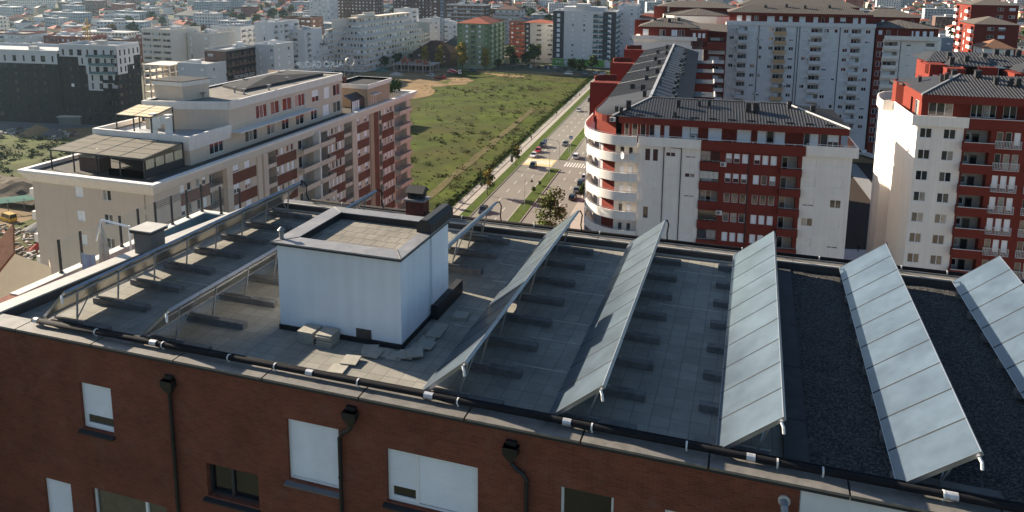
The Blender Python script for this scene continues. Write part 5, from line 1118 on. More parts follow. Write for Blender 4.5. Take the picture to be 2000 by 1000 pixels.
for p, q in zip(ring_, ring_[1:] + ring_[:1]): ribbed(b, (*p, -17.7), (*q, -17.7), (59, V2 + 8, -15.4), (58.99, V2 + 8, -15.4), .9)
b.build('roof', [m_tan, m_tanr], T2.root)
b = T2.mb(); b.box(58.4, 58.55, V2 - .1, V2, -62, -22); b.build('downpipe', m_blk, T2.root)
T2.finish(); tx_ = (4.3 * cos(AN) - 19.5 * sin(AN), 4.3 * sin(AN) + 19.5 * cos(AN)); T2.root.location = (tx_[0], tx_[1], T2.root.location.z - 1.4)
# cluster behind the ribbed wing: red top floors and pale curved parapet
K = Bld('apartment_building', 'red and pale apartment block with hip roof between the ribbed roof and the grey slab', 'apartment building', (0, 0, -62), AN)
V3 = 268.0; holes = []; backs = []
for k in range(9):
    zt = -23.4 - FT * k
    holes.append((1.6, zt - 2.2, 6.6, zt + .1, 1.2)); backs.append((1.6, 6.6, zt - 2.2, zt + .1)); K.add('balcony', balc_mesh(5.5, 1.0, 1.1, m_gry), 1.3, V3, zt - 2.2); K.add('balcony_door', win_mesh(3.0, 2.0, 'g' if k % 2 else 's', upvc), 2.0, V3 + 1.1, zt - 2.15)
w = MB(); w.T = K.T(0, V3); w.wall(7.2, -62, -20.9, holes, .15, u0=-.2); w.build('wall', m_redr, K.root)
w = MB(); w.T = K.T(0, V3 + 1.19)
for a, c, z0, z1 in backs: w.poly([(a, 0, z0), (c, 0, z0), (c, 0, z1), (a, 0, z1)])
w.build('recess_wall', m_int, K.root)
w = K.mb(); w.box(-23.5, -.4, 262, 285, -62, -23.5); w.box(-24.2, -2.5, 261.4, 261.6, -24.2, -22.9); w.build('wall', m_wht, K.root)
w = K.mb(); w.box(-21.5, -3.0, 263.5, 285, -23.5, -19.9); w.box(-4.5, 1.0, 262, 275, -26, -20.3); w.box(-24.5, -19, 275, 275.4, -62, -18.4); w.box(-4, 7.0, 262.0, 268, -27, -24.4); w.build('top_storey', m_redr, K.root)
for i, u in enumerate((-20.6, -15.0, -11.0, -8.6)): K.add('window', win_mesh(1.9, 2.1, 'sgsg'[i], upvc), u, 263.44, -22.9)
for u in (-3.9, -2.2, -.8): K.add('window', win_mesh(.9, 1.6, 's', upvc), u, 261.94, -23.2)
b = K.mb(); ribbed(b, (-22.3, 262.4, -19.9), (-2.2, 262.4, -19.9), (-9, 272, -17.6), (-15, 272, -17.6), .8); b.poly([(-2.2, 262.4, -19.9), (-2.2, 286, -19.9), (-9, 278, -17.6), (-9, 272, -17.6)]); b.poly([(-22.3, 286, -19.9), (-22.3, 262.4, -19.9), (-15, 272, -17.6), (-15, 278, -17.6)]); b.poly([(-15, 272, -17.6), (-9, 272, -17.6), (-9, 278, -17.6), (-15, 278, -17.6)])
b.poly([(-5, 261.5, -20.3), (7.2, 261.5, -20.9), (7.2, 274, -19.3), (-5, 274, -18.9)]); b.build('roof', [m_tan, m_tanr], K.root)
for u, v, z in ((-12, 268, -18.4), (-17, 270, -18.5), (-9, 270, -18.2), (-14, 274, -17.6)): chimney_stub(K, u, v, z, 1, .9)
# the curved white one behind
K.finish(); K = Bld('apartment_building', 'white apartment block with curved parapet and fan roof behind the ribbed roofs', 'apartment building', (0, 0, -62), AN)
w = K.mb(); w.band([(-16, 318), (-15.5, 309), (-12, 306.3), (-4, 305), (4, 305.6), (9, 308)], -62, -19.0, .3); w.band([(-17, 318), (-16.3, 309), (-12, 305.6), (-4, 304.4), (4, 305), (9.4, 307.6)], -20.5, -18.6, .3); w.build('parapet', m_wht, K.root)
b = K.mb(); rg_ = [(-16.5, 309.5), (-12, 306.2), (-4, 305), (4, 305.6), (9, 308), (9, 325), (-16.5, 325)]
for p, q in zip(rg_, rg_[1:] + rg_[:1]): ribbed(b, (*p, -18.3), (*q, -18.3), (-3, 315, -16.0), (-3.01, 315, -16.0), 1.1)
b.build('roof', [m_tan, m_tanr], K.root)
w = K.mb(); w.box(-21, -15.5, 322, 322.5, -62, -15.8); w.box(-15, 12, 326, 340, -62, -16.2); w.build('top_storey', m_redr, K.root)
b = K.mb(); hip(b, -20, 12, 325, 341, -16.2, 2.4); b.build('roof', m_tan, K.root)
K.finish()

# ================================================================ GROUND, FIELD, ROADS
ZG = -62.0
XL = lambda y: -65.3 - .0535 * (y - 170)
m_city = mat('town ground', (.085, .09, .055), .95, var=.35, scale=.05, dirt=(.13, .12, .095), dirtscale=.02)
m_grass = mat('rough field grass', (.05, .066, .006), .95, var=.55, scale=.1, dirt=(.062, .047, .016), dirtscale=.028, dirtamt=.75, bump=.8, bscale=1.2)
m_verge = mat('verge grass', (.055, .08, .012), .95, var=.35, scale=.5, bump=.5, bscale=3)
m_dirt = mat('sandy earth', (.23, .155, .078), .95, var=.25, scale=.12, dirt=(.12, .085, .045), dirtscale=.05, dirtamt=.7, bump=.5, bscale=.8)
m_soil = mat('dark dug soil', (.09, .07, .05), .95, var=.4, scale=.3, bump=.8, bscale=1)
m_asph = mat('worn asphalt', (.2, .185, .16), .9, var=.1, scale=.12, dirt=(.2, .185, .165), dirtscale=.09, dirtamt=.6)
m_pave = mat('pale pavement', (.34, .31, .27), .9, var=.12, scale=.4)
m_kerb = mat('kerb stone', (.30, .28, .25), .9, var=.1)
m_line = mat('white road paint', (.62, .6, .55), .8, var=.1, scale=2)
m_yel = mat('worn yellow road paint', (.52, .42, .22), .85, var=.2, scale=.8)
b = MB(); b.poly([(-2500, -300, ZG), (2500, -300, ZG), (2500, 4500, ZG), (-2500, 4500, ZG)]); struct(b.build('ground', m_city, org=(0, 0, ZG)))
def sheet(name, pts, z, m, disp=0, step=4.0):
    b = MB(); b.poly([(x, y, ZG + z) for x, y in pts]); return struct(b.build(name, m))
def mound(name, x0, x1, y0, y1, z, m, amp, sc, xr=None, step=3.0, edge=True):
    b = MB(); nx, ny = int((x1 - x0) / step), int((y1 - y0) / step)
    def P(i, j):
        fx, fy = i / nx, j / ny; y = y0 + (y1 - y0) * fy; xe = xr(y) if xr else x1; x = x0 + (xe - x0) * fx
        e = min(1, 6 * min(fx, 1 - fx), 6 * min(fy, 1 - fy)) if edge else 1
        return (x, y, ZG + z + amp * e * (noise.noise((x * sc, y * sc, 3.1)) + .5 * noise.noise((x * sc * 2.7, y * sc * 2.7, 1))))
    g = [[P(i, j) for i in range(nx + 1)] for j in range(ny + 1)]
    for j in range(ny):
        for i in range(nx): b.poly([g[j][i], g[j][i + 1], g[j + 1][i + 1], g[j + 1][i]])
    return struct(b.build(name, m, smooth=True))
mound('field', -165, -74, 105, 419, .5, m_grass, .35, .07, xr=lambda y: XL(y) - 8.0, edge=False)
sheet('dirt_road', [(-330, 385), (-186, 398), (-160, 401), (-130, 421), (-80, 426), (-80, 435), (-130, 433), (-175, 425), (-330, 410)], .12, m_dirt)
def blob(name, cx, cy, rx, ry, z, m, seed, am=.35):
    n = 72; b = MB(); P = lambda a, q: (cx + rx * q * cos(a) * (1 + am * noise.noise((cos(a) * 1.6, sin(a) * 1.6, seed)) + .16 * noise.noise((cos(a) * 6, sin(a) * 6, seed))), cy + ry * q * sin(a) * (1 + am * noise.noise((cos(a) * 1.6, sin(a) * 1.6, seed)) + .16 * noise.noise((cos(a) * 6, sin(a) * 6, seed))))
    qs = (1, .985, .9, .8, .6, .4, .2, .02)
    g = [[(*P(2 * pi * k / n, q), ZG + (.1 if q == 1 else z + .35 * (noise.noise((P(2 * pi * k / n, q)[0] * .07, P(2 * pi * k / n, q)[1] * .07, 3.1)) + .5 * noise.noise((P(2 * pi * k / n, q)[0] * .19, P(2 * pi * k / n, q)[1] * .19, 1))))) for k in range(n)] for q in qs]
    for A, C in zip(g, g[1:]):
        for k in range(n): b.poly([A[k], A[(k + 1) % n], C[(k + 1) % n], C[k]])
    b.poly(g[-1]); return struct(b.build(name, m, smooth=True))
blob('dirt', -187, 366, 40, 38, .58, m_dirt, 2); blob('dirt', -160, 330, 13, 22, .62, m_dirt, 5); blob('grass_patch', -150, 404, 12, 7, .66, m_grass, 3); blob('dirt', -140, 408, 20, 5, .58, m_dirt, 8)
sheet('dirt', [(-330, 120), (-150, 120), (-150, 150), (-175, 200), (-205, 235), (-330, 200)], .1, m_dirt)
mound('rough_ground', -330, -160, 152, 203, .5, m_grass, .8, .05, xr=lambda y: -160 - (y - 152) * .6, step=4)
mound('soil_heap', -215, -150, 139, 157, 1.6, m_soil, 2.2, .09, step=2)
b = MB(); b.poly([(-360, 190, ZG + .16), (-262, 203, ZG + .16), (-228, 232, ZG + .16), (-215, 260, ZG + .16), (-260, 262, ZG + .16), (-360, 215, ZG + .16)]); struct(b.build('road', mat('dull grey road', (.13, .13, .13), .9)))  # one even grey, darker than the main asphalt
def strip(name, a, c, z, m, y0=90, y1=445, h=None):
    b = MB(); pts = [(XL(y0) + a, y0), (XL(y0) + c, y0), (XL(y1) + c, y1), (XL(y1) + a, y1)]
    if h: b.prism(pts, ZG + z - h, ZG + z)
    else: b.poly([(x, y, ZG + z) for x, y in pts])
    return struct(b.build(name, m))
strip('verge', -8.2, -6.6, .2, m_verge); strip('pavement', -6.6, -2.8, .16, m_pave, h=.1); strip('verge', -2.8, -.2, .19, m_verge, h=.1); strip('kerb', -.2, 0, .17, m_kerb, h=.2); strip('kerb', -4.85, -4.7, .22, m_soil, h=.1)
strip('road', 0, 9.8, .05, m_asph); strip('road', 13.1, 24.0, .05, m_asph); strip('pavement', 24.0, 29, .14, m_pave, h=.14); strip('road', 9.8, 13.1, .05, m_asph, 222.5, 234)
for a, c in ((90, 222.5), (234, 445)): strip('median', 9.95, 12.95, .2, m_verge, a, c, .15); strip('kerb', 9.7, 9.95, .18, m_pave, a, c, .15); strip('kerb', 12.95, 13.2, .18, m_kerb, a, c, .15)
b = MB()
for off in (3.3, 6.55, 16.4, 19.8):
    for k in range(42):
        y = 96 + k * 8.2
        if 221 < y < 236: continue
        b.poly([(XL(y) + off - .08, y, ZG + .07), (XL(y) + off + .08, y, ZG + .07), (XL(y + 3) + off + .08, y + 3, ZG + .07), (XL(y + 3) + off - .08, y + 3, ZG + .07)])
struct(b.build('lane_markings', m_line))
b = MB()
for off in [x * .9 + .5 for x in range(10)] + [13.4 + x * .9 for x in range(10)]:
    b.poly([(XL(228) + off, 226.4, ZG + .075), (XL(228) + off + .45, 226.4, ZG + .075), (XL(228) + off + .25, 231.5, ZG + .075), (XL(228) + off - .2, 231.5, ZG + .075)])
b.poly([(XL(225), 224.2, ZG + .065), (XL(225) + 9.8, 224.2, ZG + .065), (XL(233) + 9.8, 233.2, ZG + .065), (XL(233), 233.2, ZG + .065)], 1)
struct(b.build('crossing_markings', [m_line, m_yel]))
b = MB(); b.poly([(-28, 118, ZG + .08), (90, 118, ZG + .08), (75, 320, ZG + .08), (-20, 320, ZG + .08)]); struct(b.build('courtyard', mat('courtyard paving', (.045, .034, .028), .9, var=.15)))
b = MB(); b.poly([(32.1, 260.1, ZG + .3), (30.4, 244.1, ZG + .3), (32.6, 215.6, ZG + .3), (35.4, 233.3, ZG + .3), (33.3, 259.8, ZG + .3)]); b.poly([(30, 262, ZG + .3), (46, 262, ZG + .3), (46, 276, ZG + .3), (30, 276, ZG + .3)], 1); b.poly([(18, 120, ZG + .2), (34, 120, ZG + .2), (29.5, 179, ZG + .2), (20, 177, ZG + .2)], 2)
struct(b.build('ramp_roof', [mat('grey ramp roof', (.22, .22, .22), .9), m_dirt, mat('pale yard paving', (.5, .48, .44), .9)]))
b = MB(); g = []
for k in range(60):
    y = 128 + k * 3.2; xo = XL(y) - 14.5 - (y - 128) * .015 + .8 * noise.noise((y * .04, 0, 5)); g.append([(xo + o_, y, ZG + .58 + .35 * (noise.noise(((xo + o_) * .07, y * .07, 3.1)) + .5 * noise.noise(((xo + o_) * .19, y * .19, 1)))) for o_ in (-1.3, -.4, .4, 1.3)])
for A, C in zip(g, g[1:]):
    for k in range(3): b.poly([A[k], A[k + 1], C[k + 1], C[k]])
struct(b.build('path', mat('trodden track', (.10, .085, .035), .95, var=.3, scale=.4)))
b = MB(); b.poly([(-36, 34, ZG + .08), (110, 34, ZG + .08), (110, 118, ZG + .08), (-36, 118, ZG + .08)]); b.poly([(-140, 34, ZG + .09), (-62, 34, ZG + .09), (-62, 74, ZG + .09), (-140, 74, ZG + .09)]); struct(b.build('yard', mat('bright bounce ground', (.5, .42, .32), .95, var=.15, scale=.1)))  # unseen bright ground added to bounce sunlight up onto the facades
# field scrub: countless tufts and low bushes
rs_ = random.Random(14)
b = MB(); m_scr = [mat('green scrub leaves', (.05, .072, .01), .9, var=.5, scale=.4, island=.5), mat('dry scrub leaves', (.085, .068, .025), .9, var=.4, scale=.4, island=.5), mat('dark scrub leaves', (.022, .034, .008), .9, var=.4, scale=.4, island=.5)]
def fieldz(x, y): return ZG + .5 + .3 * noise.noise((x * .07, y * .07, 3.1))
n = 0
while n < 1500:
    y = 120 + 296 * rs_.random() ** 1.15; x = rs_.uniform(-162, XL(y) - 8.3)
    dn = noise.noise((x * .03, y * .03, 7)) + .4 * noise.noise((x * .09, y * .09, 2))
    if rs_.random() > .35 + dn * 1.2: continue
    n += 1; big = rs_.random() < .09; r = rs_.uniform(.9, 1.8) if big else rs_.uniform(.25, .7)
    leafball(b, (x, y, fieldz(x, y) + r * .25), r, 46 if big else 12, .3 if big else .22, rs_, rs_.choice((0, 2, 2, 1)) if big else rs_.choice((0, 0, 1, 1, 2)), (1.3, 1.3, .6), .3)
for k in range(230):                                   # taller green edge along the pavement
    y = 130 + k * 1.28; leafball(b, (XL(y) - 8.3 + rs_.uniform(-.9, .9), y, ZG + .6), rs_.uniform(.5, 1.3), 26, .3, rs_, rs_.choice((0, 0, 0, 2)), (1.2, 1.2, .8), .3)
for k in range(240):
    x, y = rs_.uniform(-300, -190), rs_.uniform(156, 200)
    if x > -165 - (y - 152) * .6: continue
    leafball(b, (x, y, ZG + .9), rs_.uniform(.8, 2.0), 40, .4, rs_, rs_.choice((0, 0, 2, 1)), (1.3, 1.3, .7), .3)
tag(b.build('field_scrub', m_scr), 'scrub and tufts covering the waste field', 'scrub', kind='stuff')

# ================================================================ TREES
def make_tree(name, label, cat, h, cw, leaves, nleaf, ls, seed, trunk=.16, shape=1.0, base=.3):
    r = random.Random(seed); t = proto(name, label, cat); mt = mat('tree bark', (.09, .07, .055), .95, var=.3, scale=3)
    b = MB(); b.tube([(0, 0, 0), (.05, .03, h * .3), (-.04, .06, h * .62), (0, 0, h * .9)], trunk, 7, 0, trunk * .25)
    cl = []
    for k in range(9):
        a = k * 2.4 + r.random(); z = h * (base + .05 + (.92 - base) * (k + .5) / 9); q = cw * (1 - abs((z / h - .55)) * 1.15) * r.uniform(.55, .95) * shape
        p = (cos(a) * q * .62, sin(a) * q * .62, z + .1 * h); b.tube([(0, 0, z * .82), (p[0] * .5, p[1] * .5, z), p], trunk * .35, 5, 0, trunk * .1); cl.append((p, cw * r.uniform(.34, .55)))
    cl.append(((0, 0, h * .93), cw * .35)); b.build('trunk', mt, t)
    b = MB()
    for p, q in cl: leafball(b, p, q, int(nleaf / len(cl)), ls, r, r.choice((0, 0, 1)) if len(leaves) > 1 else 0, (1, 1, .85), .25)
    b.build('crown', leaves, t); return t
lg, ld, ly, lo_r = mat('mid green leaves', (.05, .078, .014), .85, var=.4, scale=.6, island=.45), mat('dark green leaves', (.022, .04, .01), .85, var=.4, scale=.6, island=.45), mat('yellow autumn leaves', (.24, .19, .028), .85, var=.3, scale=.6, island=.4), mat('rusty autumn leaves', (.2, .1, .03), .85, var=.3, scale=.6, island=.4)
t1 = make_tree('roadside_tree', 'young tree with yellow tinted top on the verge, nearest the parapet', 'tree', 6.6, 2.6, [lg, ly], 1300, .26, 1); place(t1, -67.3, 189.5, ZG)
t2 = make_tree('roadside_tree', 'young yellow and green tree on the verge beside the crossing', 'tree', 5.6, 2.2, [ly, lg], 1000, .26, 2); place(t2, -69.5, 222.4, ZG)
t3 = make_tree('roadside_tree', 'leafy tree rising behind the back parapet beside the curved balconies', 'tree', 14.0, 4.6, [mat('pale green leaves', (.10, .12, .03), .85, var=.35, scale=.6, island=.4), lg], 1900, .34, 3, .22, base=.3); place(t3, -39.0, 150.0, ZG)
t4 = make_tree('small_tree', 'small green tree beside the parked cars under the curved balconies', 'tree', 4.6, 2.0, [lg, ld], 700, .28, 4); place(t4, -41.0, 192, ZG)
for i, (x, y, s) in enumerate(((-72.5, 176, .5), (-73.5, 170, .6), (-74.8, 163, .7), (-72.8, 181, .35), (-55.9, 196, .35), (-56.2, 203, .3), (-71.5, 196, .3))):
    c = copy_tree(t4); place(c, x, y, ZG, i); c.scale = (s * 1.2, s * 1.2, s); c['label'] = ('low shrub on the pavement edge near the parapet' if i < 4 or i == 6 else 'low rusty shrub in the road median'); c['group'] = 'low shrubs beside the road' if i < 4 or i == 6 else 'low shrubs in the median'; c['category'] = 'shrub'; c.name = 'shrub'
ty = make_tree('autumn_tree', 'yellow poplar in the row in front of the green apartment block, second from the left', 'tree', 13, 3.8, [ly, ly, lg], 2200, .55, 5, .2, base=.08)
place(ty, -183, 428, ZG); ylab = ['leftmost yellow poplar in the row in front of the green block', 'third yellow poplar from the left in front of the green block', 'rusty yellow poplar at the right end of the row in front of the green block']
for i, (x, y, s) in enumerate(((-192, 426, .95), (-169, 430, 1.15), (-155, 432, .95))):
    c = copy_tree(ty); place(c, x, y, ZG, i * 1.3); c.scale = (s, s, s); c['label'] = ylab[i]
for o in [ty]: o['group'] = 'yellow poplars by the green block'
far_t = [make_tree('distant_tree', 'dark green distant tree among the houses', 'tree', 9, 4.5, [ld, lg], 260, 1.0, 6, .25), make_tree('distant_tree', 'mid green distant tree among the houses', 'tree', 8, 4.2, [lg, ld], 240, 1.0, 7, .25), make_tree('distant_tree', 'rusty brown distant tree among the houses', 'tree', 8, 4.2, [lo_r, ld], 240, 1.0, 8, .25), make_tree('distant_tree', 'yellowish distant tree among the houses', 'tree', 9, 4.4, [ly, lg], 240, 1.0, 9, .25)]
TREES = []
def dtree(k, x, y, s, a):
    c = copy_tree(far_t[k]); place(c, x, y, ZG, a); c.scale = (s, s, s); c['group'] = ['dark green distant trees', 'mid green distant trees', 'rusty distant trees', 'yellowish distant trees'][k]; TREES.append(c)
rt2 = random.Random(31)
for x, y in ((-212, 412), (-207, 420), (-214, 428), (-205, 436), (-210, 445), (-218, 452), (-262, 398), (-270, 404), (-280, 410), (-290, 412), (-300, 400), (-256, 392), (-148, 436), (-140, 442), (-135, 450), (-228, 470), (-240, 500), (-180, 470), (-320, 420), (-92, 448), (-80, 452)): dtree(rt2.choice((0, 0, 1)), x, y, rt2.uniform(.6, 1.0), rt2.random() * 6)

# ================================================================ VEHICLES
m_tyre = mat('tyre', (.02, .02, .02), .9); m_cglass = mat('car glass', (.012, .014, .018), .08, spec=.8); m_lamp = mat('headlight glass', (.7, .7, .7), .2)
def paint(name, c): return mat(name, c, .3, .2, var=.03, spec=.6)
CARM = {}
def car(label, col, x, y, rz, kind='hatch', group=None, z=.06, name='car', cat='car'):
    L_, W_, H_ = {'hatch': (4.1, 1.78, 1.48), 'suv': (4.6, 1.9, 1.72), 'van': (5.0, 1.95, 2.1), 'sedan': (4.6, 1.8, 1.45)}[kind]
    if (kind, col.name) not in CARM:
        hb = H_ * .56; w = W_ / 2; b = MB()
        sec = {'hatch': [(-.5, .72, .4, .52), (-.47, .92, .25, .9), (-.2, 1, .22, .98), (.2, 1, .22, 1), (.42, .95, .24, .86), (.5, .8, .32, .66)], 'sedan': [(-.5, .78, .4, .9), (-.46, .94, .25, 1.0), (-.2, 1, .22, 1), (.2, 1, .22, 1), (.42, .95, .24, .88), (.5, .78, .32, .66)]}.get(kind, [(-.5, .85, .4, .9), (-.47, .95, .28, 1.0), (-.2, 1, .25, 1), (.2, 1, .25, 1), (.43, .95, .28, .9), (.5, .82, .36, .72)])
        rings = []
        for fy, fw, zb, ft in sec:
            yy = fy * L_; ww = w * fw; zt = hb * ft; rings.append([(-ww, yy, zb), (ww, yy, zb), (ww, yy, zb + (zt - zb) * .55), (ww * .93, yy, zt), (-ww * .93, yy, zt), (-ww, yy, zb + (zt - zb) * .55)])
        for A, C in zip(rings, rings[1:]):
            for k in range(6): b.poly([A[k], C[k], C[(k + 1) % 6], A[(k + 1) % 6]][::-1])
        b.poly(rings[0]); b.poly(rings[-1][::-1])
        c0, c1, r0, r1 = {'hatch': (-.48, .2, -.38, .04), 'sedan': (-.36, .2, -.22, .04), 'suv': (-.48, .22, -.43, .06), 'van': (-.49, .3, -.48, .18)}[kind]
        wr = w * .76; wb = w * .91
        b.box(-wr, wr, r0 * L_, r1 * L_, H_ - .07, H_)
        for sx in (-1, 1):
            for (ya, yb_) in ((c0, r0), (c1, r1), ((c0 + c1) / 2, (r0 + r1) / 2)): b.bar((sx * wb, ya * L_, hb * .97), (sx * wr, yb_ * L_, H_ - .05), .08)
        g = MB(); lo = [(-wb, c0 * L_), (wb, c0 * L_), (wb, c1 * L_), (-wb, c1 * L_)]; hi = [(-wr, r0 * L_), (wr, r0 * L_), (wr, r1 * L_), (-wr, r1 * L_)]
        for k in range(4): j = (k + 1) % 4; g.poly([(*lo[k], hb * .95), (*lo[j], hb * .95), (*hi[j], H_ - .06), (*hi[k], H_ - .06)])
        wm = MB(); wm.tube([(-.1, 0, 0), (.1, 0, 0)], .32, 14); wm.tube([(-.11, 0, 0), (.11, 0, 0)], .18, 10, 1)
        lm = MB(); lm.box(-.2, .2, -.03, .03, -.07, .07); rl = MB(); rl.box(-.18, .18, -.03, .03, -.1, .1)
        CARM[(kind, col.name)] = (b.mesh('body', col), g.mesh('window', m_cglass), wm.mesh('wheel', [m_tyre, galv]), lm.mesh('headlight', m_lamp), rl.mesh('tail_light', mat('red tail lamp', (.3, .01, .01), .3)), L_, w, hb)
    bm_, gm_, wm_, lm_, rl_, L_, w, hb = CARM[(kind, col.name)]
    t = thing(name, label, cat, (x, y, ZG + z), group, rz); ORG[t.name] = (0, 0, 0)
    part(t, 'body', bm_, (0, 0, 0)); part(t, 'window', gm_, (0, 0, 0))
    for sx in (-1, 1):
        for yy in (-.31, .32): part(t, 'wheel', wm_, (sx * (w - .08), yy * L_, .32))
        part(t, 'headlight', lm_, (sx * w * .62, .485 * L_, hb * .58)); part(t, 'tail_light', rl_, (sx * w * .66, -.488 * L_, hb * .7))
    return t
wh, bl_, gr_, rd, nv, sv, dg_ = paint('white car paint', (.7, .7, .7)), paint('black car paint', (.018, .018, .02)), paint('grey car paint', (.12, .125, .13)), paint('red car paint', (.4, .02, .02)), paint('navy car paint', (.03, .05, .11)), paint('silver car paint', (.42, .43, .45)), paint('dark green car paint', (.03, .045, .04))
ra = .0535
car('white hatchback first in the queue at the crossing', wh, -67.3, 235.3, pi + ra, 'sedan'); car('red car queuing behind the white hatchback', rd, -67.7, 241.8, pi + ra, 'hatch'); car('black off-roader last in the queue at the crossing', bl_, -68.2, 249.5, pi + ra, 'suv')
car('dark grey car in the middle lane approaching the crossing', gr_, -61.3, 254.5, pi + ra, 'hatch'); car('white estate car driving away beyond the median', wh, -53.6, 238.2, ra, 'suv'); car('dark green car just past the crossing', dg_, -63.9, 222.5, pi + ra, 'hatch')
car('dark car partly behind the pale collector strip', bl_, -63.4, 175.5, pi + ra, 'hatch'); car('silver car with long shadow on the far road', sv, -71.0, 318.5, pi + ra, 'hatch'); car('black car close to the red fin wall on the far road', bl_, -71.5, 344, pi + ra, 'suv')
GP = 'cars parked below the curved balconies'
for i, (c, kd, lb) in enumerate(((bl_, 'hatch', 'nearest black car parked below the curved balconies'), (gr_, 'sedan', 'grey car parked second below the curved balconies'), (bl_, 'suv', 'black off-roader parked in the middle below the balconies'), (wh, 'hatch', 'white car parked below the curved balconies'), (gr_, 'hatch', 'farthest grey car parked below the curved balconies'))): 
    y = 194 + i * 7.0; car(lb, c, XL(y) + 22.2, y, ra, kd, GP, z=.1)
rc = random.Random(77)
pl = ['row of parked cars beside the cream and brick blocks']
for i in range(14):
    x, y = -150 + i * 3.1 + rc.uniform(-.4, .4), 455 - i * .9 + (6 if i % 2 else 0); nm, c = rc.choice((('black', bl_), ('white', wh), ('navy', nv), ('grey', gr_), ('silver', sv)))
    car('%s car parked in front of the cream and brick blocks' % nm, c, x, y, ra + pi / 2 * 0 + .2, rc.choice(('hatch', 'sedan', 'suv')), nm + ' cars parked by the cream and brick blocks')
for x, y, c, kd, lb in ((-102, 428, wh, 'van', 'white van at the end of the dirt track'), (-92.5, 427, bl_, 'suv', 'black car stopped beside the white van on the dirt track'), (-88, 436, sv, 'hatch', 'silver car behind the black car at the track end'), (-96, 437, gr_, 'sedan', 'grey car parked on grass beyond the dirt track'), (-83, 432, wh, 'hatch', 'white car by the red fin at the track end'), (-173.5, 392.5, wh, 'suv', 'white off-roader on the sandy yard'), (-159, 421, nv, 'suv', 'navy car right of the red mixer truck')): car(lb, c, x, y, 1.4 if kd != 'suv' else 1.2, kd)
for x, y, c, lb in ((36.4, 280, wh, 'white car parked in the shade behind the red and white block, left'), (40.2, 281.5, wh, 'white car parked in the shade behind the red and white block, right'), (33, 279, gr_, 'grey car parked in the shade behind the red and white block')): car(lb, c, x, y, .1, 'hatch', z=.1)
# pick-up and truck
def truck(name, label, x, y, rz, cabc, drumc, stripe=None, flat=False):
    t = thing(name, label, 'truck', (x, y, ZG + .1), None, rz); ORG[t.name] = (0, 0, 0)
    b = MB(); b.box(-1.2, 1.2, 2.3, 4.1, .9, 2.4); b.poly([(-1.2, 4.1, 2.4), (1.2, 4.1, 2.4), (1.1, 3.9, 3.0), (-1.1, 3.9, 3.0)]); b.box(-1.1, 1.1, 2.3, 3.9, 2.4, 3.0); b.build('cab', cabc, t)
    b = MB(); b.box(-1.0, 1.0, 3.88, 4.14, 2.0, 2.85); b.box(-1.22, 1.22, 3.0, 3.8, 2.0, 2.75); b.build('window', m_cglass, t)
    b = MB(); b.box(-.6, .6, -4.3, 2.3, .7, 1.1); b.build('chassis', darkfr, t)
    if not flat:
        b = MB(); rr = [(-4.0, 1.9, .55), (-3.2, 2.3, 1.0), (-1.6, 2.5, 1.25), (-.2, 2.4, 1.2), (1.2, 2.1, .9), (1.9, 1.95, .5)]; n = 16
        for i_, ((ya, za, ra_), (yb_, zb_, rb_)) in enumerate(zip(rr, rr[1:])):
            for k in range(n):
                p = lambda y_, z_, r_, q: (r_ * cos(2 * pi * q / n), y_, z_ + r_ * sin(2 * pi * q / n))
                b.poly([p(ya, za, ra_, k), p(ya, za, ra_, k + 1), p(yb_, zb_, rb_, k + 1), p(yb_, zb_, rb_, k)], 1 if stripe and (k + i_) % 4 < 1 else 0)
        b.build('drum', [drumc, stripe or drumc], t)
        b = MB(); b.poly([(-.5, -4.2, 3.2), (.5, -4.2, 3.2), (.3, -3.6, 2.6), (-.3, -3.6, 2.6)]); b.bar((0, -4.2, 2.2), (0, -5.0, 1.2), .3); b.build('chute', darkfr, t)
    else:
        b = MB(); b.box(-1.2, 1.2, -4.3, 2.2, 1.1, 1.25); b.box(-1.2, -1.1, -4.3, 2.2, 1.25, 2.1); b.box(1.1, 1.2, -4.3, 2.2, 1.25, 2.1); b.box(-1.1, 1.1, -4.3, -4.2, 1.25, 2.1); b.build('bed', drumc, t)
    for yy in (3.2, -1.6, -2.9):
        for sx in (-1, 1): b = MB(); b.tube([(sx * .8, yy, .5), (sx * 1.15, yy, .5)], .5, 14); b.tube([(sx * 1.15, yy, .5), (sx * 1.17, yy, .5)], .25, 10, 1); b.build('wheel', [m_tyre, galv], t)
    return t
truck('mixer_truck', 'white concrete mixer truck in the shade before the dark apartment block', -268, 224, 1.1, paint('white car paint', 0), mat('white mixer drum', (.6, .6, .58), .5))
truck('mixer_truck', 'red concrete mixer with white striped drum on the sandy track', -163, 402, -1.35, paint('white car paint', 0), paint('red car paint', 0), wh)
truck('flatbed_truck', 'small dark red flatbed truck on the sandy yard', -163.5, 382.5, -1.2, paint('red car paint', 0), mat('dark red truck bed', (.2, .02, .02), .6), flat=True).scale = (.75, .75, .75)
car('yellow minibus parked at the left edge below the beige building', paint('yellow car paint', (.5, .3, .02)), -170, 131.5, 1.35, 'van', name='minibus', cat='minibus')
# white pick-up behind the right gap
truck('flatbed_truck', 'white lorry in sunlight in the gap between the two red and white blocks', 38.0, 270, .6, wh, wh, flat=True).scale = (.8, .8, .8)

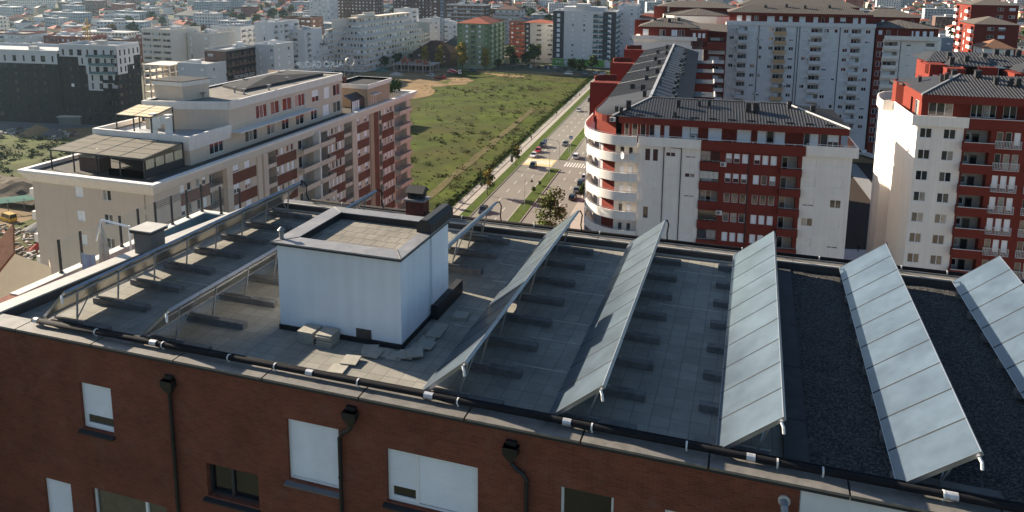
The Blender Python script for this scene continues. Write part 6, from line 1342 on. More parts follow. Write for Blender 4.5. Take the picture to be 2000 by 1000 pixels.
# ================================================================ STREET FURNITURE, YARD, PEOPLE
lp = proto('street_lamp', 'tall grey street lamp in the road median', 'street lamp', 'street lamps in the road median')
b = MB(); b.tube([(0, 0, 0), (0, 0, 9.0)], .09, 8, 0, .05); b.build('pole', galv, lp)
b = MB(); b.tube([(0, 0, 8.9), (-.3, 0, 9.6), (-1.6, 0, 9.9)], .045, 6); b.box(-2.2, -1.5, -.14, .14, 9.85, 9.98); b.build('arm', galv, lp)
llb = ['street lamp in the median nearest the parapet', 'street lamp in the median just before the crossing', 'street lamp in the median behind the crossing signs', 'farther street lamp in the median', 'farthest street lamp in the median']
for i, y in enumerate((180.8, 211.4, 243, 275, 308)):
    o = lp if i == 0 else copy_tree(lp); place(o, XL(y) + 11.9, y, ZG + .2, -.05); o['label'] = llb[i]
blue = mat('blue traffic sign', (.03, .16, .42), .4); wsg = mat('white sign face', (.7, .7, .7), .4)
def xsign(b, x, z):
    b.box(x - .55, x + .55, -.06, -.02, z - .55, z + .55, 0); b.poly([(x - .42, -.065, z - .38), (x + .42, -.065, z - .38), (x, -.065, z + .42)], 1)
    b.tube([(x, -.075, z + .1), (x, -.08, z + .1)], .06, 8, 2); b.bar((x, -.075, z + .05), (x - .02, -.075, z - .1), .07, 2); b.bar((x, -.075, z - .1), (x - .14, -.075, z - .3), .05, 2); b.bar((x, -.075, z - .1), (x + .13, -.075, z - .3), .05, 2); b.bar((x - .14, -.075, z - .02), (x + .14, -.075, z - .02), .04, 2)
t = thing('crossing_sign', 'grey curved mast in the median carrying blue pedestrian crossing sign', 'traffic sign', (-57.6, 231, ZG + .2))
b = MB(); b.tube([(-57.6, 231, ZG), (-57.6, 231, ZG + 6), (-57.9, 231, ZG + 6.8), (-58.6, 231, ZG + 7.2), (-62.9, 231, ZG + 7.3)], .1, 8); b.build('mast', galv, t)
b = MB(); b.T = (-62.2, 230.9, ZG + 6.6, 0); xsign(b, 0, 0); b.build('sign_panel', [blue, wsg, m_blk], t)
t = thing('crossing_sign', 'second blue pedestrian crossing sign on a slim post right of the mast', 'traffic sign', (-56.0, 240, ZG)); b = MB(); b.tube([(-56.0, 240, ZG), (-56.0, 240, ZG + 7)], .07, 8); b.build('post', galv, t); b = MB(); b.T = (-55.9, 239.9, ZG + 6.4, 0); xsign(b, 0, 0); b.build('sign_panel', [blue, wsg, m_blk], t)
t = thing('traffic_sign', 'triangular warning sign on the kerb of the median, seen from behind', 'traffic sign', (XL(199) + 9.5, 199, ZG)); b = MB(); b.tube([(XL(199) + 9.5, 199, ZG), (XL(199) + 9.5, 199, ZG + 2.6)], .04, 6); b.build('post', galv, t); b = MB(); b.T = (XL(199) + 9.5, 198.9, ZG, 0); b.poly([(-.5, 0, 2.2), (.5, 0, 2.2), (0, 0, 3.1)]); b.build('sign_panel', m_blk, t)
t = thing('traffic_sign', 'dark upright sign panel on two posts at the verge before the crossing', 'traffic sign', (-69.3, 217.5, ZG)); b = MB(); b.bar((-69.5, 217.5, ZG), (-69.5, 217.5, ZG + 4.2), .07); b.bar((-68.9, 217.5, ZG), (-68.9, 217.5, ZG + 4.2), .07); b.build('post', galv, t); b = MB(); b.box(-69.6, -68.8, 217.42, 217.5, ZG + 2.4, ZG + 4.4); b.build('sign_panel', mat('dark green sign back', (.05, .07, .06), .6), t)
# people: one continuous skin body each
def body_mesh():
    me = bpy.data.meshes.new('person'); v = [(0, 0, .95), (0, .01, 1.2), (0, .02, 1.42), (0, .02, 1.52), (0, .03, 1.6), (0, .03, 1.72), (-.1, 0, .9), (-.11, .08, .5), (-.11, -.02, .08), (-.11, .1, .04), (.1, 0, .9), (.11, -.1, .5), (.11, -.22, .1), (.11, -.1, .04), (-.2, .02, 1.4), (-.25, -.06, 1.12), (-.24, .04, .9), (.2, .02, 1.4), (.25, .08, 1.12), (.24, .18, .92)]
    e = [(0, 1), (1, 2), (2, 3), (3, 4), (4, 5), (0, 6), (6, 7), (7, 8), (8, 9), (0, 10), (10, 11), (11, 12), (12, 13), (2, 14), (14, 15), (15, 16), (2, 17), (17, 18), (18, 19)]
    rad = [.16, .15, .17, .06, .1, .085, .1, .07, .05, .045, .1, .07, .05, .045, .075, .055, .045, .075, .055, .045]
    me.from_pydata(v, e, []); o = bpy.data.objects.new('person', me); COL.objects.link(o); md = o.modifiers.new('skin', 'SKIN'); o.modifiers.new('sub', 'SUBSURF').levels = 1
    if not me.skin_vertices: me.attributes
    for i, sv_ in enumerate(me.skin_vertices[0].data if me.skin_vertices else []): sv_.radius = (rad[i], rad[i])
    return o
pm = body_mesh(); pm.data.materials.append(mat('dark clothing', (.03, .03, .04), .9))
PL = [(-79.1, 355.8, 'person in dark clothes walking on the pavement far beyond the cars', 1.2), (-77.7, 306, 'person in dark clothes walking on the pavement beside the field', .3), (-74.7, 257.5, 'person in dark clothes walking on the pavement level with the queue of cars', 2.8), (24.6, 176.6, 'person in dark clothes standing in the gap between the two red and white blocks', 0), (-72.8, 200.5, 'person in dark clothes standing on the pavement beside the near verge tree', .6), (-77.3, 163, 'person in dark clothes at the near end of the pavement', 1.5)]
for i, (x, y, l, a) in enumerate(PL):
    o = pm if i == 0 else pm.copy()
    if i: COL.objects.link(o)
    place(o, x, y, ZG + (.17 if x < 0 else .1), a); tag(o, l, 'person')
# yard on the left: sheds, heaps, rubble
m_tin = mat('rusty tin', (.2, .19, .17), .7, .2, var=.3)
t = thing('site_shed', 'grey site cabin with pale flat roof beside the sandy patch', 'shed', (-249, 223, ZG)); b = MB(); b.prism([(-254, 221), (-246.5, 224), (-248.5, 229), (-256, 226)], ZG, ZG + 3.2); b.build('wall', mat('dull green cabin', (.12, .14, .13), .8), t); b = MB(); b.prism([(-254.4, 220.6), (-246, 224), (-248.2, 229.5), (-256.5, 226.2)], ZG + 3.2, ZG + 3.5); b.build('roof', mat('pale cabin roof', (.5, .47, .4), .8), t)
t = thing('site_shed', 'white site container behind the grey cabin', 'shed', (-241, 232, ZG)); b = MB(); b.prism([(-246, 231), (-238, 234), (-239, 237), (-247, 234)], ZG, ZG + 3.4); b.build('wall', mat('white container', (.45, .47, .5), .7), t)
t = thing('lean_to_shed', 'long shed with green sheet roof among the dug soil', 'shed', (-176, 138, ZG)); b = MB(); b.poly([(-179.5, 136, ZG + 3.4), (-178.5, 133.5, ZG + 2.6), (-170.5, 141.5, ZG + 2.6), (-172, 144, ZG + 3.4)]); b.build('roof', mat('green roof sheet', (.05, .22, .14), .6), t); b = MB()
for q in range(4): b.bar((-179 + q * 2.4, 134.5 + q * 2.4, ZG), (-179 + q * 2.4, 134.5 + q * 2.4, ZG + 3), .15)
b.build('post', m_tin, t)
def heap(name, label, cat, x, y, r, h, m, seed, kind=None):
    rr = random.Random(seed); b = MB(); n = 18; R_ = [[(x + r * q * (1 + .2 * noise.noise((cos(a) * 2, sin(a) * 2, seed))) * cos(a), y + r * q * (1 + .2 * noise.noise((cos(a) * 2, sin(a) * 2, seed))) * sin(a), ZG + .1 + h * (1 - q) ** .8 * (1 + .25 * noise.noise((q * 4, a, seed)))) for a in [2 * pi * k / n for k in range(n)]] for q in (1, .75, .5, .25, .05)]
    for A, C in zip(R_, R_[1:]):
        for k in range(n): b.poly([A[k], A[(k + 1) % n], C[(k + 1) % n], C[k]])
    b.poly(R_[-1]); tag(b.build(name, m), label, cat, kind=kind)
heap('gravel_heap', 'grey gravel heap below the yellow minibus', 'heap', -157, 129.5, 4.5, 2.2, mat('grey gravel', (.16, .16, .155), .95, var=.2, scale=3), 1)
heap('sand_heap', 'tall sandy earth heap beside the dump site', 'heap', -246, 205, 6, 4.0, m_dirt, 2); heap('rubble_heap', 'dark rubble heap right of the sandy heap', 'heap', -238.5, 205, 5, 3, mat('dark rubble', (.1, .1, .1), .95, var=.5, scale=1.5), 3)
heap('gravel_heap', 'pale gravel heap in front of the building shell', 'heap', -193, 388, 5, 2.4, mat('pale gravel', (.38, .35, .31), .95), 4); heap('tarp_heap', 'heap under a green tarpaulin beside the terraced block', 'heap', -207, 398, 5, 3.4, mat('green tarpaulin', (.06, .13, .1), .8, var=.3), 5)
heap('red_tarp', 'crumpled red tarpaulin on the rubbish by the beige building', 'tarpaulin', -146, 119, 2.2, 1.8, mat('red tarpaulin', (.3, .04, .03), .8), 6)
b = MB(); rr_ = random.Random(5); 
for k in range(420):
    x, y = rr_.uniform(-172, -142), rr_.uniform(108, 127); a = rr_.random() * 3; l = rr_.uniform(.3, 2.8); b.T = (x, y, ZG + .15, a); b.box(0, l, 0, rr_.uniform(.1, .5), rr_.uniform(0, .4), rr_.uniform(.45, .9), rr_.choice((0, 0, 1, 2, 3)))
for k in range(160):
    x, y = rr_.uniform(-262, -232), rr_.uniform(198, 210); a = rr_.random() * 3; b.T = (x, y, ZG + .15, a); b.box(0, rr_.uniform(.4, 2), 0, rr_.uniform(.2, 1), 0, rr_.uniform(.3, 1.2), rr_.choice((0, 1, 2)))
tag(b.build('rubbish', [m_soil, m_tin, mat('pale scrap', (.4, .38, .34), .9), mat('rusty scrap', (.2, .08, .04), .9)]), 'scrap wood and rubble strewn over the yard', 'rubbish', kind='stuff')
# low cream house with brown tiles beyond the terrace
for o in list(th.children): bpy.data.objects.remove(o)
ORG[th.name] = (-36, 28, -62); th.location = (-36, 28, 0)
ap, ri, le = Vector((-36.32, 28.23, -15.06)), Vector((-35.35, 29.45, -16.15)), Vector((-37.9, 26.2, -18.1)); aw = Vector((-4.2, 3.4, 0))
q = MB(); q.poly([(le.x, le.y, -62), (ri.x, ri.y, -62), tuple(ri), tuple(ap), tuple(le)]); q.poly([(ri.x, ri.y, -62), (ri.x - 4.2, ri.y + 3.4, -62), (ri.x - 4.2, ri.y + 3.4, -17.5), tuple(ri)]); q.build('wall', mat('cream house render', (.5, .45, .36), .9, var=.08), th)
m_tile = mat('brown roof tiles', (.17, .08, .05), .85, var=.3, scale=3, bump=.4, bscale=4); q = MB(); o3 = Vector((.05, -.08, .03)); q.poly([tuple(le + o3), tuple(ap + o3), tuple(ap + aw), tuple(le + aw)])
for k in range(0, 24):
    f = k / 24; q.tube([le + aw * f + Vector((0, 0, .05)), ap + aw * f + Vector((0, 0, .05))], .07, 5)
q.build('roof', m_tile, th)

# ================================================================ BUILDINGS FARTHER BACK
m_blkbrk = mat('black brick', (.014, .015, .018), .8, var=.15, scale=.3); m_pw = mat('white render far', (.54, .55, .56), .85, var=.04, scale=.3, streak=.05); m_crm = mat('cream render far', (.62, .57, .5), .88, var=.05, scale=.3, streak=.05)
m_rb = mat('brick red render far', (.26, .085, .06), .88, var=.08, scale=.3, streak=.05); m_bl = mat('bluish grey render', (.30, .34, .37), .88, var=.06, scale=.2); m_grn = mat('pale green render', (.26, .32, .21), .88, var=.05, scale=.3, streak=.06); m_grn2 = mat('mid green render', (.15, .23, .12), .88, var=.05, scale=.3)
m_drk = mat('charcoal cladding', (.05, .05, .052), .7, var=.1, scale=.4); m_tiler = mat('red roof tiles far', (.26, .085, .055), .85, var=.2, scale=.5); m_teal = mat('teal glass balcony', (.08, .17, .2), .25); m_wroof = mat('pale roof sheet', (.34, .34, .335), .7, var=.12, scale=.3, dirt=(.3, .3, .3), dirtscale=.15); m_brn = mat('brown render far', (.13, .085, .07), .88, var=.1, scale=.3); m_cnc = mat('raw concrete far', (.30, .27, .24), .9, var=.2, scale=.5)
def block(name, label, x, y, ang, w, d, ztop, wall, fspec, rspec='', pitch=3.1, roof='flat', mroof=None, mw=None, par=.8, cat='apartment building', bm=None, sh=.3, ww=1.35, fm=None, rh=2.6, lspec='', base=0, sill=.95, wh=1.35):
    Bk = Bld(name, label, cat, (x, y, ZG), R(ang)); h = ztop - ZG; rows = int((h - .4) / pitch); zs = ztop - rows * pitch - .25
    mbs = []; back = []
    first = max(0, base)
    facade(Bk, mbs, 'f', w, fspec, zs, ztop, pitch, rows, wall, (0, 0), bm=bm, seed=int(abs(x)), sh=sh, ww=ww, fm=fm, back=back, first=first, sill=sill, wh=wh)
    facade(Bk, mbs, 'r', d, rspec or '.', zs, ztop, pitch, rows, wall, (w, 0), bm=bm, seed=int(abs(y)), sh=sh, ww=ww, fm=fm, back=back, first=first, sill=sill, wh=wh)
    if lspec: facade(Bk, mbs, 'l', d, lspec, zs, ztop, pitch, rows, wall, (0, d), bm=bm, seed=int(abs(y)), sh=sh, ww=ww, fm=fm, back=back, first=first, sill=sill, wh=wh)
    b = Bk.mb()
    if not lspec: b.poly([(0, d, ZG), (0, 0, ZG), (0, 0, ztop), (0, d, ztop)])
    b.poly([(w, d, ZG), (0, d, ZG), (0, d, ztop), (w, d, ztop)]); b.box(.01, w - .01, .01, d - .01, ZG - .1, zs, 0, skip='bt'); mbs.append(b)
    merge(mbs).build('wall', wall, Bk.root)
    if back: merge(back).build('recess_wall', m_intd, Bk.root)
    if roof == 'flat':
        flat_roof(Bk, w, d, ztop, wall if mw is None else mw, mroof or m_flat, par); b = Bk.mb(); r_ = random.Random(int(x))
        for k in range(2 + int(w / 14)): u, v = r_.uniform(2, w - 4), r_.uniform(2, d - 4); b.box(u, u + r_.uniform(1.5, 4), v, v + r_.uniform(1.5, 3), ztop, ztop + r_.uniform(.8, 2.4))
        b.build('roof_housing', m_pw if wall is not m_blkbrk else m_wroof, Bk.root)
    else:
        b = Bk.mb(); hip(b, 0, w, 0, d, ztop + .02, rh, 0, .6, 'u' if w > d else 'v'); b.build('roof', mroof or m_tiler, Bk.root)
    return Bk
def cladding(Bk, u0, u1, v, z0, z1, m, name='cladding', holes=[]):
    w_ = MB(); w_.T = Bk.T(0, v); w_.wall(u1, z0, z1, holes, .1, u0=u0); w_.build(name, m, Bk.root)
# dark block with white upper storeys
k1 = block('apartment_building', 'black brick apartment block with one white upper storey at the left edge', -312, 215, 8, 58.5, 22, -34.5, m_blkbrk, 'nwnwwnwWnwnwwn', 'wnw', pitch=3.2, fm=darkfr, mw=m_pw, sh=.05, par=1.2, mroof=m_wroof)
cladding(k1, 0, 58.5, -.12, -38.5, -34.45, m_pw, 'white_storey', [(2.1 + i * 4.18 - w_ / 2, -37.7, 2.1 + i * 4.18 + w_ / 2, -35.4) for i, w_ in enumerate([.8, 1.6, .8, 2, 1.7, .8, 1.6, 1.8, .8, 1.6, .8, 1.7, 2, .8])]); k1.finish()
k2 = block('apartment_building', 'black brick apartment block with stepped white upper part and balconies', -253.7, 223.9, 8, 24.3, 13.5, -31.9, m_blkbrk, 'nwnwwnbb', 'wnwnw', pitch=3.2, fm=darkfr, mw=m_pw, sh=.05, par=1.2, mroof=m_wroof)
st = [(0, 24.3, -35.5), (8, 24.3, -38.7), (11, 24.3, -41.9), (11.5, 23, -45.1), (11.5, 22.5, -48.3)]
for u0, u1, z in st:
    hs = []; n_ = int((u1 - u0) / 3.1)
    for i in range(n_): c_ = u0 + (i + .5) * (u1 - u0) / n_; w_ = [.8, 1.6, 2.0, .8, 1.6][i % 5]; hs.append((c_ - w_ / 2, z + .6, c_ + w_ / 2, z + 2.9))
    cladding(k2, u0, u1, -.14, z, z + 3.2 + (.4 if z > -36 else 0), m_pw, 'white_storey', hs)
b = MB(); b.T = k2.T(24.44, 0, 0, pi / 2)
for i, z in enumerate((-35.5, -38.7, -41.9)): L_ = 13.5 - i * 4; b.wall(L_, z, z + 3.2 + (.4 if i == 0 else 0), [(1.5 + q * 2.6, z + .7, 2.4 + q * 2.6, z + 2.9) for q in range(int(L_ / 2.7))], .1)
b.build('white_storey', m_pw, k2.root)
b = k2.mb()
for z, u0, u1 in ((-35.5, 12, 24.1), (-38.7, 13, 24.1), (-41.9, 13, 24.1)): b.box(u0, u1, -1.1, -1.05, z + .1, z + 1.1); b.box(u0, u1, -1.1, -.14, z - .05, z + .1, 1)
b.build('balcony', [m_teal, m_pw], k2.root); k2.finish()
FAR = [
 ('cream apartment block with ribbon balconies behind the black block', -297.9, 311.9, 0, 18.2, 22, -33.6, m_crm, 'lll', '..n', 'flat', dict()),
 ('cream apartment block with blank side next to the ribbon balcony block', -279, 322.5, 0, 14, 20, -36.0, m_crm, 't.w', 'n.n', 'flat', dict()),
 ('low white block with pale flat roof left of the dark office', -212.1, 239.0, 0, 13.7, 16, -38.5, m_pw, 'w.w', 'nW', 'flat', dict(mroof=m_wroof)),
 ('white gridded office block right of the dark office', -199.5, 268.5, 0, 10.5, 14, -33.5, m_pw, '.n.w', 'ww', 'flat', dict(mroof=m_wroof)),
 ('white and red apartment block with planted balconies', -308.1, 376.6, 0, 20.9, 16, -37.1, m_pw, '.bb.', 'bbb', 'flat', dict(mroof=m_dflat)),
 ('brick red apartment tower behind the planted balconies', -296, 421, 0, 14, 16, -37.4, m_rb, '.w.w', 'w.w', 'flat', dict()),
 ('long red and white apartment row at the left edge, rear', -434.8, 330, 4, 33.6, 16, -41.4, m_pw, 'wwwwbwwww', 'ww', 'flat', dict(mw=m_rb)),
 ('long red apartment row with white windows', -405, 345, 4, 33, 16, -43.5, m_rb, 'wwbwwwbww', 'ww', 'flat', dict(mroof=m_wroof)),
 ('brown red apartment row near the yellow tower crane', -383, 352, 4, 31, 14, -45.2, m_brn, 'wwwwwwww', 'www', 'flat', dict()),
 ('low brown apartment row with pale parapet at the left edge', -385, 292, 4, 34, 14, -43.5, m_brn, 'WWWWWW', 'ww', 'flat', dict(mw=m_pw)),
 ('brick red block with white front right of the yellow crane', -372, 385, 4, 24.4, 14, -44.6, m_rb, 'wwbbw', 'www', 'flat', dict(mw=m_pw)),
 ('white apartment block with dark balcony columns left of the terraced block', -258.5, 350.6, 0, 12, 24, -31.5, m_gry, '.t.', 'bwbwb', 'flat', dict()),
 ('narrow white apartment block with red stripe beside the terraced block', -246, 366, 0, 8.5, 18, -36.5, m_gry, 'b.', 'b.', 'flat', dict()),
 ('dark brown office block behind the white blocks', -285.1, 417.3, 0, 19.4, 14, -33.6, m_brn, 'WWWWW', 'WW', 'flat', dict(sh=.05)),
 ('white apartment tower behind the terraced block', -242.8, 486.7, 0, 12.5, 14, -31.0, m_pw, 'ww.w', 'l', 'flat', dict()),
 ('pale grey apartment block left of the blue crane', -227.3, 494.1, 0, 18.8, 14, -38.1, m_gry, '..nww', 'lw', 'flat', dict()),
 ('low pale grey wing right of the blue crane', -206.7, 490.1, 0, 9.9, 12, -40.2, m_gry, 'lww', 'ww', 'flat', dict()),
 ('red brown apartment block with slate roofs between green and cream blocks', -160.4, 496.2, 3, 11.9, 18, -37.0, m_rb, 'wbb', 'ww', 'hip', dict(mroof=m_roofd)),
 ('grey apartment block right of the grey white tower', -78.5, 514.5, 3, 10.5, 14, -36.0, m_bl, 'wnw', 'w', 'flat', dict()),
 ('long brick apartment range with many windows on the skyline, left', -402.3, 660.9, 0, 53.5, 16, -31.0, m_brn, 'wwwwwbbwwwwwww', 'www', 'flat', dict(mw=m_bl)),
 ('long brick apartment range with grey stair strips on the skyline, right', -345, 690, 0, 50, 16, -29.6, m_brn, 'wwwwbbwwwwwww', 'www', 'flat', dict(mw=m_bl)),
 ('white and red apartment tower left of the brick ranges', -399.0, 625, 0, 22.0, 14, -31.7, m_pw, 'wwwww', 'ww', 'flat', dict()),
 ('sunlit ochre apartment tower behind the blue crane', -282, 642.2, 0, 19.3, 18, -24.4, m_brn, 'WWW', 'w', 'flat', dict(lspec='bbb', bm=m_crm)),
 ('long balcony block with white frames behind the green block', -243.0, 582.6, 0, 33.2, 14, -32.0, m_brn, 'llllll', 'l', 'flat', dict(mw=m_pw, bm=m_bl)),
 ('balcony block with brown roof right of the long balcony block', -199.6, 579.9, 0, 20.7, 14, -34.0, m_bl, 'llll', 'l', 'hip', dict(mroof=m_brn)),
 ('long pale school block with dark hipped roof among trees', -600, 676, 0, 58, 18, -55.0, m_bl, 'WWWWWWWWWW', 'WW', 'hip', dict(mroof=m_roofd, rh=5)),
 ('white open parking deck far behind the yellow crane', -595.5, 578.1, 0, 27.7, 16, -49.3, m_pw, 'llll', 'll', 'flat', dict(mroof=m_wroof)),
 ('red corner tower with white strip at the upper right, front', 81.1, 338.0, 3.5, 15.5, 18, -20.8, m_redr, '.WW.', 'ww', 'hip', dict(lspec='bt.b', mroof=m_tan, bm=m_wht)),
 ('red corner tower with white strip at the upper right, rear', 87.1, 371.2, 3.5, 18.0, 20, -14.7, m_redr, '..WW', 'ww', 'hip', dict(lspec='bt.b', mroof=m_tan, bm=m_wht)),
 ('white house with brown hipped roof before the red corner towers', 72.9, 289.6, 3.5, 9.0, 10, -25.7, m_wht, 'W.', 'w', 'hip', dict(lspec='t.', mroof=mat('terracotta brown tiles', (.2, .11, .07), .85, var=.2))),
 ('red and white block with brown hip roof behind the grey slab', 35.5, 296.0, 3.5, 19.0, 14, -16.6, m_redr, 'tttt', 'ww', 'hip', dict(mroof=m_tan)),
 ('pale blue block between the white block and red corner towers', 63, 312.8, 3.5, 6, 14, -25.3, m_bl, 'ww', 'w', 'flat', dict()),
 ('red topped block with pink wall behind the grey slab', -6.6, 299.3, 3.5, 42, 12, -13.8, m_redr, 'ttttttt', 'w', 'hip', dict(mroof=m_tan)),
 ('pale grey house left of the curved white block', -50.7, 500, 0, 13.3, 12, -38, m_bl, 'ww', 'w', 'hip', dict(mroof=m_bl)),
 ('slim ochre tower on the far hillside', -61.8, 540, 0, 6.5, 8, -21.5, m_crm, 'b', 'w', 'flat', dict(lspec='b')),
 ('white double house with red roof right of the grey tower', -76, 505, 3, 16, 10, -33, m_pw, 'lll', 'w', 'hip', dict(mroof=m_tiler)),
]
for lab, x, y, a, w_, d_, zt, wm_, fs, rs2, rf, kw in FAR: block('apartment_building' if 'house' not in lab else 'house', lab, x, y, a, w_, d_, zt, wm_, fs, rs2, roof=rf, cat='apartment building' if 'house' not in lab else 'house', **kw).finish()
# dark glass office with letters
o1 = block('office_building', 'dark glass office block with white roof lettering left of the white gridded block', -208.5, 250.2, 0, 10.4, 20, -34.1, m_brn, 'l.', 'WWWWW', cat='office building', mroof=m_wroof, mw=m_wroof, fm=darkfr, sh=0)
b = MB(); b.T = o1.T(10.52, 0, 0, pi / 2); b.wall(20, ZG, -34.1, [(.4 + 2.45 * i, z, 2.6 + 2.45 * i, z + 2.2) for i in range(8) for z in (-37.3, -40.6, -43.9, -47.2)], .1); b.build('cladding', m_blkbrk, o1.root)
for body, z, s_, u_ in (('TECHNOLOGY', -45.6, 2.0, 3.6), ('AVENUE', -48.4, 1.7, 5.4)):
    cu.body = body; cu.size = s_; to = bpy.data.objects.new('letters', cu); COL.objects.link(to); dg = bpy.context.evaluated_depsgraph_get(); dg.update(); me = bpy.data.meshes.new_from_object(to.evaluated_get(dg)); bpy.data.objects.remove(to); me.materials.clear(); me.materials.append(m_pw)
    t_ = o1.T(10.66, u_); p_ = part(o1.root, 'letters', me, (t_[0], t_[1], z)); p_.rotation_euler = (pi / 2, 0, pi / 2)
o1.finish()
# green block
gb_ = block('apartment_building', 'pale green apartment block with red tiled roof behind the yellow poplars', -173.2, 432.1, 3, 20.5, 34, -34.4, m_grn, 'wwlww', 'bwbwbwb', roof='hip', mroof=m_tiler, bm=m_grn2, rh=3.2)
cladding(gb_, 0, 3.0, -.1, ZG, -34.6, m_grn2, 'green_band', [(1.4, -38 - 3.1 * k, 2.7, -36.6 - 3.1 * k) for k in range(8)]); cladding(gb_, 17.5, 20.5, -.1, ZG, -34.6, m_grn2, 'green_band', [(17.8, -38 - 3.1 * k, 19.1, -36.6 - 3.1 * k) for k in range(8)]); gb_.finish()
# cream and brown block
cb = block('apartment_building', 'cream apartment block with charcoal strip and red roof beside the grey white tower', -143.4, 476.0, 3, 18.7, 16, -36.2, m_crm, 'n.l.l', 'ww', roof='hip', mroof=m_tiler, bm=m_crm, rh=1.8)
cladding(cb, 0, 3.6, -.1, ZG, -36.2, m_drk, 'cladding', [(1.2, -39.3 - 3.1 * k, 2.5, -37.8 - 3.1 * k) for k in range(8)]); cb.finish()
# grey white tower with teal balconies
g9 = block('apartment_tower', 'grey white apartment tower with charcoal strips, teal balconies and green shop band', -121.3, 464.1, 3, 39.5, 20, -27.8, m_gry, 'n..w.w.llln', 'bwbw', cat='apartment tower', bm=m_teal, pitch=3.15, base=1)
for u0, u1 in ((0, 7.0), (31.5, 39.5)): cladding(g9, u0, u1, -.12, -57.0, -27.4, m_drk, 'cladding', [((u0 + u1) / 2 - 1, -31 - 3.15 * k, (u0 + u1) / 2 + 1, -28.9 - 3.15 * k) for k in range(9)])
for u0, u1 in ((0, 7.0), (31.5, 39.5)):
    for k in range(9): g9.add('window', win_mesh(2.0, 2.1, 's', upvc), (u0 + u1) / 2 - 1, -.06, -31 - 3.15 * k)
b = g9.mb(); b.box(0, 33, -.3, -.05, -61.6, -57.2); b.build('shop_band', mat('green shop fascia', (.12, .3, .05), .6), g9.root)
b = g9.mb(); b.tube([(9.2, -.34, -59.3), (9.2, -.30, -59.3)], 1.7, 24, 0); b.tube([(9.2 + 2.4 * cos(t * pi / 12), -.4, -59.3 + 2.1 * sin(t * pi / 12)) for t in range(25)], .14, 5, 0)
for u in (2.2, 4.2, 14, 16.2, 27): b.box(u, u + 1.1, -.34, -.3, -59.8, -58.6)
b.build('emblem', m_pw, g9.root)
b = g9.mb(); b.box(6, 32, 3, 15, -27.8, -24.8); b.box(14, 22, 2, 10, -24.8, -22.8); b.build('roof_housing', m_pw, g9.root); g9.finish()
g10 = block('apartment_tower', 'pale apartment tower directly behind the grey white tower', -84, 482, 3, 12, 26, -24.5, m_gry, 'ww', 'wbwbwb', cat='apartment tower'); g10.finish()
# terraced white block with long balcony bands
S1 = Bld('apartment_building', 'large white terraced apartment block with stepped balcony bands and roof gardens', 'apartment building', (-215, 392, ZG), R(-3)); rr3 = random.Random(2)
nf = 9; ph = 3.3
lev = [(-26 + max(0, k - 4) * 1.2, -max(0, k - 4) * 3.6, max(0, k - 3) * 3.2, 84) for k in range(nf)]
wl = S1.mb(); bd = S1.mb(); gl = S1.mb(); pl_ = S1.mb()
for k, (u0, u1, v0, v1) in enumerate(lev):
    z = ZG + .6 + k * ph; bd.band([(u0, v0), (u1, v0), (u1, v1)], z - .35, z + .95, .2); bd.poly([(u0, v0, z), (u1, v0, z), (u1, v1, z), (u0, v1, z)])
    hs = []; L_ = u1 - u0 - 1.4; n_ = int(L_ / 2.2)
    for i in range(n_):
        c_ = (i + .5) * L_ / n_; w_ = rr3.choice((.8, 1.4, 1.7)); hs.append((c_ - w_ / 2, z + .15, c_ + w_ / 2, z + 2.4)); S1.add('window', win_mesh(w_, 2.25, rr3.choice('gggsh'), upvc), u0 + c_ - w_ / 2, v0 + 1.5, z + .15)
    wl.T = S1.T(u0, v0 + 1.4, 0, 0); wl.wall(L_, z, z + ph, hs, .1)
    hs = []; L_ = v1 - v0 - 1.4; n_ = int(L_ / 3.2)
    for i in range(n_):
        c_ = (i + .5) * L_ / n_; w_ = rr3.choice((.8, 1.4, 2.2)); hs.append((c_ - w_ / 2, z + .15, c_ + w_ / 2, z + 2.4)); S1.add('window', win_mesh(w_, 2.25, rr3.choice('gggsh'), upvc), u1 - 1.5, v0 + 1.4 + c_ - w_ / 2, z + .15, pi / 2)
    wl.T = S1.T(u1 - 1.4, v0 + 1.4, 0, pi / 2); wl.wall(L_, z, z + ph, hs, .1)
    if k >= 4:
        for q in range(10): leafball(pl_, (u1 - 1 - rr3.random() * 3, v0 + 1 + rr3.random() * 14, z + .9), .7, 14, .35, rr3, 0)
wl.T = S1.T(0, 0); u0, u1, v0, v1 = lev[-1]; zt = ZG + .6 + nf * ph; wl.poly([(u0, v0, zt), (u1, v0, zt), (u1, v1, zt), (u0, v1, zt)]); wl.box(u0 + 3, u1 - 3, v0 + 12, v0 + 26, zt, zt + 2.6); wl.box(u0 - .3, u0, 0, 84, ZG, zt); wl.box(-26, 0, 83.5, 84, ZG, zt - 6); wl.box(u0 + 5, u0 + 9, v0 + 2, v0 + 7, zt, zt + 2)
for q in range(6): wl.box(u0 + 1 + q * .9, u0 + 1.3 + q * .9, v0 + 3, v0 + 3.3, zt, zt + 1.8)
wl.build('wall', m_crm, S1.root); bd.build('balcony_band', m_pw, S1.root)
if pl_.v: pl_.build('roof_garden', m_green_pl, S1.root)
S1.finish()
S2 = Bld('apartment_building', 'smaller white terraced block with awnings and hedges left of the large terraced block', 'apartment building', (-226, 374, ZG), R(-3)); rr3 = random.Random(3)
lev = [(-22 + max(0, k - 3) * 2.4, -10.5, max(0, k - 3) * 3.0, 40) for k in range(8)]
wl = S2.mb(); bd = S2.mb(); pl_ = S2.mb()
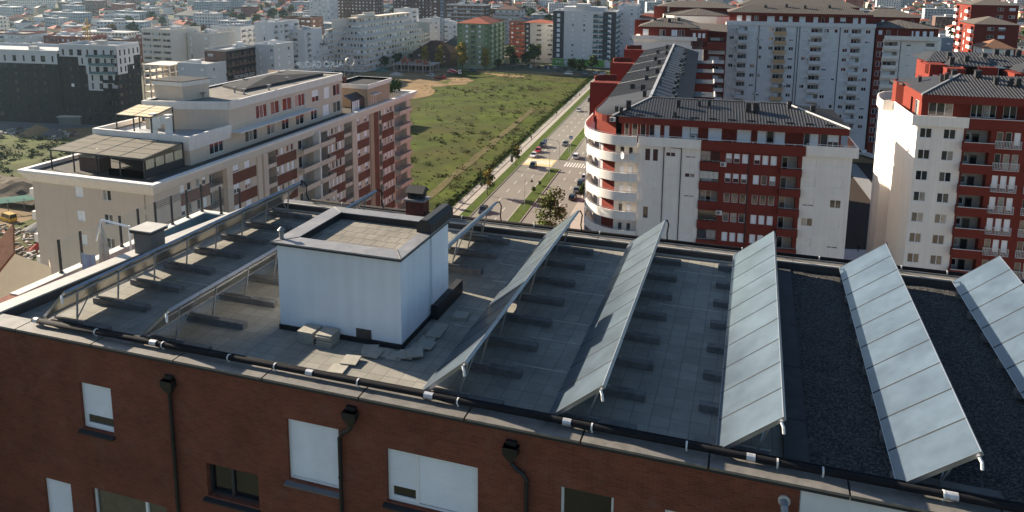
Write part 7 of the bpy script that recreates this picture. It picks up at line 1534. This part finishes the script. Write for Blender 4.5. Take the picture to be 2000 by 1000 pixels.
for k, (u0, u1, v0, v1) in enumerate(lev):
    z = ZG + .6 + k * 3.05; bd.band([(u0, v0), (u1, v0), (u1, v1)], z - .35, z + .95, .2); bd.poly([(u0, v0, z), (u1, v0, z), (u1, v1, z), (u0, v1, z)])
    for side_, L_ in (('f', u1 - u0 - 1.4), ('r', v1 - v0 - 1.4)):
        hs = []; n_ = int(L_ / 2.4)
        for i in range(n_):
            c_ = (i + .5) * L_ / n_; w_ = rr3.choice((.8, 1.4, 1.7)); hs.append((c_ - w_ / 2, z + .15, c_ + w_ / 2, z + 2.3))
            if side_ == 'f': S2.add('window', win_mesh(w_, 2.15, rr3.choice('gggsh'), upvc), u0 + c_ - w_ / 2, v0 + 1.5, z + .15)
            else: S2.add('window', win_mesh(w_, 2.15, rr3.choice('gggsh'), upvc), u1 - 1.5, v0 + 1.4 + c_ - w_ / 2, z + .15, pi / 2)
        wl.T = S2.T(u0, v0 + 1.4) if side_ == 'f' else S2.T(u1 - 1.4, v0 + 1.4, 0, pi / 2); wl.wall(L_, z, z + 3.05, hs, .1)
    if k in (3, 5):
        for q in range(12): leafball(pl_, (u0 + 2 + rr3.random() * 8, v0 + .8, z + 1.1), .6, 14, .3, rr3, 0)
zt = ZG + .6 + 8 * 3.05; u0, u1, v0, v1 = lev[-1]; wl.T = S2.T(0, 0); wl.poly([(u0, v0, zt), (u1, v0, zt), (u1, v1, zt), (u0, v1, zt)]); wl.poly([(-22, 40, ZG), (-22, 0, ZG), (-22, 0, ZG + 10), (-22, 40, ZG + 10)])
wl.build('wall', m_crm, S2.root); bd.build('balcony_band', m_pw, S2.root); pl_.build('hedge', m_green_pl, S2.root); S2.finish()
# building shell under construction, scaffold frame and old house behind it
sh_ = thing('building_shell', 'raw concrete building shell with red brick partitions under construction', 'building shell', (-189, 395, ZG)); b = MB(); b.T = (-201, 401, 0, R(3))
b.box(-1, 24, -1, 16, ZG + 4.6, ZG + 5.0); b.box(0, 23, 0, 15, ZG + 1, ZG + 1.3)
for i in range(6):
    for j in range(4): b.box(i * 4.5, i * 4.5 + .7, j * 4.6, j * 4.6 + .7, ZG, ZG + 4.6)
for i in range(6): b.box(i * 4.5, i * 4.5 + .5, 0, .5, ZG + 5, ZG + 8)
b.build('concrete_frame', m_cnc, sh_); b = MB(); b.T = (-201, 401, 0, R(3)); rr_ = random.Random(8)
for i in range(16): u, v = rr_.uniform(0, 19), rr_.uniform(0, 13); b.box(u, u + rr_.uniform(.3, 3), v, v + rr_.uniform(.3, 2), ZG + 5, ZG + rr_.uniform(6, 8.2))
b.build('partition', mat('raw hollow brick', (.32, .12, .075), .9, var=.2), sh_); b = MB(); b.T = (-201, 401, 0, R(3)); b.box(.8, 22, 5, 14, ZG + .1, ZG + 4.5); b.build('dark_interior', mat('unlit interior', (.02, .02, .02), 1), sh_)  # solid black box stands in for the shade inside the shell
block('house', 'old house with big dark brown roof behind the building shell', -203, 432, 2, 25, 18, -53.5, m_brn, 'w.w', '.', roof='hip', mroof=mat('dark brown tiles', (.06, .032, .027), .9, var=.2), rh=7, cat='house').finish()
block('house', 'house with pale gable and dark roof behind the big brown roof', -196, 462, 2, 18, 14, -52, m_wht, 'w.', '.', roof='hip', mroof=m_roofd, rh=6, cat='house').finish()
for i, (x, y) in enumerate(((-186, 455), (-178, 462))): block('house', ['small red roofed house left of the blue crane foot', 'small red roofed house right of the blue crane foot'][i], x, y, 20, 8, 9, -55, m_crm, 'w', '.', roof='hip', mroof=m_tiler, rh=3.5, cat='house').finish()
sk = thing('building_shell', 'bare cream concrete frame of a building beside the black block', 'building shell', (-236, 258, ZG)); b = MB(); b.T = (-241.5, 252, 0, R(4))
for k in range(8): b.box(0, 13, 0, 12, ZG + 2.9 * k, ZG + 2.9 * k + .35)
for i in range(5):
    for j in range(4): b.box(i * 3.1, i * 3.1 + .5, j * 3.8, j * 3.8 + .5, ZG, ZG + 20.4)
b.box(0, 13, 10, 12, ZG, ZG + 20.3); b.build('concrete_frame', m_crm, sk)
# tower cranes
def crane(label, x, y, h, m, jib, a):
    t = thing('tower_crane', label, 'tower crane', (x, y, ZG)); b = MB(); s_ = .9
    for sx in (-s_, s_):
        for sy in (-s_, s_): b.bar((x + sx, y + sy, ZG), (x + sx, y + sy, ZG + h), .3)
    n_ = int(h / 2)
    for k in range(n_):
        z = ZG + k * 2; q = 1 if k % 2 else -1
        b.bar((x - s_ * q, y - s_, z), (x + s_ * q, y - s_, z + 2), .16); b.bar((x + s_, y - s_ * q, z), (x + s_, y + s_ * q, z + 2), .16); b.bar((x - s_, y - s_, z), (x + s_, y - s_, z), .14)
    b.build('mast', m, t); b = MB(); z = ZG + h; c_, s2 = cos(a), sin(a)
    b.bar((x - 12 * c_, y - 12 * s2, z), (x + jib * c_, y + jib * s2, z), .6); b.bar((x, y, z + 5), (x + jib * .8 * c_, y + jib * .8 * s2, z + .6), .2); b.bar((x, y, z + 5), (x - 11 * c_, y - 11 * s2, z + .6), .2); b.bar((x, y, z), (x, y, z + 5), .5); b.build('jib', m, t)
    b = MB(); b.box(x - 1.2, x + 1.2, y - 2.6, y - .6, z - 2.4, z - .2); b.build('cab', m, t)
crane('yellow tower crane standing among the red apartment rows at left', -364.8, 341.9, 26, mat('yellow crane paint', (.45, .28, .05), .6), 9, 2.2)
crane('blue tower crane rising beside the building shell', -199, 470, 46, mat('blue grey crane paint', (.10, .16, .24), .6), 40, 1.9)

# ================================================================ THE FAR TOWN
rf = random.Random(99); OCC = [(-402, 661, 110, 20)]
HM = {}
wallc = [m_pw, m_crm, m_gry, mat('ochre render far', (.42, .33, .22), .88), m_brn]; roofc = [('red', m_tiler), ('grey', m_roofd), ('brown', mat('brown tiles far', (.16, .085, .06), .85, var=.2, scale=.5)), ('pale', m_wroof)]
def house_mesh(w_, d_, h_, wi, ri):
    k = (w_, d_, h_, wi, ri)
    if k in HM: return HM[k]
    b = MB(); b.wall(w_, 0, h_, [(q * w_ / 3 + w_ / 6 - .55, z, q * w_ / 3 + w_ / 6 + .55, z + 1.3) for q in range(3) for z in ([1, 3.9] if h_ > 5 else [1])], .12, 0)
    b.poly([(.1, .13, 0), (w_ - .1, .13, 0), (w_ - .1, .13, h_), (.1, .13, h_)], 2); b.box(0, w_, .14, d_, 0, h_, 0); hip(b, 0, w_, 0, d_, h_, 2.6, 1, .6); b.box(w_ * .3, w_ * .3 + .7, d_ * .55, d_ * .55 + .7, h_ + 1, h_ + 3.4, 0)
    me = b.mesh('house', [wallc[wi], roofc[ri][1], glassd]); HM[k] = me; return me
def azim(x, y): return math.degrees(math.atan2(x, y))
placed = []
def free(x, y, r):
    for o in placed:
        if (o[0] - x) ** 2 + (o[1] - y) ** 2 < (o[2] + r) ** 2: return False
    return True
for f_ in FAR: placed.append((f_[1] + f_[4] / 2, f_[2] + f_[5] / 2, max(f_[4], f_[5]) * .62))
for o in ((-105, 474, 26), (-80, 495, 20), (-163, 445, 22), (-134, 484, 13), (-230, 430, 45), (-190, 440, 20), (-190, 462, 16), (-199, 470, 8), (-60, 180, 130)): placed.append(o)
nh = 0; tries = 0
while nh < 280 and tries < 20000:
    tries += 1; d = 430 + 1000 * rf.random() ** 1.25; az = rf.uniform(-42, 19)
    if az < -26 and d < 760: continue
    if az < -4 and d < 500: continue
    x, y = d * sin(R(az)), d * cos(R(az))
    if az < -28 and rf.random() < .55: continue
    if not free(x, y, 7.5): continue
    w_, d_, h_ = rf.choice(((10, 9, 6.2), (12, 10, 6.2), (9, 9, 3.6), (14, 10, 8.6))); ri = rf.choices((0, 1, 2, 3), (5, 2.5, 2, 1.2))[0]; wi = rf.choices(range(5), (4, 3, 2, 1.5, .7))[0]
    o = bpy.data.objects.new('house', house_mesh(w_, d_, h_, wi, ri)); COL.objects.link(o); place(o, x, y, ZG, rf.choice((.05, .05, -.3, .4, 1.2))); nm = roofc[ri][0]
    wn_ = ['white', 'cream', 'grey', 'ochre', 'brown'][wi]
    tag(o, 'small distant %s walled house with %s roof in the far town' % (wn_, nm), 'house', 'far %s walled houses with %s roofs' % (wn_, nm)); placed.append((x, y, 8)); nh += 1
# blocks on the far left and right
BL = {}
def far_block(w_, d_, h_, m):
    k = (w_, d_, h_, m.name)
    if k in BL: return BL[k]
    b = MB(); hs = []; nx_2 = int(w_ / 3); nz_2 = int(h_ / 3.1)
    for i in range(nx_2):
        for j in range(nz_2): hs.append((i * w_ / nx_2 + .8, j * h_ / nz_2 + .9, i * w_ / nx_2 + 2.2, j * h_ / nz_2 + 2.3))
    b.wall(w_, 0, h_, hs, .2, 0); b.poly([(0, .21, 0), (w_, .21, 0), (w_, .21, h_), (0, .21, h_)], 2)
    b.T = (w_, 0, 0, pi / 2); hs = [(i * 3 + .8, j * h_ / nz_2 + .9, i * 3 + 2.2, j * h_ / nz_2 + 2.3) for i in range(int(d_ / 3)) for j in range(nz_2)]; b.wall(d_, 0, h_, hs, .2, 0); b.poly([(0, .21, 0), (d_, .21, 0), (d_, .21, h_), (0, .21, h_)], 2)
    b.T = None; b.poly([(0, d_, 0), (0, 0, 0), (0, 0, h_), (0, d_, h_)]); b.poly([(w_, d_, 0), (0, d_, 0), (0, d_, h_), (w_, d_, h_)]); b.poly([(0, 0, h_), (w_, 0, h_), (w_, d_, h_), (0, d_, h_)], 1); b.box(w_ * .3, w_ * .5, d_ * .3, d_ * .7, h_, h_ + 2, 1)
    me = b.mesh('apartment_building', [m, m_wroof if m is not m_drk else m_dflat, glassd]); BL[k] = me; return me
nb = 0; tries = 0
while nb < 210 and tries < 26000:
    tries += 1; d = 560 + 1250 * rf.random(); az = rf.uniform(-54, -14) if nb < 150 else rf.uniform(-14, 18)
    if az > -30 and d < 700: continue
    x, y = d * sin(R(az)), d * cos(R(az))
    w_, d_, h_, (m_, mn) = rf.choice((18, 24, 32, 40)), rf.choice((12, 15)), rf.choice((9.3, 12.4, 15.5, 18.6)), rf.choice(((m_bl, 'bluish grey'), (m_bl, 'bluish grey'), (m_pw, 'white'), (m_crm, 'cream'), (m_rb, 'brick red'), (m_brn, 'brown')))
    if d < 750: h_ = min(h_, 12.4)
    if not free(x + w_ / 2, y + 6, w_ * .6): continue
    o = bpy.data.objects.new('apartment_building', far_block(w_, d_, h_, m_)); COL.objects.link(o); place(o, x, y, ZG, rf.choice((0, .1, -.2, .3))); tag(o, 'distant %s flat roofed apartment block, %s, in the hazy town' % (mn, {9.3: 'three storeys', 12.4: 'four storeys', 15.5: 'five storeys', 18.6: 'six storeys'}[h_]), 'apartment building', 'hazy %s blocks of %s storeys' % (mn, {9.3: 'three', 12.4: 'four', 15.5: 'five', 18.6: 'six'}[h_])); placed.append((x + w_ / 2, y + 6, w_ * .55)); nb += 1
nt_ = 0; tries = 0
while nt_ < 260 and tries < 9000:
    tries += 1; d = 440 + 900 * rf.random() ** 1.2; az = rf.uniform(-53, 18)
    if az < -20 and d < 600: continue
    x, y = d * sin(R(az)), d * cos(R(az))
    if not free(x, y, 2.5): continue
    dtree(rf.choices((0, 1, 2, 3), (4, 4, 1.5, 1.2))[0], x, y, rf.uniform(.7, 1.5), rf.random() * 6); nt_ += 1
# beyond the houses one can tell apart: the dense mass of roofs and trees of the far town
b = MB(); mm_ = [wallc[0], wallc[1], wallc[2], wallc[3], roofc[0][1], roofc[1][1], roofc[2][1], glassd]; n_ = 0; tries = 0
while n_ < 1500 and tries < 60000:
    tries += 1; d = 560 + 1350 * rf.random() ** .9; az = rf.uniform(-54, 19); x, y = d * sin(R(az)), d * cos(R(az))
    if not free(x, y, 6): continue
    w_, d_, h_ = rf.uniform(8, 14), rf.uniform(8, 12), rf.choice((3.5, 6.2, 6.2, 8.8)); b.T = (x, y, ZG, rf.choice((.05, -.3, .4, 1.2, -1))); wi = rf.choice((0, 0, 1, 2, 3)); ri_ = rf.choices((4, 5, 6), (5, 2, 2))[0]
    b.box(0, w_, 0, d_, 0, h_, wi); hip(b, 0, w_, 0, d_, h_, 2.5, ri_, .5)
    for k in range(3):
        for z in ((1, 3.9) if h_ > 5 else (1,)): b.box(w_ * (k + .3) / 3, w_ * (k + .3) / 3 + 1.1, -.03, .02, z, z + 1.3, 7)
    placed.append((x, y, 7)); n_ += 1
tag(b.build('distant_houses', mm_), 'dense mass of small roofs of the far town', 'houses', kind='stuff')
b = MB()
for k in range(900):
    d = 480 + 1400 * rf.random(); az = rf.uniform(-54, 19); x, y = d * sin(R(az)), d * cos(R(az))
    if az < -14 and d < 640 or not free(x, y, 1): continue
    r_ = rf.uniform(2.2, 4.5); mi = rf.choices((0, 1, 2, 3), (4, 4, 1, 1))[0]
    for q in range(3): leafball(b, (x + rf.uniform(-2, 2), y + rf.uniform(-2, 2), ZG + r_ * rf.uniform(.8, 1.5)), r_ * .8, 22, 1.2, rf, mi, (1, 1, 1), .4)
tag(b.build('distant_woods', [ld, lg, lo_r, ly]), 'mass of trees between the roofs of the far town', 'trees', kind='stuff')
# the four source trees become ordinary trees of the far town too
for i, o in enumerate(far_t): place(o, [-430, -300, 40, 150][i], [640, 640, 560, 520][i], ZG); o['group'] = ['dark green distant trees', 'mid green distant trees', 'rusty distant trees', 'yellowish distant trees'][i]
# ================================================================ HAZE
hb = MB(); hb.box(-1900, 1900, -120, 2000, ZG - 1, 14); ho = hb.build('haze', mat('haze placeholder', (1, 1, 1)), org=(0, 0, ZG - 1))
hm = bpy.data.materials.new('thin haze'); hm.use_nodes = True; N = hm.node_tree.nodes; L = hm.node_tree.links; N.remove(N['Principled BSDF'])
pv = N.new('ShaderNodeVolumePrincipled'); pv.inputs['Color'].default_value = (.55, .78, 1.0, 1); pv.inputs['Density'].default_value = .000055; pv.inputs['Anisotropy'].default_value = .7; L.new(pv.outputs[0], N['Material Output'].inputs['Volume'])
ho.data.materials.clear(); ho.data.materials.append(hm); ho['kind'] = 'stuff'; ho['label'] = 'thin bluish haze over the town'; ho['category'] = 'haze'
